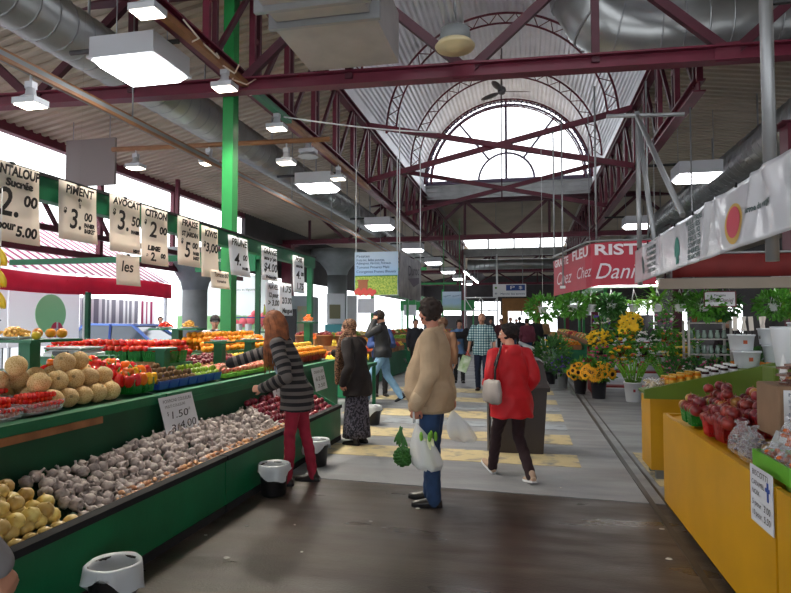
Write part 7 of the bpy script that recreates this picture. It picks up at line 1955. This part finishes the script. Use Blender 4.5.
for y in (9.5, 11.6): MB().box(-11.84, -11.78, y-.02, y+.02, -.05, .95).build('leg', M['steel'], T2)
tag(MB().box(-10.95, -10.85, 13.2, 13.3, -.05, 2.3).build('green_post', M['dark_green']), 'dark green post standing beside the white tarp', 'post')
# blue car
CAR = thing('car', (-14.6, 20, -.05), 'blue hatchback car parked outside beyond the tomatoes', 'car')
cp = mat('blue car paint', rgb(70, 112, 196), .25, .2, coat=.6); cg = mat('dark car glass', rgb(70, 84, 98), .1)
def prof(pts, y0, y1, inset=.12):
    mb = MB(); mb.loft([[(x, y, z) for x, z in pts] for y in (y0, y1)], smooth=False); return mb
lower = [(-16.6, .2), (-12.6, .2), (-12.5, .55), (-12.75, .85), (-13.5, .95), (-16.4, .98), (-16.65, .6)]
upper = [(-16.35, .97), (-13.55, .95), (-14.35, 1.44), (-15.9, 1.47)]
prof(lower, 19.2, 20.8).build('body', cp, CAR)
mb = MB(); mb.loft([[(x, 19.22, z) if z < 1.2 else (x, 19.4, z) for x, z in upper], [(x, 20.78, z) if z < 1.2 else (x, 20.6, z) for x, z in upper]], smooth=False); mb.build('cabin_glass', cg, CAR)
mb = MB(); mb.loft([[(-15.95, y, 1.455), (-14.3, y, 1.43), (-14.35, y, 1.49), (-15.9, y, 1.515)] for y in (19.38, 20.62)], smooth=False)
for a, b in (((-13.55, .95), (-14.33, 1.46)), ((-16.38, .97), (-15.9, 1.49)), ((-14.95, .96), (-15.05, 1.48))):
    for y in (19.28, 20.72): mb.beam((a[0], y - .06 if y < 20 else y + .06, a[1]), (b[0], y + .12 if y < 20 else y - .12, b[1]), .06, .07)
mb.build('roof', cp, CAR)
for x in (-15.8, -13.3):
    for y in (19.25, 20.75):
        wv = MB().tube([(x, y-.09, .26), (x, y+.09, .26)], .31, 20).build('wheel', M['rubber'], CAR)
        MB().tube([(x, y-.1, .26), (x, y+.1, .26)], .18, 14).build('hubcap', M['steel'], wv)
MB().rbox(-12.75, -12.55, 19.3, 19.6, .6, .78, .02).build('headlamp', M['white'], CAR)
pb = mat('pale rendered facade', rgb(214, 214, 216), .9, 0, .04, 1)
CAR.location = (-11.25, 15.75, -.05)
BLD = thing('building', (-34, 15, 0), 'pale building across the street, almost lost in the glare', 'building')
MB().box(-40, -34, -6, 40, -.05, 7.0).build('wall', pb, BLD)
for k in range(9):
    for z in (1.0, 4.2):
        w_ = MB().box(-34.05, -33.98, -4+k*4.8, -2.2+k*4.8, z, z+1.7).build('window', mat('pale window glass', rgb(180, 190, 200), .2) if k == 0 and z == 1.0 else bpy.data.materials['pale window glass'], BLD)
MB().box(-40.3, -33.7, -6.3, 40.3, 7.0, 7.3).build('roof', M['concrete'], BLD)
# mural of vegetables behind the stall
MU = thing('vegetable_mural', (-11.9, 22, .9), 'big pale printed panel of vegetables behind the oranges', 'panel')
MB().box(-13.9, -9.95, 22, 22.06, .9, 3.4).build('board', mural_mat('printed vegetable panel', rgb(226, 234, 230), rgb(120, 168, 110), rgb(214, 224, 214), (.15, .5, .95, 1.6), 5), MU)
mb = MB()
for k, (x, z, r_) in enumerate([(-10.3, 1.5, .2), (-10.65, 1.62, .2), (-11.0, 1.52, .19), (-10.1, 1.75, .18), (-10.5, 1.85, .15), (-11.3, 1.5, .15)]): mb.lathe([(r_, 0), (r_*.9, .03), (.02, .05)], (x, 22, z), 18, axis=(0, -1, 0))
mb.build('printed_tomato', mat('printed pinkish red', rgb(206, 84, 96), .5), MU)
MB().box(-11.6, -10.2, 21.985, 22, 2.72, 2.95).build('caption_box', M['white'], MU)
text(MU, 'fruits et légumes', .14, (-10.9, 21.98, 2.83), (1, 0, 0), (0, 0, 1), mat('grey-green lettering', rgb(90, 120, 90), .6), width=1.0)
for x in (-13.8, -10.05): MB().box(x-.04, x+.04, 22.06, 22.12, -.05, 3.4).build('post', M['steel'], MU)
# grey kiosk by the maroon column
KI = thing('kiosk', (-8.0, 20, 0), 'grey kiosk cabinet with dark doorway right of the maroon column', 'kiosk')
gk = mat('grey kiosk panel', rgb(128, 138, 142), .6, .1)
MB().box(-8.5, -7.45, 20, 20.9, 0, 2.45).build('carcass', gk, KI)
MB().box(-8.42, -7.95, 19.96, 20, .05, 2.0).build('dark_door', M['black'], KI)
MB().box(-7.9, -7.5, 19.97, 20, .4, 2.3).build('printed_panel', mat('greenish print', rgb(110, 140, 112), .6, 0, 0, 4, col2=rgb(150, 120, 100)), KI)
MB().box(-8.52, -7.43, 19.95, 20, 2.1, 2.47).build('header', gk, KI)
CPB = thing('column_posters', (-9.0, 28.4, .4), 'pair of pale posters and teal box fixed to the flared concrete column', 'poster')
MB().cbox((-9.25, 28.5, 2.2), (.9, .06, 1.5), Matrix.Rotation(.5, 3, 'Z')).build('poster_sheet', M['white_paper'], CPB)
MB().cbox((-8.5, 28.75, 2.15), (.6, .06, 1.4), Matrix.Rotation(.9, 3, 'Z')).build('poster_sheet', M['white_paper'], CPB)
MB().cbox((-9.28, 28.45, 2.05), (.55, .04, .7), Matrix.Rotation(.5, 3, 'Z')).build('picture', mat('brown-green print', rgb(120, 116, 90), .6), CPB)
MB().box(-9.75, -8.5, 28.3, 28.6, 0, 1.42).build('teal_box', mat('teal board', rgb(40, 110, 116), .6), CPB)
# blue rack with white goods and bananas behind the vendor
BR = thing('blue_rack', (-7.0, 14.6, 0), 'blue rack of white packs behind the vendor', 'rack')
bl = mat('blue rack metal', rgb(52, 70, 140), .5)
for x in (-7.7, -6.3): MB().box(x-.04, x+.04, 14.5, 14.6, 0, 1.75).build('upright', bl, BR)
for z in (.9, 1.3, 1.68): MB().box(-7.7, -6.3, 14.45, 14.9, z-.03, z).build('shelf', bl, BR)
random.seed(14)
for k in range(10): tag(MB().rbox(-7.6+.135*k, -7.49+.135*k, 14.5, 14.7, 1.302 if k % 2 else .902, 1.5 if k % 2 else 1.1, .015).build('white_pack', M['white']), 'white pack standing on the ' + ('upper' if k % 2 else 'lower') + ' shelf of the blue rack', 'pack', ('upper' if k % 2 else 'lower') + ' packs on the blue rack')
# ---- bananas
by = mat('banana skin', rgb(236, 196, 40), .5, 0, .08, 12); bgn = mat('greenish banana skin', rgb(160, 176, 56), .5, 0, .1, 12)
def bananas(x, y, z, label, hang=False, m=None, sc=1.0, group=None):
    r = thing('banana_bunch', (x, y, z), label, 'fruit', group)
    for k in range(5):
        a = -.6 + .3*k; pts = []
        for i in range(6):
            t = i/5; b_ = t*1.5 - .3
            if hang: p = V((x + math.sin(a)*.09*t*sc + .02*math.sin(t*3), y + .05*math.cos(a)*t*sc, z + .19*sc*(1-t)))
            else: p = V((x + math.sin(a)*.1*t*sc, y - .17*t*math.cos(a)*sc + .0, z + .022 + (.07*math.sin(PI*t*.9) + .05*(1-t))*sc))
            pts.append(p)
        MB().tube(pts, [.006*sc, .015*sc, .018*sc, .018*sc, .014*sc, .005*sc], 7).build('banana', m or by, r)
    MB().ball((pts[0].x*0 + x, y, (z+.2*sc) if hang else z + .08*sc), .016*sc, 8, 6).build('crown', M['wood'], r)
    return r
for k, z in enumerate((2.0, 1.83, 1.66)): bananas(-4.05, 3.93, z, ('top', 'middle', 'lowest')[k] + ' yellow banana bunch hanging at the left picture edge', True, None, .75)
tag(MB().tube([(-4.05, 3.94, 1.75), (-4.05, 3.94, 2.62)], .006, 5).build('string', M['white']), 'string of the hanging banana bunches at the left edge', 'string')
BT = thing('banana_table', (-3.2, 10.6, 0), 'green table of bananas beside the man on the phone', 'table')
MB().box(-3.6, -2.75, 10.2, 11.0, .74, .8).build('tabletop', M['green'], BT)
for (x, y) in ((-3.55, 10.25), (-2.8, 10.25), (-3.55, 10.95), (-2.8, 10.95)): MB().box(x-.03, x+.03, y-.03, y+.03, 0, .74).build('leg', M['green'], BT)
for k in range(9): bananas(-3.45 + (k % 3)*.27, 10.42 + (k//3)*.22, .802 + .0*k, 'yellow banana bunch on the green banana table', group='bananas on the green table', sc=1.25)
for k in range(2): bananas(-6.6 + .25*k, 14.4, 1.72, ('left', 'right')[k] + ' greenish banana bunch hanging over the blue rack', True, bgn, 1.3)
# bushel baskets of apples
for k, (x, y) in enumerate([(-4.6, 12.0), (-4.15, 12.05), (-3.75, 12.1)]):
    BU = thing('bushel_basket', (x, y, 1.05), ('left', 'middle', 'right')[k] + ' bushel basket of red apples on the stall behind the headscarf', 'basket')
    MB().lathe([(.13, 0), (.14, .01), (.18, .2), (.185, .2), (.185, .23), (.17, .23), (.12, .02)], (x, y, 1.052), 20).build('tub', M['wood'], BU)
    for i in range(14):
        a = i*2.4; rr = .14*math.sqrt((i+.3)/14)
        place(F['redapple'], (x + rr*math.cos(a), y + rr*math.sin(a), 1.29 + .05*(1-rr/.14)), 'red apple heaped in a bushel basket behind the headscarf', 'apples in the bushel baskets')
# ---- farther stalls on both sides of the aisle
cr_m = {}
def heap_crate(x, y, z, col, label, group, w_=.5, d=.4):
    r = thing('produce_crate', (x, y, z), label, 'crate', group)
    MB().loft([sq((x, y), w_*.48, d*.48, z), sq((x, y), w_*.5, d*.5, z+.14)], smooth=False).build('crate_box', M['wood'], r)
    if col not in cr_m: cr_m[col] = mat('produce colour %d' % len(cr_m), rgb(*col), .45, 0, .2, 30, rnd=.12)
    mb = MB(); rr = .042
    for i in range(5):
        for j in range(4): mb.ball((x + (i-2)*w_*.19 + random.uniform(-.01, .01), y + (j-1.5)*d*.24, z + .14 + random.uniform(0, .03)), rr, 8, 6)
    for i in range(4):
        for j in range(3): mb.ball((x + (i-1.5)*w_*.19, y + (j-1)*d*.24, z + .2 + random.uniform(0, .03)), rr, 8, 6)
    o = mb.build('produce', cr_m[col], r); o['kind'] = 'stuff'
COLS = [(210, 60, 40), (236, 150, 30), (120, 160, 50), (230, 200, 70), (190, 50, 60), (96, 140, 60), (240, 120, 40), (222, 210, 150)]
def far_stall(x0, x1, y0, y1, label, clabel, group, post=True, tiers=3):
    r = thing('produce_stand', ((x0+x1)/2, (y0+y1)/2, 0), label, 'market stand')
    sgn = -1 if abs(x0) < abs(x1) else 1   # x0 = aisle side
    dx = (x1-x0)/tiers
    for t in range(tiers):
        xa, xb = sorted((x0 + dx*t, x0 + dx*(t+1)))
        MB().box(xa, xb, y0, y1, .02, .68 + .16*t).build('tier', M['green'], r)
    if post:
        for y in (y0+.1, y1-.1):
            MB().box(x1-.05, x1+.05, y-.05, y+.05, 0, 3.6).build('post', M['bright_green'], r)
        MB().box(x1-.06, x1+.06, y0, y1, 2.55, 2.85).build('fascia', M['bright_green'], r)
        MB().box(min(x0, x1), max(x0, x1), y0+.05, y0+.13, 3.3, 3.4).build('cross_bar', M['bright_green'], r)
        MB().box(x1-.5 if x1 < 0 else x1-.1, x1+.1 if x1 < 0 else x1+.5, y0-.02, y0, 1.85, 2.35).build('sign_board', M['white_paper'], r)
    n = int((y1-y0)/.46)
    for t in range(tiers):
        for k in range(n):
            heap_crate(x0 + dx*(t+.5), y0 + .25 + k*.46, .685 + .16*t, random.choice(COLS), clabel, group, min(.5, abs(dx)*.95), .42)
random.seed(17)
far_stall(-3.5, -5.0, 11.7, 12.4, 'green stand under the bushel baskets behind the headscarf shopper', 'crate of produce on the stand under the bushel baskets', 'crates under the bushel baskets', False, 2)
far_stall(-3.7, -5.4, 13.4, 18.6, 'green tiered produce stand behind the man on the phone', 'crate heaped with produce on the stand behind the phone man', 'crates on the first far stand', False)
far_stall(-3.3, -5.2, 20.0, 26.5, 'second green tiered produce stand down the left of the aisle', 'crate heaped with produce on the second far stand', 'crates on the second far stand')
far_stall(-3.2, -5.2, 28.0, 38.0, 'third green tiered produce stand down the left of the aisle', 'crate heaped with produce on the third far stand', 'crates on the third far stand', True, 2)
far_stall(1.1, 2.4, 19.5, 27.0, 'green tiered produce stand on the right beyond the flower stall', 'crate heaped with produce on the stand beyond the flowers', 'crates on the stand beyond the flowers', True, 2)
far_stall(1.3, 2.4, 29.0, 40.0, 'farthest green produce stand on the right of the aisle', 'crate heaped with produce on the farthest right stand', 'crates on the farthest right stand', True, 2)
gst = thing('green_fascia', (-5.5, 33, 2.4), 'long green fascia board over the far left stalls', 'fascia')
MB().box(-8.5, -3.4, 40.5, 40.6, 2.3, 3.0).build('board', M['bright_green'], gst)
for x in (-8.4, -3.5): MB().box(x-.05, x+.05, 40.6, 40.7, 0, 3.0).build('post', M['bright_green'], gst)
RTR = thing('sign_truss', (-1.85, 30, 2.2), 'white lattice frame standing over the far left stalls behind the plaid shirt', 'frame')
for z in (2.1, 2.75): MB().tube([(-3.0, 30, z), (-1.4, 30, z)], .03, 6).build('chord', M['white'], RTR)
for k in range(4): MB().tube([(-3.0+.4*k, 30, 2.1 if k % 2 else 2.75), (-2.6+.4*k, 30, 2.75 if k % 2 else 2.1)], .02, 6).build('brace', M['white'], RTR)
for x in (-3.0, -1.4): MB().tube([(x, 30, 0), (x, 30, 4.9)], .035, 8).build('upright', M['white'], RTR)
# low green board with lettering behind the price signs
GL = thing('green_board', (-5.9, 9.3, 2.45), 'long narrow green board running across behind the price signs', 'board')
MB().box(-9.3, -4.35, 9.25, 9.31, 2.6, 2.7).build('board', M['green'], GL)
MB().box(-5.5, -4.4, 9.22, 9.25, 2.4, 2.74).build('panel', M['green'], GL)
text(GL, 'marché', .1, (-4.95, 9.215, 2.6), (1, 0, 0), (0, 0, 1), M['white'], width=.4)
for x in (-4.4,): MB().box(x-.04, x+.04, 9.31, 9.37, 0, 2.72).build('post', M['dark_green'], GL)
# ================================================================== LIGHT FROM THE FLOODLIGHTS
for o in [o for o in COL.objects if o.name.startswith('floodlight') and o.type == 'EMPTY' and 'unlit' not in o['label']]:
    ld = bpy.data.lights.new('floodlight_beam', 'SPOT'); ld.energy = 300; ld.color = (1.0, .92, .78); ld.spot_size = 2.3; ld.spot_blend = .6; ld.shadow_soft_size = .12
    lo = bpy.data.objects.new('floodlight_beam', ld); COL.objects.link(lo); lo.parent = o; lo.location = (0, 0, -.03)
bpy.data.scenes.remove(SIDE)
